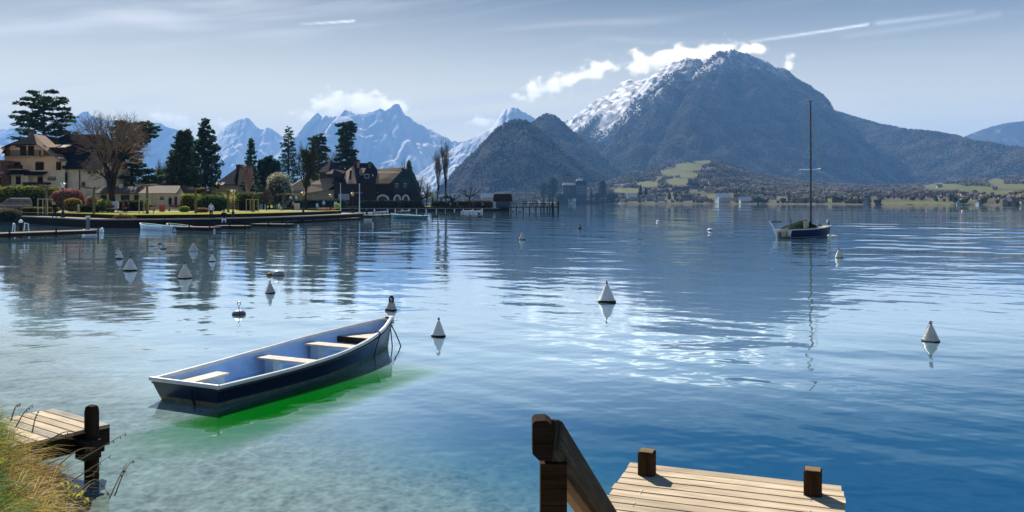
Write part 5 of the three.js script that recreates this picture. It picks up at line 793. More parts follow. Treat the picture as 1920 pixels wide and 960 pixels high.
  { const b = mb(), X = h.X, Y = h.Y; for (let i = 0; i < 11; i++) { const u = 705 + i * 3.9; b.box(X(u), Y(323.2) + 0.12, -3.6, 0.22, 0.14, 0.75, 0.5, 0.5); } tag(b.build('snow_guards', std([0.62, 0.55, 0.46], 0.7), h.o), null, null, null, 'stuff'); }
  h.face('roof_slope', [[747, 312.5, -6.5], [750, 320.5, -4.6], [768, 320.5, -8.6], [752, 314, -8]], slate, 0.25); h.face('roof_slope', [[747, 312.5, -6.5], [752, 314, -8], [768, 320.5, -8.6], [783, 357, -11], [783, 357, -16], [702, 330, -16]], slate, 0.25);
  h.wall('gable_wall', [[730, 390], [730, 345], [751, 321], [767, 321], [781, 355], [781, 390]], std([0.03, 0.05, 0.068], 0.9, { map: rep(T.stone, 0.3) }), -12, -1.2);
  h.block('weatherboard_band', 749, 768, 343, 335, -1.25, -1.05, std([0.03, 0.055, 0.065], 0.9)); for (const a of [740, 755.5]) h.window('window', a, a + 6, 353, 343.5, -1.15, glass, std([0.06, 0.09, 0.11], 0.8), 2);
  const arch = (u0, u1, v0, v1) => { const X = h.X, Y = h.Y, w = (X(u1) - X(u0)) / 2, cx = (X(u0) + X(u1)) / 2, by = Y(v1), ry = Y(v0) - by, s = new THREE.Shape(), t = 0.5; s.moveTo(-w, 0); for (let i = 0; i <= 16; i++) { const a = Math.PI * (1 - i / 16); s.lineTo(Math.cos(a) * w, ry * (0.35 + 0.65 * Math.sin(a))); } s.lineTo(w, 0); s.lineTo(w - t, 0); for (let i = 16; i >= 0; i--) { const a = Math.PI * (1 - i / 16); s.lineTo(Math.cos(a) * (w - t), (ry - t) * (0.35 + 0.65 * Math.sin(a))); } s.lineTo(-w + t, 0); s.closePath(); const g = new THREE.ExtrudeGeometry(s, { depth: 0.3, bevelEnabled: false, curveSegments: 4 }); g.translate(cx, by, -0.95); const r = put('arch', g, std([0.55, 0.58, 0.66], 0.8), h.o); mb().box(cx, by + ry * 0.4, -0.98, w * 1.7, ry * 0.8, 0.08).build('pane', glass, r); };
  h.block('arcade_wall', 688, 770, 390, 362, -3, -0.96, std([0.016, 0.018, 0.03], 0.9)); for (const [a, b] of [[690, 703.5], [705, 729], [737, 751.5], [753, 767.5]]) arch(a, b, 364.5, 379); h.block('string_course', 688, 708, 362, 361.2, -0.96, -0.8, std([0.4, 0.42, 0.5], 0.8)); h.block('string_course', 664, 680, 362, 361.2, -0.4, -0.2, std([0.4, 0.42, 0.5], 0.8));
  h.block('awning', 634, 655, 375, 363.4, -0.38, -0.2, std([0.30, 0.33, 0.42], 0.8)); h.block('terrace_screen', 560, 630, 379, 368, -0.98, -0.7, std([0.26, 0.25, 0.28], 0.8)); for (const u of [549, 558, 571, 584]) h.window('window', u, u + 5, 376, 367, -0.95, glass, whiteM);
}
{ // boathouse at the end of the far quay, and the timber pier beyond it
  const h = house('boathouse', 943, 243, 0.0, 'small boathouse with dark roof and blue-grey walls at the quay end', 0, 'boathouse'), X = h.X, Y = h.Y, boards = std([0.07, 0.10, 0.15], 0.85, { map: rep(T.grain, 0.3, 1) });
  for (let i = 0; i < 6; i++) h.block('board', 930, 954.5, 388.6 - i * 2.1, 386.6 - i * 2.1, -4, 0, boards); h.block('base', 929.4, 955.4, 396, 388.7, -4, 0.1, std([0.012, 0.012, 0.014], 0.9)); h.wall('gable_wall', [[954.5, 388.6], [954.5, 376], [956.5, 376], [956.5, 388.6]], boards, -4, -0.1); h.face('roof_slope', [[925.5, 363.5, -2], [959, 363.5, -2], [961, 376.5, 0.7], [924.5, 376.5, 0.7]], std([0.028, 0.016, 0.015], 0.9, { map: rep(T.stone, 0.5) }), 0.2); h.face('roof_slope', [[925.5, 363.5, -2], [959, 363.5, -2], [961, 376.5, -4.7], [924.5, 376.5, -4.7]], slate, 0.2);
  const p = house('timber_pier', 1000, 243, 0.0, 'dark timber pier with railings reaching out from the boathouse', 0, 'pier'); const D = std([0.016, 0.014, 0.014], 0.9);
  p.block('deck', 956, 1047.5, 389.3, 387.6, -2.2, 0, D); p.block('handrail', 956, 1047.5, 382.2, 380.9, -0.15, 0, D); p.block('handrail', 956, 1047.5, 382.2, 380.9, -2.2, -2.05, D);
  for (const u of [958, 968, 981, 993, 1005, 1014, 1020, 1026, 1031, 1038]) { p.block('pile', u - 1.1, u + 1.1, 397, 389.3, -0.3, 0.05, D); p.block('post', u - 0.6, u + 0.6, 389, 381, -0.13, -0.02, D); } for (const u of [1036, 1046.5]) p.block('tall_post', u - 1.4, u + 1.4, 397, 377.5, -0.35, 0.1, D); for (const u of [963, 987, 1000, 1010, 1017, 1023, 1029, 1034, 1042]) p.block('post', u - 0.5, u + 0.5, 389, 381, -0.13, -0.02, D);
  const g = house('gazebo', 836, 240, 0.95, 'small dark garden gazebo below the two poplars', 0, 'gazebo'); for (const u of [826, 846]) g.block('post', u - 1, u + 1, 391, 371, -2.6, -2.3, D); for (const u of [827, 845]) g.block('post', u - 1, u + 1, 391, 371, -0.2, 0, D); g.face('roof_slope', [[836, 366, -1.3], [823, 371.5, 0.3], [849, 371.5, 0.3]], D, 0.12); g.face('roof_slope', [[836, 366, -1.3], [823, 371.5, 0.3], [823, 371.5, -2.9]], D, 0.12); g.face('roof_slope', [[836, 366, -1.3], [849, 371.5, 0.3], [849, 371.5, -2.9]], D, 0.12); g.block('bench', 828, 844, 387.5, 385.5, -2.2, -1.6, D);
}

// ------------------------------------------------------------------ buoys, boats, lamps, people, the van
const buoyWhite = std([0.62, 0.60, 0.62], 0.55, { map: rep(T.mottle, 1.2) }), buoyTan = std([0.45, 0.38, 0.30], 0.7, { map: rep(T.stone, 1.5) }), buoyKinds = [buoyWhite, std([0.60, 0.58, 0.54], 0.6, { map: rep(T.stone, 1.1) }), std([0.66, 0.65, 0.66], 0.5, { map: rep(T.mottle, 2.1) }), std([0.56, 0.53, 0.52], 0.65, { map: rep(T.stone, 0.7) })], weed = std([0.025, 0.03, 0.012], 0.9), greyF = std([0.12, 0.13, 0.17], 0.5, { map: rep(T.mottle, 1.5) });
{
  // a conical mooring buoy: cone with a rounded skirt, weedy waterline, steel stem and ring; some trail a chain down their side
  const cone = (name, label, u, v, w, h, o = {}) => {
    const p = on(u, v - 1.5, 0), Z = -p.z, R = w / 2 / F * Z, H = h / F * Z, t = base(name, p, o.turn ?? 0.4 + u, label, 'buoy'), m = o.mat ?? buoyKinds[Math.round(u) % 4];
    mb().lathe([[0.0, -0.3 * H], [R * 0.7, -0.22 * H], [R * 0.98, -0.04 * H], [R, 0.035 * H], [R * 0.97, 0.085 * H], [R * 0.9, 0.13 * H], [R * 0.62, 0.40 * H], [R * 0.33, 0.66 * H], [R * 0.17, 0.80 * H], [R * 0.13, 0.815 * H], [0, 0.82 * H]], 22).build('cone', m, t);
    mb().lathe([[R * 1.012, -0.05 * H], [R * 1.025, 0.01 * H], [R * 1.02, 0.055 * H], [R * 1.0, 0.075 * H]], 22).build('waterline_band', weed, t);
    mb().lathe([[0, 0.8 * H], [R * 0.1, 0.8 * H], [R * 0.1, 0.87 * H], [R * 0.05, 0.88 * H], [R * 0.04, 0.98 * H], [0, 0.985 * H]], 8).build('stem', rust, t);
    const rg = mb(); rg.geo(new THREE.TorusGeometry(R * 0.17, R * 0.05, 6, 14), new THREE.Matrix4().makeTranslation(0, 0.9 * H, 0)); rg.build('ring', o.ring ?? rust, t);
    if (o.chain) { const q = mb(); for (let i = 0; i < 12; i++) { const k = i / 11, x = -lerp(R * 0.15, R * 1.05, k) - 0.015, y = lerp(0.86 * H, 0.02 * H, k); q.geo(new THREE.TorusGeometry(R * 0.075, R * 0.026, 5, 8), new THREE.Matrix4().makeRotationFromEuler(new THREE.Euler(i % 2 ? 1.3 : 0.2, 0.3, 0.8)).setPosition(x, y, R * 0.12)); } tag(q.build('chain', chainMat, t), null, null, null, 'stuff'); t.rotation.y = 0; }
    if (o.tyre) { mb().geo(new THREE.TorusGeometry(R * 0.42, R * 0.15, 8, 18), new THREE.Matrix4().makeScale(0.85, 1.2, 1).setPosition(0, 0.72 * H, R * 0.32)).build('rope_collar', std([0.03, 0.022, 0.018], 0.9), t); mb().geo(new THREE.CylinderGeometry(R * 0.16, R * 0.2, 0.28 * H, 10), new THREE.Matrix4().makeTranslation(0, 0.86 * H, 0)).build('head', buoyTan, t); t.rotation.y = 0; }
    t.rotation.z = o.lean ?? Math.sin(u * 7.3) * 0.09; t.rotation.x = Math.cos(u * 3.1) * 0.07;
    return t;
  };
  cone('cone_buoy', 'largest white cone buoy, alone in the middle of the lake view', 1138, 568, 33, 41, { lean: 0 });
  cone('cone_buoy', 'white cone buoy to the right of the rowing boat bow', 822, 632, 27, 36, { lean: -0.02 });
  cone('cone_buoy', 'white cone buoy at far right with a dark chain down its left side', 1745, 641, 31, 39, { chain: 1, lean: 0.03 });
  cone('cone_buoy', 'white cone buoy just below the moored sailing boat', 1573, 485, 15, 19);
  cone('cone_buoy', 'white cone buoy left of the middle, in the dark hill reflection', 979, 451, 12, 17);
  cone('cone_buoy', 'tiny grey cone buoy out on the lake above the largest white one', 1087, 430, 8, 11, { mat: greyF });
  cone('cone_buoy', 'tall white cone buoy at the left end of the buoy cluster', 244, 509, 25, 28);
  cone('cone_buoy', 'big cream-stained white cone buoy, nearest of the left cluster', 347, 523, 26, 32, { chain: 0, mat: std([0.58, 0.52, 0.46], 0.65, { map: rep(T.mottle, 1.2) }), lean: 0.05 });
  cone('cone_buoy', 'white cone buoy behind and right of the cream-stained one', 363, 473, 18, 20);
  cone('cone_buoy', 'small white cone buoy, rightmost of the left cluster', 398, 492, 14, 17);
  cone('cone_buoy', 'small white cone buoy doubled with another, left of the tall white one', 224, 487, 14, 19);
  cone('cone_buoy', 'small white cone buoy close behind another at the far left', 221, 479, 11, 14);
  cone('cone_buoy', 'left one of three small white buoys clustered near the white dinghy', 284, 463.5, 10.5, 12.5);
  cone('cone_buoy', 'rear one of three small white buoys clustered near the white dinghy', 301, 459, 11, 13);
  cone('cone_buoy', 'right front one of three small white buoys clustered near the white dinghy', 306.5, 468, 11.5, 12);
  cone('cone_buoy', 'grey cone buoy hung with a chain between the round floats', 507, 551, 18, 24, { chain: 1, mat: std([0.40, 0.38, 0.40], 0.7, { map: rep(T.mottle, 1.2) }) });
  cone('cone_buoy', 'stained cone buoy with a rope collar behind the rowing boat bow', 733, 583, 22, 28, { tyre: 1, mat: std([0.45, 0.40, 0.37], 0.7, { map: rep(T.mottle, 1.2) }) });
  cone('cone_buoy', 'little white cone buoy in front of the teal dinghy', 327, 437, 7.5, 10);
  cone('cone_buoy', 'tiny white cone buoy before the two small pontoons', 402, 435, 5, 6); cone('cone_buoy', 'tiny white cone buoy nearer of the pair before the villa', 545, 442, 6, 6); cone('cone_buoy', 'tiny white cone buoy farther of the pair before the villa', 559.5, 429, 5, 9); cone('cone_buoy', 'tiny white cone buoy alone before the long green boat', 699, 424, 4.5, 9);
  // flattened round floats with an eye on a rod
  const round = (label, u, v, w, h, o = {}) => { const p = on(u, v - 2, 0), Z = -p.z, R = w / 2 / F * Z, H = h / F * Z, t = base('round_float', p, u, label, 'float'); const g = new THREE.SphereGeometry(R, 22, 14); g.scale(1, o.flat ?? 0.62, 1); mb().geo(g, new THREE.Matrix4().makeTranslation(0, R * 0.12, 0)).build('ball', o.mat ?? greyF, t); mb().geo(new THREE.TorusGeometry(R * 0.985, R * 0.05, 6, 24), new THREE.Matrix4().makeRotationX(Math.PI / 2).setPosition(0, R * 0.1, 0)).build('waterline_band', weed, t); if (H) { mb().tube([V(0, R * 0.6, 0), V(0, R * 0.7 + H * 0.62, 0)], 0.012, 6).build('rod', steel, t); mb().geo(new THREE.TorusGeometry(H * 0.2, 0.011, 6, 16), new THREE.Matrix4().makeTranslation(0, R * 0.7 + H * 0.82, 0)).build('eye', steel, t); t.rotation.y = 0; } return t; };
  round('dark grey round float with a long eye rod, left of the rowing boat bow', 448, 592, 25, 15);
  round('pale-topped grey round float with an eye rod beside the brown ball', 522, 519, 23, 11, { flat: 0.8, mat: std([0.22, 0.23, 0.27], 0.5, { map: rep(T.mottle, 1.5) }) });
  round('small mustard brown ball float touching the grey round float', 505, 519, 11, 0, { flat: 0.95, mat: std([0.16, 0.10, 0.02], 0.7) });
  round('flat white float far out, left one of the pair before the sailing boat', 1234, 418, 8, 0, { flat: 0.6, mat: buoyWhite }); round('flat white float, right one of the pair before the sailing boat', 1332, 434, 11, 0, { flat: 0.6, mat: buoyWhite }); round('white ball float with a dark side, far right near the other shore', 1805, 399, 5, 0, { flat: 1, mat: buoyWhite });
  // ducks on the water off the far quay
  const duckAt = [[850, 401.5], [882, 405], [898, 401], [899, 407], [921, 401], [817, 406], [824, 403], [962, 397], [975, 397.5]]; let duck;
  duckAt.forEach(([u, v], i) => { const p = on(u, v, 0); if (!i) { duck = base('water_bird', p, 0.5, 'small dark water bird swimming off the far quay', 'bird', 'water birds off the far quay'); const g = mb(); const prof = [[0.02, 0], [0.16, 0.05], [0.2, 0.13], [0.12, 0.22], [0.0, 0.25]]; const L = new THREE.LatheGeometry(prof.map(([x, y]) => new THREE.Vector2(x, y)), 12); L.scale(1.9, 1, 0.95); g.geo(L, new THREE.Matrix4().makeTranslation(0, -0.03, 0)); g.tube([V(0.26, 0.12, 0), V(0.34, 0.28, 0), V(0.36, 0.38, 0), V(0.44, 0.40, 0)], [0.10, 0.065, 0.085, 0.05], 8); g.tube([V(-0.28, 0.14, 0), V(-0.46, 0.24, 0)], [0.09, 0.02], 6); g.build('body', std([0.03, 0.03, 0.035], 0.8), duck); mb().tube([V(0.45, 0.4, 0), V(0.54, 0.385, 0)], [0.03, 0.012], 5).build('beak', std([0.5, 0.4, 0.2], 0.6), duck); } else { const c = copyOf(duck, p, i * 1.9); } });
}
// small open boats along the shore
function dinghy(name, label, a, b, W0, H0, colour, inside, rimc) {                 // a: stern, b: bow at the water [x, Z]
  const L = Math.hypot(b[0] - a[0], b[1] - a[1]), t = base(name, [a[0], 0, -a[1]], Math.atan2(b[1] - a[1], b[0] - a[0]), label, 'boat'), W = (k) => W0 / 2 * (k < 0.5 ? lerp(0.8, 1, k * 2) : Math.pow(1 - ((k - 0.5) * 2) ** 2.4, 0.75) + 0.015), Y = (k) => H0 * (1 + 0.45 * k * k);
  const P = (k, s, q, d = 0) => V(k * L + q * 0.14 * sst(0.7, 1, k), lerp(-0.12, Y(k), q), s * Math.max(W(k) * lerp(0.62, 1, Math.pow(q, 0.7)) - d, 0.006)); const hull = mb(), inn = mb(), rim = [[], []], n = 24;
  for (const s of [1, -1]) for (let i = 0; i < n; i++) for (let j = 0; j < 5; j++) { const A = i / n, B = (i + 1) / n, c = j / 5, d = (j + 1) / 5; hull.quad(P(A, s, c), P(B, s, c), P(B, s, d), P(A, s, d)); inn.quad(P(A, s, c, 0.03), P(A, s, d, 0.03), P(B, s, d, 0.03), P(B, s, c, 0.03)); }
  hull.quad(P(0, 1, 0), P(0, -1, 0), P(0, -1, 1), P(0, 1, 1)); for (let i = 0; i < n; i++) inn.quad(P(i / n, -1, 0.25, 0.03), P(i / n, 1, 0.25, 0.03), P((i + 1) / n, 1, 0.25, 0.03), P((i + 1) / n, -1, 0.25, 0.03));
  hull.build('hull', std(colour, 0.5, { map: rep(T.mottle, 0.5) }), t); inn.build('inner_hull', std(inside, 0.6), t); for (const s of [1, -1]) { const r = []; for (let i = 0; i <= 24; i++) r.push(P(i / 24, s, 1)); mb().tube(r, 0.035, 6).build('gunwale', std(rimc, 0.5), t); }
  for (const k of [0.22, 0.5, 0.74]) mb().box(k * L, H0 * 0.72, 0, 0.2, 0.03, W(k) * 1.85).build('thwart', std([0.4, 0.33, 0.25], 0.8), t); return t;
}
{
  const P = (u, v) => { const p = on(u, v, 0); return [p.x, -p.z]; };
  dinghy('dinghy', 'white dinghy with turquoise inside at the foot of the quay wall', P(315, 433), P(265, 430.5), 1.25, 0.42, [0.55, 0.60, 0.66], [0.16, 0.42, 0.46], [0.6, 0.72, 0.74]);
  dinghy('dinghy', 'teal dinghy lying against the pontoon behind the white dinghy', P(351, 431), P(316, 429), 1.2, 0.36, [0.035, 0.16, 0.19], [0.05, 0.2, 0.22], [0.2, 0.4, 0.42]);
  dinghy('dinghy', 'long slim green-blue boat at the tip of the pontoons', P(797, 410.5), P(734, 409), 1.5, 0.50, [0.05, 0.14, 0.17], [0.1, 0.2, 0.2], [0.3, 0.42, 0.42]);
  for (const [u, v, w, l, c] of [[590, 404.5, 22, 'small covered white boat behind the long pontoon, left of its pair', [0.5, 0.5, 0.5]], [712, 401, 24, 'white boat with a dark cover beside the raft box', [0.45, 0.45, 0.46]], [757, 399, 22, 'low dark motor boat off the far quay', [0.06, 0.07, 0.08]], [876, 398.5, 18, 'small white boat moored left of the boathouse', [0.6, 0.6, 0.62]], [893, 399, 16, 'small white boat moored right against the boathouse', [0.62, 0.62, 0.6]]]) dinghy('dinghy', l, P(u - w / 2, v), P(u + w / 2, v - 0.6), 1.2, 0.4, c, [0.25, 0.25, 0.26], [0.6, 0.6, 0.6]);
}
// the moored sailing boat
{
  const S = on(1469, 446.5, 0), B = on(1553, 443, 0), L = Math.hypot(B.x - S.x, B.z - S.z), t = base('sailing_boat', S, Math.atan2(-(B.z - S.z), B.x - S.x), 'blue sailing boat with white transom, bare mast and green cockpit cover at a mooring', 'sailing boat');
  const W = (k) => k < 0.45 ? lerp(0.80, 1.02, sst(0, 0.45, k)) : 1.02 * Math.pow(1 - ((k - 0.45) / 0.55) ** 2.1, 0.8) + 0.012, Y = (k) => 0.62 + 0.22 * k * k, P = (k, s, q, d = 0) => V(k * L + 0.22 * q * sst(0.75, 1, k) - 0.16 * q * sst(0.2, 0, k), lerp(-0.16, Y(k), q), s * Math.max(W(k) * lerp(0.5, 1, Math.pow(q, 0.5)) - d, 0.008));
  const hull = mb(), boot = mb(), n = 36; for (const s of [1, -1]) for (let i = 0; i < n; i++) for (let j = 0; j < 8; j++) { const a = i / n, b = (i + 1) / n, c = j / 8, d = (j + 1) / 8; (j < 2 ? boot : hull).quad(P(a, s, c), P(b, s, c), P(b, s, d), P(a, s, d)); }
  const sm = (b) => { const g = b.geometry(); g.deleteAttribute('normal'); const m = mergeVerts(g); m.computeVertexNormals(); return m; };
  put('hull', sm(hull), phys([0.004, 0.009, 0.045], 0.55, { specularIntensity: 0.4 }), t); put('boot_top', sm(boot), std([0.012, 0.012, 0.016], 0.6), t);
  for (const s of [1, -1]) { const r = []; for (let i = 0; i <= 20; i++) r.push(P(i / 20, s, 0.27, -0.006)); mb().tube(r, 0.014, 4).build('waterline_stripe', std([0.4, 0.42, 0.5], 0.5), t); const q = []; for (let i = 0; i <= 24; i++) q.push(P(i / 24, s, 1)); mb().tube(q, 0.04, 6).build('toe_rail', std([0.55, 0.53, 0.5], 0.5), t); }
  const tr = mb(); for (let j = 0; j < 6; j++) tr.quad(P(0, 1, lerp(0.14, 1, j / 6)), P(0, -1, lerp(0.14, 1, j / 6)), P(0, -1, lerp(0.14, 1, (j + 1) / 6)), P(0, 1, lerp(0.14, 1, (j + 1) / 6))); tr.build('transom', std([0.45, 0.46, 0.50], 0.5, { map: rep(T.mottle, 0.8) }), t);
  const dk = mb(); for (let i = 0; i < n; i++) dk.quad(P(i / n, 1, 0.985, 0.02), P((i + 1) / n, 1, 0.985, 0.02), P((i + 1) / n, -1, 0.985, 0.02), P(i / n, -1, 0.985, 0.02)); dk.build('deck', std([0.42, 0.41, 0.38], 0.7, { map: rep(T.mottle, 0.8) }), t);
  // outboard bracket, rudder plates and motor on the transom
  mb().box(-0.22, 0.28, 0.20, 0.08, 0.52, 0.34).build('transom_board', std([0.45, 0.36, 0.2], 0.8, { map: rep(T.grain, 1) }), t); mb().box(-0.26, 0.22, -0.18, 0.16, 0.44, 0.16).build('motor_leg', std([0.12, 0.11, 0.10], 0.6), t); mb().box(-0.27, 0.30, -0.36, 0.08, 0.4, 0.14).build('rudder', std([0.5, 0.44, 0.3], 0.8), t); mb().box(-0.24, 0.06, 0.2, 0.2, 0.1, 0.9).build('swim_step', std([0.05, 0.05, 0.05], 0.7), t);
  // tent cover over the cockpit, boom under it, hatch boards leaning on it
  const cv = mb(), rg = [[0.22, 0.62, 0.70], [0.9, 0.78, 1.02], [1.9, 0.72, 1.22], [2.75, 0.62, 1.30], [3.5, 0.42, 0.98], [4.0, 0.2, 0.82]]; for (let i = 0; i < rg.length - 1; i++) { const [xa, wa, ya] = rg[i], [xb, wb, yb] = rg[i + 1]; for (const s of [1, -1]) { const da = Y(xa / L) + 0.02, db = Y(xb / L) + 0.02, A = [V(xa, da, s * wa), V(xa, lerp(da, ya, 0.62), s * wa * 0.62), V(xa, ya, 0)], C = [V(xb, db, s * wb), V(xb, lerp(db, yb, 0.55), s * wb * 0.62), V(xb, yb, 0)]; for (const j of [0, 1]) s > 0 ? cv.quad(A[j], C[j], C[j + 1], A[j + 1]) : cv.quad(A[j + 1], C[j + 1], C[j], A[j]); } } { const g = cv.geometry(); g.deleteAttribute('normal'); const m = mergeVerts(g); m.computeVertexNormals(); put('cockpit_cover', m, std([0.010, 0.022, 0.016], 0.85, { bumpMap: rep(T.mottleBump, 1.5), bumpScale: 0.06 }), t); }
  for (const [x, z] of [[1.55, 0.55], [1.85, 0.5], [2.15, 0.46]]) mb().bar(V(x - 0.28, 0.72, z + 0.28), V(x + 0.28, 1.22, z - 0.1), 0.07, 0.025).build('batten', std([0.3, 0.27, 0.23], 0.7), t);
  mb().box(3.75, 0.86, 0.12, 0.22, 0.14, 0.24).build('winch_box', std([0.3, 0.28, 0.26], 0.7), t); mb().box(4.35, 0.84, -0.1, 0.5, 0.1, 0.4).build('sail_bag', std([0.035, 0.04, 0.03], 0.9), t);
  // mast with spreaders and stays
  const mx = L * 0.60, top = 10.1; mb().tube([V(mx, 0.6, 0), V(mx - 0.02, top * 0.5, 0), V(mx - 0.05, top, 0)], [0.075, 0.07, 0.05], 10).build('mast', std([0.035, 0.032, 0.03], 0.5), t);
  mb().box(mx - 0.05, top + 0.03, 0, 0.34, 0.05, 0.12).build('masthead', std([0.05, 0.05, 0.05], 0.5), t);
  const wx = new THREE.Matrix4().makeRotationY(-t.rotation.y); const ym = topY(316.5, 60); for (const s of [1, -1]) mb().tube([V(mx, ym, 0), V(mx - 0.12, ym + 0.04, s * 0.92)], 0.026, 6).build('spreader', std([0.62, 0.64, 0.68], 0.4), t);
  const wire = std([0.20, 0.20, 0.21], 0.5), line = (n, a, b, r) => mb().tube([a, b], r, 5, false).build(n, wire, t); line('forestay', V(mx - 0.02, top * 0.93, 0), P(0.985, 0, 1).setZ(0), 0.022); for (const s of [1, -1]) { line('shroud', V(mx - 0.03, top * 0.95, 0), V(mx - 0.12, ym + 0.04, s * 0.92), 0.008); line('shroud', V(mx - 0.12, ym + 0.04, s * 0.92), V(mx - 0.1, 0.75, s * 0.96), 0.008); } line('backstay', V(mx - 0.05, top, 0), V(-0.1, 0.7, 0), 0.006);
  mb().tube([P(0.985, 0, 1).setZ(0), V(L * 0.99 + 0.1, 1.15, 0)], 0.05, 6).build('furling_drum', chainMat, t);
  const pr = mb(); for (const s of [1, -1]) pr.tube([V(L * 0.84, 0.78, s * 0.42), V(L * 0.86, 1.28, s * 0.40), V(L * 0.99, 1.34, s * 0.14), V(L * 1.02, 1.34, 0)], 0.011, 5); tag(pr.build('pulpit', steel, t), null, null, null, 'stuff');
  mb().tube([V(-0.1, 0.66, -0.72), V(-0.42, 1.22, -0.9)], 0.028, 6).build('stern_pole', std([0.6, 0.62, 0.66], 0.4), t); mb().tube([V(-0.3, 1.16, -0.85), V(0.95, 1.14, -0.88)], 0.045, 6).build('dark_oar', std([0.01, 0.02, 0.07], 0.6), t); mb().tube([V(0.5, 0.62, 0.3), V(0.45, 1.42, 0.3)], 0.035, 6).build('flag_staff', std([0.08, 0.05, 0.05], 0.6), t);
  const f = base('mooring_float', on(1561, 446, 0), 0.3, 'low white mooring float at the bow of the sailing boat', 'float'); mb().geo(new THREE.SphereGeometry(0.33, 16, 10), new THREE.Matrix4().makeScale(1.3, 0.45, 1).setPosition(0, 0.07, 0)).build('disc', buoyWhite, f); mb().geo(new THREE.SphereGeometry(0.17, 12, 8), new THREE.Matrix4().makeTranslation(-0.36, 0.1, 0.12)).build('pick_up_ball', std([0.7, 0.66, 0.5], 0.5), f);
}
// street lamps and flagpoles
{
  const iron = std([0.012, 0.016, 0.016], 0.6), glow = { y: std([0.80, 0.48, 0.05], 0.4), w: std([0.75, 0.73, 0.70], 0.4) };
  const lamp = (label, u, vTop, vFoot, y, g) => { const p = on(u, vFoot, y), Z = -p.z, H = topY(vTop, Z) - y, t = base('street_lamp', p, 0, label, 'street lamp'); mb().lathe([[0.0, 0], [0.24, 0], [0.24, 0.12], [0.17, 0.2], [0.15, 0.7], [0.10, 0.8], [0.07, 0.95], [0.055, H * 0.55], [0.075, H * 0.57], [0.05, H * 0.6], [0.045, H - 0.95], [0.1, H - 0.93], [0.06, H - 0.85], [0, H - 0.85]], 12).build('post', iron, t);
    const l = mb(); l.geo(new THREE.CylinderGeometry(0.30, 0.17, 0.42, 6), new THREE.Matrix4().makeTranslation(0, H - 0.62, 0)); l.build('lantern', glow[g], t); const c = mb(); c.geo(new THREE.CylinderGeometry(0.05, 0.36, 0.2, 6), new THREE.Matrix4().makeTranslation(0, H - 0.3, 0)); c.geo(new THREE.SphereGeometry(0.06, 8, 6), new THREE.Matrix4().makeTranslation(0, H - 0.12, 0)); c.build('cap', iron, t); const b = mb(); for (let i = 0; i < 6; i++) { const a = i / 6 * 6.283 + 0.52; b.bar(V(Math.sin(a) * 0.17, H - 0.83, Math.cos(a) * 0.17), V(Math.sin(a) * 0.30, H - 0.41, Math.cos(a) * 0.30), 0.025, 0.025); } tag(b.build('lantern_bars', iron, t), null, null, null, 'stuff'); return t; };
  lamp('tall street lamp with pale lantern beside the walking person in black', 118, 338, 409, QUAY, 'w'); lamp('street lamp with pale lantern in front of the red shrub mass', 157.5, 340, 385, LAWN + 0.1, 'w');
  lamp('street lamp with yellow lantern, right of the crouching person', 437, 352, 409, QUAY, 'y'); lamp('street lamp with yellow lantern beside the mistletoe tree', 568.5, 356, 403.5, QUAY, 'y'); lamp('street lamp with yellow lantern, shortest and behind the flower border', 620, 361, 394, LAWN, 'y'); lamp('street lamp with yellow lantern between the two flagpoles', 661, 358, 399.5, QUAY, 'y');
  const twin = base('street_lamp', ground(550, 150), 0, 'two-armed street lamp with white globes at the villa terrace', 'street lamp'); { const H = topY(364, 150) - LAWN; mb().tube([V(0, 0, 0), V(0, H - 0.2, 0)], 0.06, 8).build('post', iron, twin); for (const s of [-0.5, 0.5]) { mb().tube([V(0, H - 0.5, 0), V(s * 0.7, H - 0.3, 0), V(s, H - 0.42, 0)], 0.035, 6).build('arm', iron, twin); mb().ball(s, H - 0.6, 0, 0.2, 1).build('globe', glow.w, twin); } }
  const pole = (label, u, v0, v1, Z) => { const p = ground(u, Z, 0.9), H = topY(v0, Z) - 0.9, t = base('flagpole', p, 0, label, 'flagpole'); mb().lathe([[0, 0], [0.13, 0], [0.13, 0.3], [0.09, 0.32], [0.05, H], [0, H]], 10).build('pole', std([0.62, 0.63, 0.66], 0.4), t); mb().ball(0, H + 0.06, 0, 0.09, 1).build('finial', std([0.6, 0.5, 0.25], 0.4), t); };
  pole('white flagpole in front of the villa, left of the pair', 638.5, 345, 390, 165); pole('white flagpole in front of the villa, right of the pair', 674, 346, 399, 140);
  const pl = base('street_lamp', ground(747, 232, QUAY), 0, 'dark bollard lamp standing on the far quay path', 'street lamp'); mb().lathe([[0, 0], [0.12, 0], [0.08, 0.3], [0.06, 1.9], [0.16, 2.0], [0.16, 2.35], [0, 2.5]], 8).build('post', iron, pl);
}
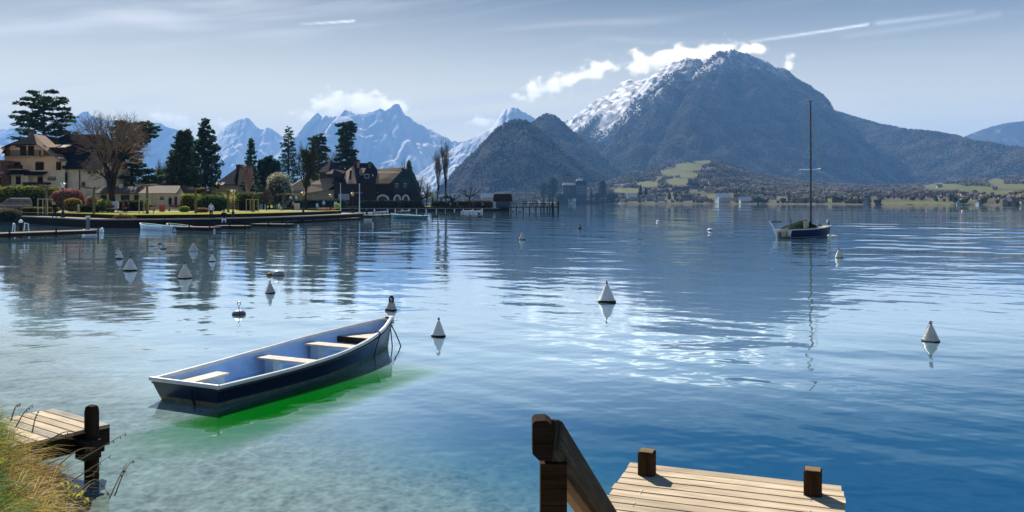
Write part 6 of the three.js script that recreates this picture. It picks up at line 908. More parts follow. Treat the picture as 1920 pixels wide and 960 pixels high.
// people: one continuous body per figure, coloured by its clothes
function person(label, p, turn, c, pose = 'stand', h = 1.72) {
  const t = base('person', p, turn, label, 'person'), s = h / 1.72, J = pose === 'walk' ? { hip: 0.92, k: [[0.1, 0.5, 0.12], [-0.1, 0.48, -0.1]], f: [[0.1, 0.05, 0.34], [-0.1, 0.08, -0.36]], e: [[0.24, 1.1, -0.1], [-0.24, 1.1, 0.12]], w: [[0.22, 0.88, -0.06], [-0.22, 0.9, 0.26]] } : pose === 'sit' ? { hip: 0.48, k: [[0.12, 0.50, 0.42], [-0.12, 0.50, 0.42]], f: [[0.12, 0.05, 0.45], [-0.12, 0.05, 0.45]], e: [[0.25, 0.72, 0.06], [-0.25, 0.72, 0.06]], w: [[0.14, 0.58, 0.28], [-0.14, 0.58, 0.28]] } : pose === 'crouch' ? { hip: 0.42, k: [[0.15, 0.52, 0.34], [-0.15, 0.5, 0.32]], f: [[0.13, 0.05, 0.12], [-0.13, 0.05, 0.1]], e: [[0.26, 0.66, 0.2], [-0.26, 0.66, 0.2]], w: [[0.12, 0.55, 0.42], [-0.12, 0.55, 0.42]] } : { hip: 0.92, k: [[0.1, 0.48, 0.02], [-0.1, 0.48, 0.02]], f: [[0.11, 0.05, 0], [-0.11, 0.05, 0]], e: [[0.27, 1.12, -0.02], [-0.27, 1.12, -0.02]], w: [[0.25, 0.86, 0.06], [-0.25, 0.86, 0.06]] };
  const dy = J.hip - 0.92, lean = pose === 'crouch' ? 0.14 : pose === 'walk' ? 0.04 : 0, sh = 1.40 + dy, bones = []; const B = (a, b, ra, rb) => bones.push([V(...a), V(...b), ra, rb]);
  B([0, J.hip, 0], [0, J.hip + 0.25, lean * 0.5], 0.14, 0.13); B([0, J.hip + 0.25, lean * 0.5], [0, sh - 0.05, lean], 0.13, 0.15); B([0.15, sh, lean], [-0.15, sh, lean], 0.07, 0.07); B([0, sh, lean], [0, sh + 0.14, lean + 0.02], 0.055, 0.05); B([0, sh + 0.20, lean + 0.03], [0, sh + 0.235, lean + 0.035], 0.088, 0.095);
  for (const i of [0, 1]) { const q = i ? -1 : 1; B([q * 0.085, J.hip, 0], J.k[i], 0.095, 0.065); B(J.k[i], J.f[i], 0.062, 0.042); B(J.f[i], [J.f[i][0], 0.035, J.f[i][2] + 0.16], 0.042, 0.032); B([q * 0.18, sh, lean], [J.e[i][0], J.e[i][1] , J.e[i][2] + lean], 0.055, 0.043); B([J.e[i][0], J.e[i][1], J.e[i][2] + lean], J.w[i], 0.042, 0.032); B(J.w[i], [J.w[i][0], J.w[i][1] - 0.13, J.w[i][2] + 0.05], 0.032, 0.02); }
  const n = 46, size = 1.9, pos = [], pa = V(0, 0, 0), ba = V(0, 0, 0), f = (x, y, z) => { let d = 9; for (const [a, b, ra, rb] of bones) { ba.subVectors(b, a); pa.set(x - a.x, y - a.y, z - a.z); const k = clamp(pa.dot(ba) / (ba.lengthSq() + 1e-9)), q = Math.hypot(pa.x - ba.x * k, pa.y - ba.y * k, pa.z - ba.z * k) - lerp(ra, rb, k), h2 = clamp(0.5 + 0.5 * (d - q) / 0.035); d = lerp(d, q, h2) - 0.035 * h2 * (1 - h2); } return d; };
  const mc = new MarchingCubes(n, new THREE.MeshBasicMaterial(), false, false, 60000); mc.isolation = 0; for (let k = 0; k < n; k++) for (let j = 0; j < n; j++) for (let i = 0; i < n; i++) mc.field[i + j * n + k * n * n] = -f((i / n * 2 - 1) * size / 2 , (j / n * 2 - 1) * size / 2 + 0.9, (k / n * 2 - 1) * size / 2); mc.update();
  const cnt = mc.count, g = new THREE.BufferGeometry(), P = mc.positionArray.slice(0, cnt * 3), N = mc.normalArray.slice(0, cnt * 3), C = new Float32Array(cnt * 3); for (let i = 0; i < cnt; i++) { P[i * 3] *= size / 2; P[i * 3 + 1] = P[i * 3 + 1] * size / 2 + 0.9; P[i * 3 + 2] *= size / 2; const x = P[i * 3], y = P[i * 3 + 1], z = P[i * 3 + 2]; const hand = [0, 1].some((q) => Math.hypot(x - J.w[q][0], y - J.w[q][1] + 0.06, z - J.w[q][2]) < 0.1), leg = pose === 'sit' || pose === 'crouch' ? (y < J.hip + 0.1 && (z > 0.1 || y < J.hip)) : y < J.hip - 0.02, k = y > sh + 0.075 ? [0.45, 0.28, 0.2] : hand ? [0.45, 0.28, 0.2] : y < 0.09 ? [0.02, 0.02, 0.02] : leg ? c[1] : c[0]; C.set(k, i * 3); }
  for (let i = 0; i < cnt * 3; i++) { P[i] *= s; } g.setAttribute('position', new THREE.BufferAttribute(P, 3)); g.setAttribute('normal', new THREE.BufferAttribute(N, 3)); g.setAttribute('color', new THREE.BufferAttribute(C, 3)); const body = put('body', g, std([1, 1, 1], 0.9, { vertexColors: true }), t);
  const hg = new THREE.SphereGeometry(0.112, 14, 8, 0, 6.283, 0, 1.55); hg.rotateX(-0.45); mb().geo(hg, new THREE.Matrix4().makeScale(s, s, s).setPosition(0, (sh + 0.235) * s, (lean + 0.02) * s)).build('hair', std(c[2], 0.9), t); return t;
}
{
  const blk = [0.012, 0.012, 0.014], wht = [0.55, 0.57, 0.64], jean = [0.03, 0.04, 0.07], red = [0.32, 0.05, 0.04], grey = [0.16, 0.16, 0.17], br = [0.03, 0.02, 0.015], pale = [0.5, 0.48, 0.46];
  person('person in a long black coat walking left past the street lamp', on(102, 409, QUAY), -2.4, [blk, blk, [0.35, 0.33, 0.32]], 'walk', 1.78);
  person('man in a white shirt and dark trousers standing by the quay wall', on(396, 410, QUAY), 0.2, [wht, blk, br], 'stand', 1.74);
  person('person in dark jacket and white trousers crouching on the pontoon steps', V(on(419.5, 419, 0.36).x, 0.36, on(419.5, 419, 0.36).z), 0.4, [blk, [0.45, 0.47, 0.52], br], 'crouch', 2.0);
  person('person in a red top sitting on the lawn bench', ground(231, 112, LAWN), 1.2, [red, jean, br], 'sit'); person('person in a dark coat bent over beside the red-topped one on the lawn', ground(241, 112, LAWN), -1.1, [[0.05, 0.03, 0.025], blk, grey], 'sit', 1.8);
  person('person in a white top standing before the villa hedge', ground(607, 168, LAWN), 0.3, [pale, jean, br], 'stand'); person('person in pale clothes sitting near the villa flower bed', ground(594.5, 152, LAWN), 0.8, [wht, [0.3, 0.3, 0.34], br], 'sit'); person('person with a pink top beside the white display panel', ground(550, 138, LAWN), -0.5, [[0.5, 0.25, 0.28], jean, br], 'stand', 1.6); person('person in white lying back on the lawn edge left of the display panel', ground(523, 132, LAWN), 1.0, [wht, wht, br], 'sit');
  person('person in a dark coat standing on the far quay path', V(at(750, 390, 231.5).x, QUAY, -232.5), 0.1, [blk, blk, br], 'stand'); person('person in a light jacket strolling by the long green hedge, left of the couple', V(at(844, 390, 236.5).x, QUAY, -237.2), 0.6, [[0.3, 0.32, 0.28], blk, br], 'walk'); person('person in a blue-grey coat strolling by the long green hedge, right of the couple', V(at(857, 390, 237).x, QUAY, -237.8), -0.6, [[0.10, 0.12, 0.18], blk, br], 'walk'); person('person standing alone before the short hedge near the boathouse', V(at(905, 390, 237).x, QUAY, -238.2), 0, [grey, blk, br], 'stand');
  [[996, pale, 'person in a pale top leaning on the pier railing, leftmost of four'], [1007, blk, 'person in black on the timber pier, second from left'], [1014.5, [0.4, 0.42, 0.46], 'person in a light grey top on the timber pier, third from left'], [1021, grey, 'person in dark grey on the timber pier, rightmost of four']].forEach(([u, c, l], i) => person(l, V(at(u, 380, 244.2).x, 1.24, -244.2), i, [c, blk, br], 'stand', 1.7));
  person('person in dark clothes sitting on the white raft box edge', V(at(684, 403, 129).x, 0.42, -130.5), 0.4, [blk, blk, br], 'sit', 1.5);
}
// the blue van
{
  const t = base('van', ground(24, 118, LAWN + 0.05), 0.62, 'dark blue estate van with pale roof parked at the left behind the round bush', 'van'), blue = phys([0.012, 0.022, 0.085], 0.3, { clearcoat: 0.8 }), gl = std([0.02, 0.03, 0.045], 0.08);
  // side profile, nose towards -x
  const prof = [[-2.25, 0.35], [-2.28, 0.75], [-2.1, 0.98], [-1.25, 1.12], [-0.55, 1.72], [-0.3, 1.80], [1.9, 1.80], [2.15, 1.7], [2.3, 1.05], [2.3, 0.38]], sh = new THREE.Shape(prof.map(([x, y]) => new THREE.Vector2(x, y))), g = new THREE.ExtrudeGeometry(sh, { depth: 1.6, bevelEnabled: true, bevelSize: 0.07, bevelThickness: 0.08, bevelSegments: 3 }); g.translate(0, 0, -0.8); put('body', g, blue, t);
  mb().box(0.85, 1.895, 0, 2.4, 0.05, 1.45).build('roof_panel', std([0.55, 0.58, 0.66], 0.3), t);
  const pane = (n, pts, z, q) => { const b = mb(), P = pts.map(([x, y]) => V(x, y, z)); q > 0 ? b.poly(P) : b.poly([...P].reverse()); b.build(n, gl, t); };
  for (const s of [1, -1]) { const z = s * 0.895; pane('side_window', [[-1.0, 1.2], [0.0, 1.2], [0.0, 1.68], [-0.42, 1.68]], z, s); pane('side_window', [[0.08, 1.2], [1.0, 1.2], [1.0, 1.68], [0.08, 1.68]], z, s); pane('side_window', [[1.08, 1.2], [2.1, 1.2], [2.0, 1.66], [1.08, 1.68]], z, s); mb().box(-1.0, 1.2, s * 1.02, 0.14, 0.16, 0.22).build('mirror', blue, t); mb().box(0, 0.85, s * 0.89, 4.2, 0.05, 0.03).build('side_trim', std([0.3, 0.3, 0.33], 0.4), t); for (const x of [-1.45, 1.45]) { const w = mb().geo(new THREE.CylinderGeometry(0.34, 0.34, 0.22, 20), new THREE.Matrix4().makeRotationX(Math.PI / 2).setPosition(x, 0.34, s * 0.80)).build('wheel', std([0.012, 0.012, 0.012], 0.9), t); mb().geo(new THREE.CylinderGeometry(0.2, 0.2, 0.03, 14), new THREE.Matrix4().makeRotationX(Math.PI / 2).setPosition(x, 0.34, s * 0.92)).build('hub_cap', std([0.45, 0.45, 0.47], 0.3, { metalness: 0.8 }), w); } mb().box(-2.28, 0.82, s * 0.62, 0.12, 0.18, 0.34).build('headlight', std([0.6, 0.62, 0.65], 0.15), t); }
  { const b = mb(); b.quad(V(-1.24, 1.17, 0.72), V(-1.24, 1.17, -0.72), V(-0.64, 1.70, -0.66), V(-0.64, 1.70, 0.66)); const q = b.build('windscreen', gl, t); q.position.set(-0.075, 0.06, 0); } mb().box(-2.36, 0.45, 0, 0.12, 0.16, 1.6).build('bumper', std([0.03, 0.03, 0.035], 0.6), t); mb().box(-2.36, 0.68, 0, 0.06, 0.16, 0.9).build('grille', std([0.01, 0.01, 0.01], 0.6), t);
}
// garden furniture and small things on the lawn
{
  const bench = (label, u, v, Z, w) => { const t = base('garden_bench', ground(u, Z), 0, label, 'bench'), W = w / F * Z; mb().box(0, 0.46, 0, W, 0.06, 0.45).build('seat', std([0.55, 0.46, 0.36], 0.8), t); mb().box(0, 0.78, -0.24, W, 0.3, 0.05).build('backrest', std([0.16, 0.05, 0.045], 0.8), t); for (const s of [-0.42, 0.42]) mb().box(W * s, 0.22, 0, 0.08, 0.42, 0.4).build('leg', std([0.05, 0.04, 0.04], 0.8), t); };
  bench('pale garden bench left of the red bin, under the cottage porch', 278, 390, 122, 26); bench('pale garden bench right of the red bin at the cottage door', 327, 391, 122, 23); bench('small dark picnic bench left of the seated people on the lawn', 207, 388, 112, 12);
  const bin = base('litter_bin', ground(304, 116), 0, 'rust red box-shaped bin in front of the cottage window', 'bin'); mb().box(0, 0.48, 0, 0.6, 0.92, 0.5).build('box', std([0.36, 0.075, 0.04], 0.8), bin); mb().box(0, 0.97, 0, 0.66, 0.06, 0.56).build('lid', std([0.4, 0.2, 0.16], 0.8), bin);
  const nb = base('notice_box', ground(215.5, 116), 0, 'white notice box under the big leafless tree', 'notice box'); mb().box(0, 0.95, 0, 1.0, 1.0, 0.25).build('cabinet', std([0.6, 0.64, 0.7], 0.6), nb); for (const s of [-0.4, 0.4]) mb().box(s, 0.22, 0, 0.08, 0.46, 0.08).build('leg', timber, nb); mb().box(0, 0.95, 0.14, 0.8, 0.75, 0.03).build('door', std([0.45, 0.5, 0.56], 0.3), nb);
  const dp = base('display_panel', ground(557, 137), 0, 'pale grey display panel standing on the lawn before the mistletoe tree', 'panel'); for (const s of [-0.24, 0.24]) mb().box(s, 0.62, 0, 0.44, 1.1, 0.06).build('board', std([0.5, 0.52, 0.54], 0.6), dp); mb().box(0, 0.05, 0, 1.0, 0.08, 0.4).build('foot', steel, dp);
  const sg = base('sign', ground(629, 158), 0, 'small pale square sign beside the villa flagpole', 'sign'); mb().tube([V(0, 0, 0), V(0, 0.95, 0)], 0.03, 6).build('post', steel, sg); mb().box(0, 1.15, 0.02, 0.55, 0.55, 0.04).build('board', std([0.55, 0.5, 0.45], 0.7), sg);
  const bl = base('bollard', ground(147.5, 104), 0, 'small stone bollard beside the low hedge on the lawn', 'bollard'); mb().lathe([[0, 0], [0.16, 0], [0.14, 0.7], [0.1, 0.78], [0.17, 0.9], [0.1, 1.05], [0, 1.08]], 10).build('stone', std([0.4, 0.34, 0.28], 0.9), bl);
  const pg = base('pergola', ground(420, 152), 0, 'long low pergola of pale posts behind the laurel mass', 'pergola'); for (let i = 0; i < 7; i++) mb().tube([V(-4 + i * 1.5, 0, 0), V(-4 + i * 1.5, 2.3, 0)], 0.07, 6).build('post', std([0.35, 0.3, 0.22], 0.9), pg); for (const z of [-0.6, 0.1]) mb().box(0.5, 2.34, z, 10, 0.1, 0.1).build('beam', std([0.35, 0.3, 0.22], 0.9), pg);
}

// ------------------------------------------------------------------ the villages, castle and single trees on the far shore
{
  seed(301);
  const spot = (u, v) => { let best = null, bd = 1e9; for (let i = 0; i <= 400; i++) { const t = i / 400, p = farAt(u, t), d = Math.abs(V0 - (p.y - EYE) / -p.z * F - v); if (d < bd) { bd = d; best = p; } } return best; };
  const wallC = { white: [0.40, 0.38, 0.36], cream: [0.42, 0.36, 0.27], grey: [0.22, 0.2, 0.2], brown: [0.12, 0.08, 0.06], pink: [0.45, 0.27, 0.22] }, roofC = { red: [0.20, 0.085, 0.065], brown: [0.11, 0.07, 0.055], dark: [0.045, 0.04, 0.045], pale: [0.62, 0.58, 0.55], tan: [0.3, 0.24, 0.19] };
  const mats = {}; const M = (k, c) => mats[k] ??= std(c, 0.9);
  const cabin = (label, u, v, w, wall, roof, o = {}) => {
    const p = o.at ?? spot(u, v), Z = -p.z, W = w / F * Z, Hh = W * (o.h ?? 0.42), D = W * (o.d ?? 0.7), R = W * (o.r ?? 0.3), t = base(o.name ?? 'far_house', p, o.turn ?? rr(-0.5, 0.5), label, o.cat ?? 'house', o.group);
    clearings.push([u, w, Z]); const b = mb(), e = 0.06 * W; b.box(0, Hh / 2 - 1.5, 0, W, Hh + 3, D); for (const s of [1, -1]) b.tri(V(s * W / 2, Hh, -D / 2 * s), V(s * W / 2, Hh, D / 2 * s), V(s * W / 2, Hh + R, 0)); b.build('wall', M('w' + wall, wallC[wall]), t);
    const r = mb(); for (const s of [1, -1]) { const q = [V(-W / 2 - e, Hh - e * 0.5, s * (D / 2 + e)), V(W / 2 + e, Hh - e * 0.5, s * (D / 2 + e)), V(W / 2 + e, Hh + R + 0.1, 0), V(-W / 2 - e, Hh + R + 0.1, 0)]; s > 0 ? r.quad(...q) : r.quad(q[1], q[0], q[3], q[2]); const dn = q.map((k) => V(k.x, k.y - 0.3, k.z)); s > 0 ? r.quad(dn[3], dn[2], dn[1], dn[0]) : r.quad(dn[2], dn[3], dn[0], dn[1]); r.quad(q[0], dn[0], dn[1], q[1]); } r.build('roof', M('r' + roof, roofC[roof]), t);
    if (w >= 8) { const n = Math.max(2, Math.round(W / 3.2)); for (let i = 0; i < n; i++) for (const y of Hh > 5.5 ? [Hh * 0.25, Hh * 0.68] : [Hh * 0.45]) { const x = lerp(-W / 2, W / 2, (i + 0.5) / n); mb().box(x, y, D / 2 + 0.03, 0.9, 1.3, 0.12).build('window', M('win', [0.03, 0.035, 0.05]), t); } mb().box(W * 0.22, Hh + R * 0.9, -D * 0.12, 0.7, R * 0.7, 0.7).build('chimney', M('ch', [0.25, 0.2, 0.18]), t); }
    return t;
  };
  for (const a of [
    ['big white-roofed house among the shore houses right of the castle', 1184, 377, 17, 'white', 'pale', { h: 0.5 }], ['white gabled house at the left end of the shore houses, next to the castle wood', 1166, 379, 10, 'white', 'pale', { turn: 1.4 }], ['grey-roofed house right of the two dark firs', 1218, 377, 15, 'grey', 'tan'], ['low white house right of the grey-roofed one near the firs', 1240, 377, 13, 'white', 'tan'], ['dark-roofed house by the shore below the green hill', 1287, 376, 15, 'grey', 'dark'], ['white lakeside hotel with a pale roof and dark dormers', 1355, 381, 22, 'white', 'pale', { h: 0.55 }], ['small white house right behind the lakeside hotel', 1372, 376, 10, 'white', 'pale', { turn: 1.2 }], ['long low white boat hall on the water edge right of the hotel', 1397, 381, 20, 'white', 'pale', { h: 0.28, turn: 0 }], ['tiny yellow house in the orchard right of the hotel', 1424, 367, 5, 'cream', 'tan'], ['white house with steep roof half hidden before the sailing boat mast', 1449, 374, 14, 'white', 'dark', { turn: 0.9 }], ['low grey house on the shore left of the sailing boat mast', 1521, 380, 14, 'grey', 'brown'], ['dark barn on the shore right of the sailing boat mast', 1569, 380, 14, 'brown', 'dark'], ['dark boathouse with a white gable in the middle of the tree-lined shore', 1624, 384, 13, 'grey', 'dark', { turn: 1.1 }], ['dark shed beside the boathouse with the white gable', 1645, 384, 11, 'brown', 'dark'], ['white farmhouse alone on the green slope at right', 1761, 352, 9, 'white', 'tan'], ['pink farmhouse in the meadow at right', 1828, 362, 8, 'pink', 'tan'], ['white villa in the dark shore trees at right, left of its twin', 1797, 384, 10, 'white', 'pale', { turn: 1.2 }], ['white shore villa with a round garden tree, far right', 1837, 385, 11, 'white', 'tan'], ['brown shore house with a bright white roof at far right', 1890, 384, 16, 'brown', 'pale', { turn: 0.5 }], ['pale house cut off by the right edge of the picture', 1919, 385, 12, 'cream', 'tan'], ['low reddish boathouse between the white-roofed house and the right edge', 1904, 387, 14, 'brown', 'red', { h: 0.3 }],
    ['tiny white house at the top of the green hill, right one', 1263, 314, 7, 'white', 'tan'], ['tiny white house at the top of the green hill, left one', 1250, 317, 4, 'white', 'tan'], ['small house in the clearing left of the green hill', 1236, 330, 8, 'cream', 'tan'], ['small white house on the slope above the castle park', 1157, 352, 10, 'white', 'pale'], ['white cottage at the foot of the wooded slope near the church', 1316, 357, 8, 'white', 'brown'], ['dark-roofed house group in the trees left of the church', 1300, 354, 16, 'grey', 'dark'],
    ['pale-roofed house behind the poplars at the foot of the dark hill', 811, 350, 10, 'white', 'pale'], ['big white-roofed house just left of the boathouse, across the water', 914, 376, 22, 'cream', 'pale', { h: 0.3 }], ['dark-roofed house behind the long hedge, across the water', 892, 374, 12, 'grey', 'dark'], ['low white house behind the knobbed plane, across the water', 864, 374, 14, 'white', 'tan'], ['small white house left of the knobbed plane, across the water', 826, 372, 9, 'white', 'pale'],
  ]) cabin(...a);
  for (let i = 0; i < 34; i++) { const u = 1592 + i * 6.4 + rr(-3, 3), v = 363 + rr(0, 8) + (u > 1700 ? 2 : 0); cabin('small red-roofed house in the village at the foot of the dark mountain face', u, v, rr(6, 9), rnd() < 0.6 ? 'pink' : 'white', rnd() < 0.75 ? 'red' : 'brown', { group: 'red-roofed houses of the far village' }); }
  for (let i = 0; i < 12; i++) cabin('tiny white house in the hamlet below the meadow at right', 1800 + i * 8 + rr(-3, 3), 370 + rr(0, 6), rr(5, 7), 'white', rnd() < 0.5 ? 'tan' : 'brown', { group: 'white houses of the right-hand hamlet' });
  // church: nave, tower and a leaning-lit spire roof
  { const p = spot(1328, 356), Z = -p.z, s = Z / F, t = base('church', p, 0.1, 'small church with pointed tower above the lakeside hotel', 'church'); mb().box(-1 * s, 3 * s, 0, 10 * s, 8 * s, 7 * s).build('nave', M('wcream', wallC.cream), t); const r = mb(); for (const q of [1, -1]) { const a = [V(-6.5 * s, 6.8 * s, q * 4 * s), V(4.4 * s, 6.8 * s, q * 4 * s), V(4.4 * s, 10.5 * s, 0), V(-6.5 * s, 10.5 * s, 0)]; q > 0 ? r.quad(...a) : r.quad(a[1], a[0], a[3], a[2]); } r.build('roof', M('rbrown', roofC.brown), t); const tw = mb().box(3 * s, 7 * s, 0.5 * s, 4.4 * s, 16 * s, 4.4 * s).build('tower', M('wpink', [0.42, 0.36, 0.33]), t); mb().geo(new THREE.ConeGeometry(3.4 * s, 9 * s, 4), new THREE.Matrix4().makeRotationY(0.785).setPosition(3 * s, 19.4 * s, 0.5 * s)).build('spire', M('spire', [0.10, 0.12, 0.13]), tw); mb().box(3 * s, 12 * s, 2.75 * s, 1.2 * s, 2.2 * s, 0.2 * s).build('belfry_opening', M('win', [0.03, 0.035, 0.05]), tw); }
  // castle on its wooded point
  { const Z = 1500, s = Z / F, o = V((1078 - U0) * s, 1, -Z), X = (u) => (u - 1078) * s, Y = (v) => EYE - (v - V0) * s - 1, t = base('castle', o, 0, 'lakeside castle with round tower, slate mansard roof and small spire in dark trees', 'castle'); const st = M('castle', [0.075, 0.075, 0.075]), sl = M('slate', [0.03, 0.035, 0.06]), lit = M('rpale', roofC.pale);
    const bx = (n, u0, u1, v0, v1, z0, z1, m, par = t) => mb().box((X(u0) + X(u1)) / 2, (Y(v0) + Y(v1)) / 2, (z0 + z1) / 2, X(u1) - X(u0), Y(v0) - Y(v1), z1 - z0).build(n, m, par);
    bx('wing', 1080, 1100, 381, 345.5, -12, 0, st); bx('wing', 1056, 1080, 381, 347, -18, -6, st); bx('terrace_wall', 1045, 1156, 382, 377.5, 2, 6, M('terr', [0.05, 0.055, 0.05]));
    const mans = (n, u0, u1, v0, v1, z0, z1, d, m) => { const b = mb(), A = [V(X(u0), Y(v0), z1), V(X(u1), Y(v0), z1), V(X(u1), Y(v0), z0), V(X(u0), Y(v0), z0)], C = [V(X(u0 + d), Y(v1), z1 - d * s), V(X(u1 - d), Y(v1), z1 - d * s), V(X(u1 - d), Y(v1), z0 + d * s), V(X(u0 + d), Y(v1), z0 + d * s)]; for (let i = 0; i < 4; i++) { const j = (i + 1) % 4; b.quad(A[i], A[j], C[j], C[i]); } b.quad(C[0], C[1], C[2], C[3]); b.build(n, m, t); };
    mans('mansard_roof', 1079, 1101, 345.5, 338.5, -13, 0.8, 2.2, sl); mans('lit_roof', 1080.5, 1093, 339.5, 335.5, -10, -1, 2, lit); mans('lit_roof', 1055, 1081, 347, 342.5, -19, -5, 3, lit);  // pale roof colour painted in for sunlight, beside dark slate
    const rt = mb().geo(new THREE.CylinderGeometry(4.8 * s, 5 * s, 18 * s, 16), new THREE.Matrix4().makeTranslation(X(1067.5), Y(338), -20)).build('round_tower', M('castle2', [0.10, 0.098, 0.095]), t); mb().geo(new THREE.CylinderGeometry(5.6 * s, 5.6 * s, 2.6 * s, 16), new THREE.Matrix4().makeTranslation(X(1067.5), Y(328), -20)).build('tower_roof', sl, rt); const tu = bx('turret', 1086.5, 1093, 339, 333, -8, -4, lit); mb().geo(new THREE.ConeGeometry(3.6 * s, 7 * s, 4), new THREE.Matrix4().makeRotationY(0.785).setPosition(X(1090), Y(331.8), -6)).build('spire', sl, tu);
    for (let i = 0; i < 5; i++) for (const v of [351, 356.5, 362]) mb().box(X(1082.5 + i * 3.8), Y(v), 0.05, 1.2 * s, 2.4 * s, 0.3).build('window', M('win2', [0.34, 0.36, 0.38]), t); for (let i = 0; i < 4; i++) for (const v of [353, 360]) mb().box(X(1059.5 + i * 5), Y(v), -5.95, 1.1 * s, 2.2 * s, 0.3).build('window', M('win', [0.03, 0.035, 0.05]), t);
    cabin('small white garden house at the water below the castle', 1073, 379, 13, 'white', 'pale', { at: V((1073 - U0) / F * 1485, 1, -1485), h: 0.35 }); }
  // trees that stand out singly
  const farTree = (name, label, u, v0, v1, w, o = {}) => { const p = o.Z ? V((u - U0) / F * o.Z, 0.6, -o.Z) : spot(u, v1), Z = -p.z, H = EYE - (v0 - V0) / F * Z - p.y, R = w / F * Z / 2, t = base(name, p, 0, label, 'tree', o.group), b = mb(), c = o.c ?? [0.018, 0.04, 0.026]; seed(Math.round(u * 7)); mb().tube([V(0, -1, 0), V(0, H * 0.9, 0)], [R * 0.16, R * 0.05], 6).build('trunk', barkDark, t);
    const n = Math.round(420 + w * 40); for (let i = 0; i < n; i++) { const k = Math.pow(rnd(), 0.8), lo = o.round ? 0.22 : 0.06, y = lerp(lo, 1, k), pr = o.round ? Math.sqrt(Math.max(0, 1 - ((y - 0.62) / 0.4) ** 2)) : Math.pow(1 - (y - lo) / (1 - lo), 0.8) * (0.85 + 0.25 * Math.sin(y * 30)) + 0.04, a = rnd() * 6.283, q = R * pr * Math.pow(rnd(), 0.4) * (1 + 0.6 * noise2(a * 1.3 + u, y * 6)); tone(b, c, rr(0.5, 1.6)); spray(b, V(Math.cos(a) * q, y * H, Math.sin(a) * q), R * rr(0.12, 0.24)); } b.build('crown', LEAF, t); };
  for (const a of [['far_pine', 'dark umbrella-shaped pine right of the castle', 1130, 340, 378, 16, { round: 1, Z: 1490 }], ['far_fir', 'dark pointed fir just right of the castle wing', 1109, 353, 379, 10, { Z: 1485 }], ['far_fir', 'slim dark fir at the left foot of the castle', 1070, 352, 379, 10, { Z: 1482 }], ['far_pine', 'round dark evergreen left of the castle', 1036, 333, 378, 20, { round: 1, Z: 1520, c: [0.025, 0.045, 0.03] }], ['far_pine', 'smaller round dark evergreen farther left of the castle', 1019, 343, 379, 15, { round: 1, Z: 1500 }], ['far_fir', 'dark fir in the castle park, left of the round evergreen', 1030, 357, 380, 11, { Z: 1480 }], ['far_pine', 'low dark bushy tree at the right tip of the castle point', 1148, 362, 380, 20, { round: 1, Z: 1478 }], ['far_pine', 'low dark tree between the castle fir and the umbrella pine', 1120, 362, 380, 14, { round: 1, Z: 1480 }], ['far_pine', 'low dark tree left of the castle at the shore', 1050, 364, 380, 16, { round: 1, Z: 1478 }], ['far_fir', 'taller left one of the two dark firs behind the shore houses', 1201, 347, 374, 14], ['far_fir', 'shorter right one of the two dark firs behind the shore houses', 1211, 351, 374, 12], ['far_fir', 'left one of the two firs below the green hill', 1255, 358, 375, 10], ['far_fir', 'right one of the two firs below the green hill', 1267, 361, 376, 9], ['far_fir', 'dark fir behind the lakeside hotel', 1381, 355, 372, 8], ['far_fir', 'slim dark fir farther right of the lakeside hotel', 1390, 350, 366, 6], ['far_pine', 'dark round tree on the shore right of the boat hall', 1421, 370, 383, 18, { round: 1 }], ['far_pine', 'dark green round tree in the orchard right of the hotel', 1430, 352, 364, 9, { round: 1 }], ['far_fir', 'left one of three dark firs left of the sailing boat mast', 1480, 363, 379, 9], ['far_fir', 'middle one of three dark firs left of the sailing boat mast', 1488, 367, 380, 9], ['far_fir', 'right one of three dark firs left of the sailing boat mast', 1497, 367, 380, 8], ['far_fir', 'dark fir beside the boathouse with the white gable', 1631, 369, 383, 8], ['far_pine', 'dark round tree between the shed and the tree-lined meadow', 1644, 376, 384, 11, { round: 1 }], ['far_pine', 'dark tree above the white villa at right', 1791, 369, 383, 10, { round: 1 }], ['far_pine', 'dark round tree right of the white twin villa', 1806, 374, 385, 13, { round: 1 }], ['far_pine', 'dark garden tree beside the far right shore villa', 1842, 373, 385, 7, { round: 1 }]]) farTree(...a);
}

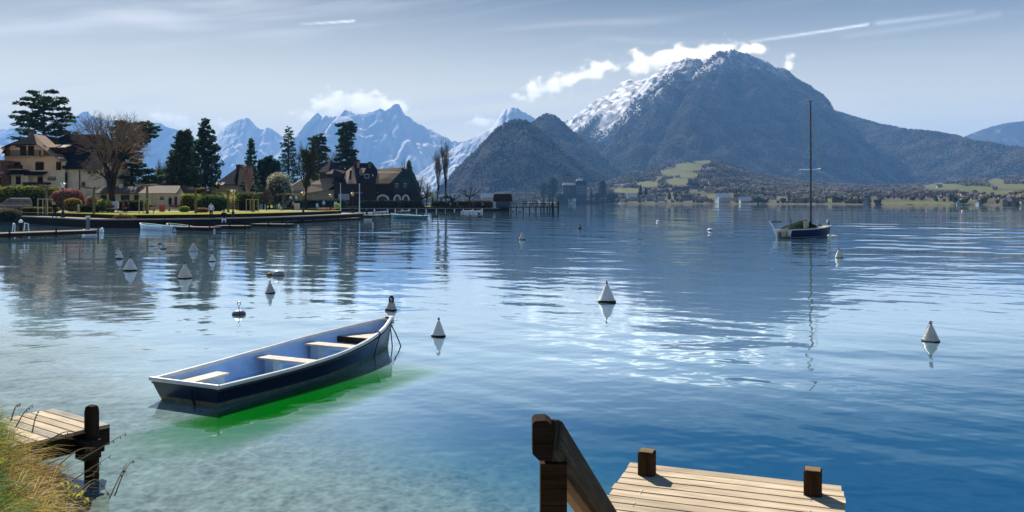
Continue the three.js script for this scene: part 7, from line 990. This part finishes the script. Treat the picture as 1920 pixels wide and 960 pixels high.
// ------------------------------------------------------------------ lake bed in the shallows, grassy bank at lower left
{
  const depth = (x, Z) => 0.30 + 0.16 * Math.max(0, (Z - 6.5) * 0.5 + (x + 3.4) * 0.55) + 0.06 * fbm(x * 0.7, Z * 0.7, 4), P = [], C = [], U = [], idx = [], nx = 220, nz = 220;
  for (let i = 0; i <= nx; i++) for (let j = 0; j <= nz; j++) { const x = lerp(-18, 8, i / nx), Z = lerp(1, 22, j / nz), n = fbm(x * 1.1, Z * 1.1, 5), m = fbm(x * 5, Z * 5, 3); P.push(x, -Math.min(depth(x, Z), 2.6), -Z); const q = clamp(0.62 + n * 0.9 + m * 0.7, 0.12, 1.2); C.push(0.50 * q, 0.50 * q, 0.36 * q); U.push(x, Z); }
  for (let i = 0; i < nx; i++) for (let j = 0; j < nz; j++) { const a = i * (nz + 1) + j, b = a + nz + 1; idx.push(a, b, a + 1, a + 1, b, b + 1); }
  const g = new THREE.BufferGeometry(); g.setAttribute('position', new THREE.Float32BufferAttribute(P, 3)); g.setAttribute('color', new THREE.Float32BufferAttribute(C, 3)); g.setAttribute('uv', new THREE.Float32BufferAttribute(U, 2)); g.setIndex(idx); g.computeVertexNormals(); tag(put('lake_bed', g, std([1, 1, 1], 1, { vertexColors: true, map: rep(T.stone, 0.8) })), 'pale pebbly lake bed in the shallows', 'lake bed', null, 'structure');
  seed(61); const st = mb(); for (let i = 0; i < 140; i++) { const x = rr(-6.5, 1.5), Z = rr(4, 9.5), r = rr(0.03, 0.12) * (rnd() < 0.1 ? 2 : 1), k = rr(0.4, 1.2); const q = new THREE.IcosahedronGeometry(r, 1); q.scale(1.4, 0.5, 1); st.color(0.09 * k, 0.095 * k, 0.085 * k).geo(q, new THREE.Matrix4().makeRotationY(rnd() * 6).setPosition(x, -depth(x, Z) + 0.02, -Z)); } tag(put('lake_bed_stones', st.geometry(), std([1, 1, 1], 0.9, { vertexColors: true })), 'dark stones scattered over the shallow lake bed', 'stones', null, 'stuff');
  const bd = base('sunken_boulder', on(330, 955, -0.25), 0.4, 'large dark boulder under water below the rowing boat', 'boulder'); { const q = new THREE.IcosahedronGeometry(0.34, 3), p = q.attributes.position; for (let i = 0; i < p.count; i++) { const k = 1 + 0.25 * noise2(p.getX(i) * 5, p.getZ(i) * 5 + p.getY(i) * 3); p.setXYZ(i, p.getX(i) * k * 1.3, p.getY(i) * k * 0.55, p.getZ(i) * k); } q.computeVertexNormals(); put('rock', q, std([0.05, 0.055, 0.06], 0.9), bd); }
  // the bank
  const ed = (x, Z) => { const ax = -4.45, aZ = 7.9, dx = 0.60, dZ = -0.96, l = Math.hypot(dx, dZ); return -((x - ax) * dZ - (Z - aZ) * dx) / l * -1; };
  const bankY = (x, Z) => { const d = ed(x, Z) + 0.14 * noise2(x * 1.7, Z * 1.7); return d < -0.3 ? -0.6 : d < 0 ? lerp(-0.6, -0.05, (d + 0.3) / 0.3) : 1.05 * (1 - Math.exp(-d / 0.62)) + 0.09 * fbm(x * 2, Z * 2, 4) - 0.05 - 1.5 * sst(7.6, 9.0, Z - 0.12 * (x + 4)); };
  { const P = [], id = [], n = 120; for (let i = 0; i <= n; i++) for (let j = 0; j <= n; j++) { const x = lerp(-8.5, 0.5, i / n), Z = lerp(0.8, 10.5, j / n); P.push(x, bankY(x, Z), -Z); } for (let i = 0; i < n; i++) for (let j = 0; j < n; j++) { const a = i * (n + 1) + j, b = a + n + 1; id.push(a, b, a + 1, a + 1, b, b + 1); } const q = new THREE.BufferGeometry(); q.setAttribute('position', new THREE.Float32BufferAttribute(P, 3)); q.setIndex(id); q.computeVertexNormals(); tag(put('bank', q, std([0.06, 0.042, 0.02], 1)), 'earth bank under the dry grass at lower left', 'bank', null, 'structure'); }
  seed(71);
  const clump = (droop) => { const b = mb(); for (let k = 0; k < 9; k++) { const a = rnd() * 6.283, L = rr(0.14, 0.34), w = rr(0.0028, 0.005), d = V(Math.cos(a), 0, Math.sin(a)), s = V(-d.z, 0, d.x), o = V(rr(-0.03, 0.03), -0.02, rr(-0.03, 0.03)), pt = (t) => V(o.x + d.x * L * t * droop, o.y + L * (t - droop * 0.75 * t * t), o.z + d.z * L * t * droop), q = rr(0.6, 1.35); let pa = pt(0), wa = w; b.color(q, q * rr(0.9, 1.05), q * rr(0.7, 1)); for (const t of [0.35, 0.7, 1]) { const pb = pt(t), wb = w * (1 - t * 0.92); const A = pa.clone().addScaledVector(s, wa), B = pa.clone().addScaledVector(s, -wa), C = pb.clone().addScaledVector(s, -wb), D = pb.clone().addScaledVector(s, wb); b.quad(A, B, C, D); pa = pb; wa = wb; } } return b.geometry(); };
  const blade = new THREE.MeshPhysicalMaterial({ color: new THREE.Color(1, 1, 1), roughness: 0.9, specularIntensity: 0.3, transmission: 0.4, vertexColors: true });
  const pos = []; while (pos.length < 21000) { const x = rr(-8.3, -1.6), Z = rr(3.4, 10.4), y = bankY(x, Z); if (y > -0.02 && y < 1.2) pos.push([x, y, Z]); }
  [0.55, 0.9, 1.2].forEach((dr, v) => { const list = pos.filter((_, i) => i % 3 === v), im = new THREE.InstancedMesh(clump(dr), blade, list.length), q = new THREE.Quaternion(); list.forEach(([x, y, Z], i) => { const s = rr(0.6, 1.3) * (fbm(x * 1.5, Z * 1.5, 3) > 0.1 ? 1.25 : 1); im.setMatrixAt(i, IM.compose(V(x, y, -Z), q.setFromEuler(new THREE.Euler(rr(-0.3, 0.3), rnd() * 6.28, rr(-0.5, 0.1))), V(s, s * rr(0.8, 1.2), s))); const n = fbm(x * 1.3 + 4, Z * 1.3, 4) + rr(-0.22, 0.22), w = fbm(x * 0.9, Z * 0.9 + 3, 3), c = x + Z * 0.6 < -0.2 && w > 0 ? [0.06, 0.22, 0.02] : n > 0.14 ? [0.36, 0.36, 0.015] : n > -0.02 ? [0.52, 0.36, 0.03] : n > -0.18 ? [0.40, 0.19, 0.04] : [0.62, 0.50, 0.28]; const k = rr(0.45, 1.15); im.setColorAt(i, IC.setRGB(c[0] * k, c[1] * k, c[2] * k)); }); im.name = numbered('dry_grass'); im.castShadow = im.receiveShadow = true; scene.add(im); tag(im, 'long dry golden and green grass covering the bank at lower left', 'grass', null, 'stuff'); });
  // arching bramble stems that reach out over the water
  const br = base('bramble', [-4.0, 0.4, -7.2], 0, 'bare arching bramble stems reaching from the grass over the water', 'bramble'), o = V(-4.0, 0.4, -7.2), stems = mb(), leaf = mb(); seed(81);
  for (const [u0, v0, Z0, u1, v1, Z1, sag] of [[70, 842, 7.2, 160, 812, 7.3, 0.04], [80, 835, 7.1, 137, 823, 7.2, 0.03], [150, 862, 7.1, 236, 812, 7.4, -0.03], [110, 872, 6.8, 178, 840, 7.2, 0.02], [130, 905, 6.8, 210, 852, 7.1, -0.03], [140, 930, 6.6, 206, 928, 6.9, 0.10], [150, 935, 6.5, 178, 905, 6.8, 0.0], [215, 930, 6.9, 250, 862, 7.2, 0.02], [205, 935, 6.8, 238, 868, 7.1, -0.02], [30, 800, 7.3, 62, 758, 7.5, 0.0], [20, 790, 7.3, 40, 756, 7.4, 0.02], [60, 812, 7.2, 72, 770, 7.4, 0.0], [160, 895, 6.9, 186, 873, 7, -0.06]]) { const a = at(u0, v0, Z0).sub(o), b = at(u1, v1, Z1).sub(o), m = a.clone().lerp(b, 0.55); m.y += sag + 0.03; const cv = new THREE.CatmullRomCurve3([a, m, b]); stems.tube(cv.getPoints(10), Array.from({ length: 11 }, (_, i) => lerp(0.0065, 0.002, i / 10)), 5); for (let k = 0; k < 3; k++) { const p = cv.getPoint(rr(0.5, 1)); leaf.color(0.06, 0.035, 0.02); leaf.tri(p, V(p.x + 0.008, p.y - 0.02, p.z), V(p.x - 0.004, p.y - 0.024, p.z + 0.006)); } }
  stems.build('stem', std([0.24, 0.17, 0.10], 0.85), br); leaf.build('leaves', LEAF, br);
  const bl = base('bankside_plant', on(118, 948, 0.15), 0, 'small yellow-leaved plant at the foot of the grassy bank', 'plant'), lb = mb(); for (let i = 0; i < 60; i++) { const p = V(rr(-0.14, 0.14), rr(0, 0.16), rr(-0.1, 0.1)), a = rv().multiplyScalar(0.035), c = rv().multiplyScalar(0.018); tone(lb, [0.27, 0.25, 0.02], rr(0.5, 1.2)); lb.tri(p, V(p.x + a.x + c.x, p.y + a.y + c.y, p.z + a.z + c.z), V(p.x + a.x - c.x, p.y + a.y - c.y, p.z + a.z - c.z)); } lb.build('leaves', LEAF, bl); const sb = mb(); for (let i = 0; i < 8; i++) sb.tube([V(0, -0.1, 0), V(rr(-0.12, 0.12), rr(0.05, 0.15), rr(-0.08, 0.08))], 0.003, 4); sb.build('stems', std([0.15, 0.1, 0.05], 0.9), bl);
}

// the woods on the hills, read as one mass
// no tree stands in the garden before a house
const hidesHouse = ([x, , z]) => { const u = U0 + x / -z * F; return clearings.some(([cu, w, Z]) => Math.abs(u - cu) < w * 0.5 + 1 && -z < Z + 6 && -z > Z - 260); };
{
  seed(99);
  const cone = () => { const b = mb(); for (const [y, r, h] of [[0.08, 0.24, 0.5], [0.34, 0.185, 0.42], [0.6, 0.12, 0.4]]) b.geo(new THREE.ConeGeometry(r, h, 6, 1, true), new THREE.Matrix4().makeTranslation(0, y + h / 2, 0)); return b.geometry(); };
  const crown = () => { const b = mb(); for (let k = 0; k < 6; k++) { const g = new THREE.IcosahedronGeometry(rr(0.17, 0.30), 0), a = k * 1.05 + rr(-0.4, 0.4), q = k ? rr(0.12, 0.26) : 0; g.scale(1, rr(0.9, 1.6), 1); b.geo(g, new THREE.Matrix4().makeRotationFromEuler(new THREE.Euler(rr(-0.4, 0.4), rnd() * 6, rr(-0.4, 0.4))).setPosition(Math.cos(a) * q, rr(0.38, 0.72), Math.sin(a) * q)); } b.tube([V(0, -0.05, 0), V(0, 0.4, 0)], 0.03, 4, false); return b.geometry(); };
  const kinds = [[cone(), 1, 'evergreen_woods', 'dark evergreen woods covering the hills across the lake', (c) => { const q = rr(0.75, 1.25); c.setRGB(0.017 * q, 0.034 * q, 0.02 * q); }], [crown(), 2, 'bare_woods', 'leafless brown winter woods covering the hills across the lake', (c) => { const q = rr(0.8, 1.2), k = rnd(); c.setRGB((0.145 + 0.055 * k) * q, (0.138 + 0.02 * k) * q, 0.108 * q); }]];
  for (const [g, kind, name, label, paint] of kinds) {
    const list = woodSpots.filter((s) => s[4] === kind && !hidesHouse(s)), im = new THREE.InstancedMesh(g, std([1, 1, 1], 0.95), list.length), q = new THREE.Quaternion();
    list.forEach(([x, y, z, h], i) => { const w = h * rr(0.8, 1.45); im.setMatrixAt(i, IM.compose(V(x, y, z), q.setFromAxisAngle(V(0, 1, 0), rnd() * 6.28), V(w, h, w))); paint(IC); IC.multiplyScalar(clamp(1 + 1.9 * fbm(x / 90, z / 90, 4), 0.4, 1.9)); im.setColorAt(i, IC); });
    im.name = name; im.castShadow = im.receiveShadow = true; scene.add(im); tag(im, label, 'woods', null, 'stuff');
  }
  console.log('woods', woodSpots.length);
}

renderer.render(scene, camera);
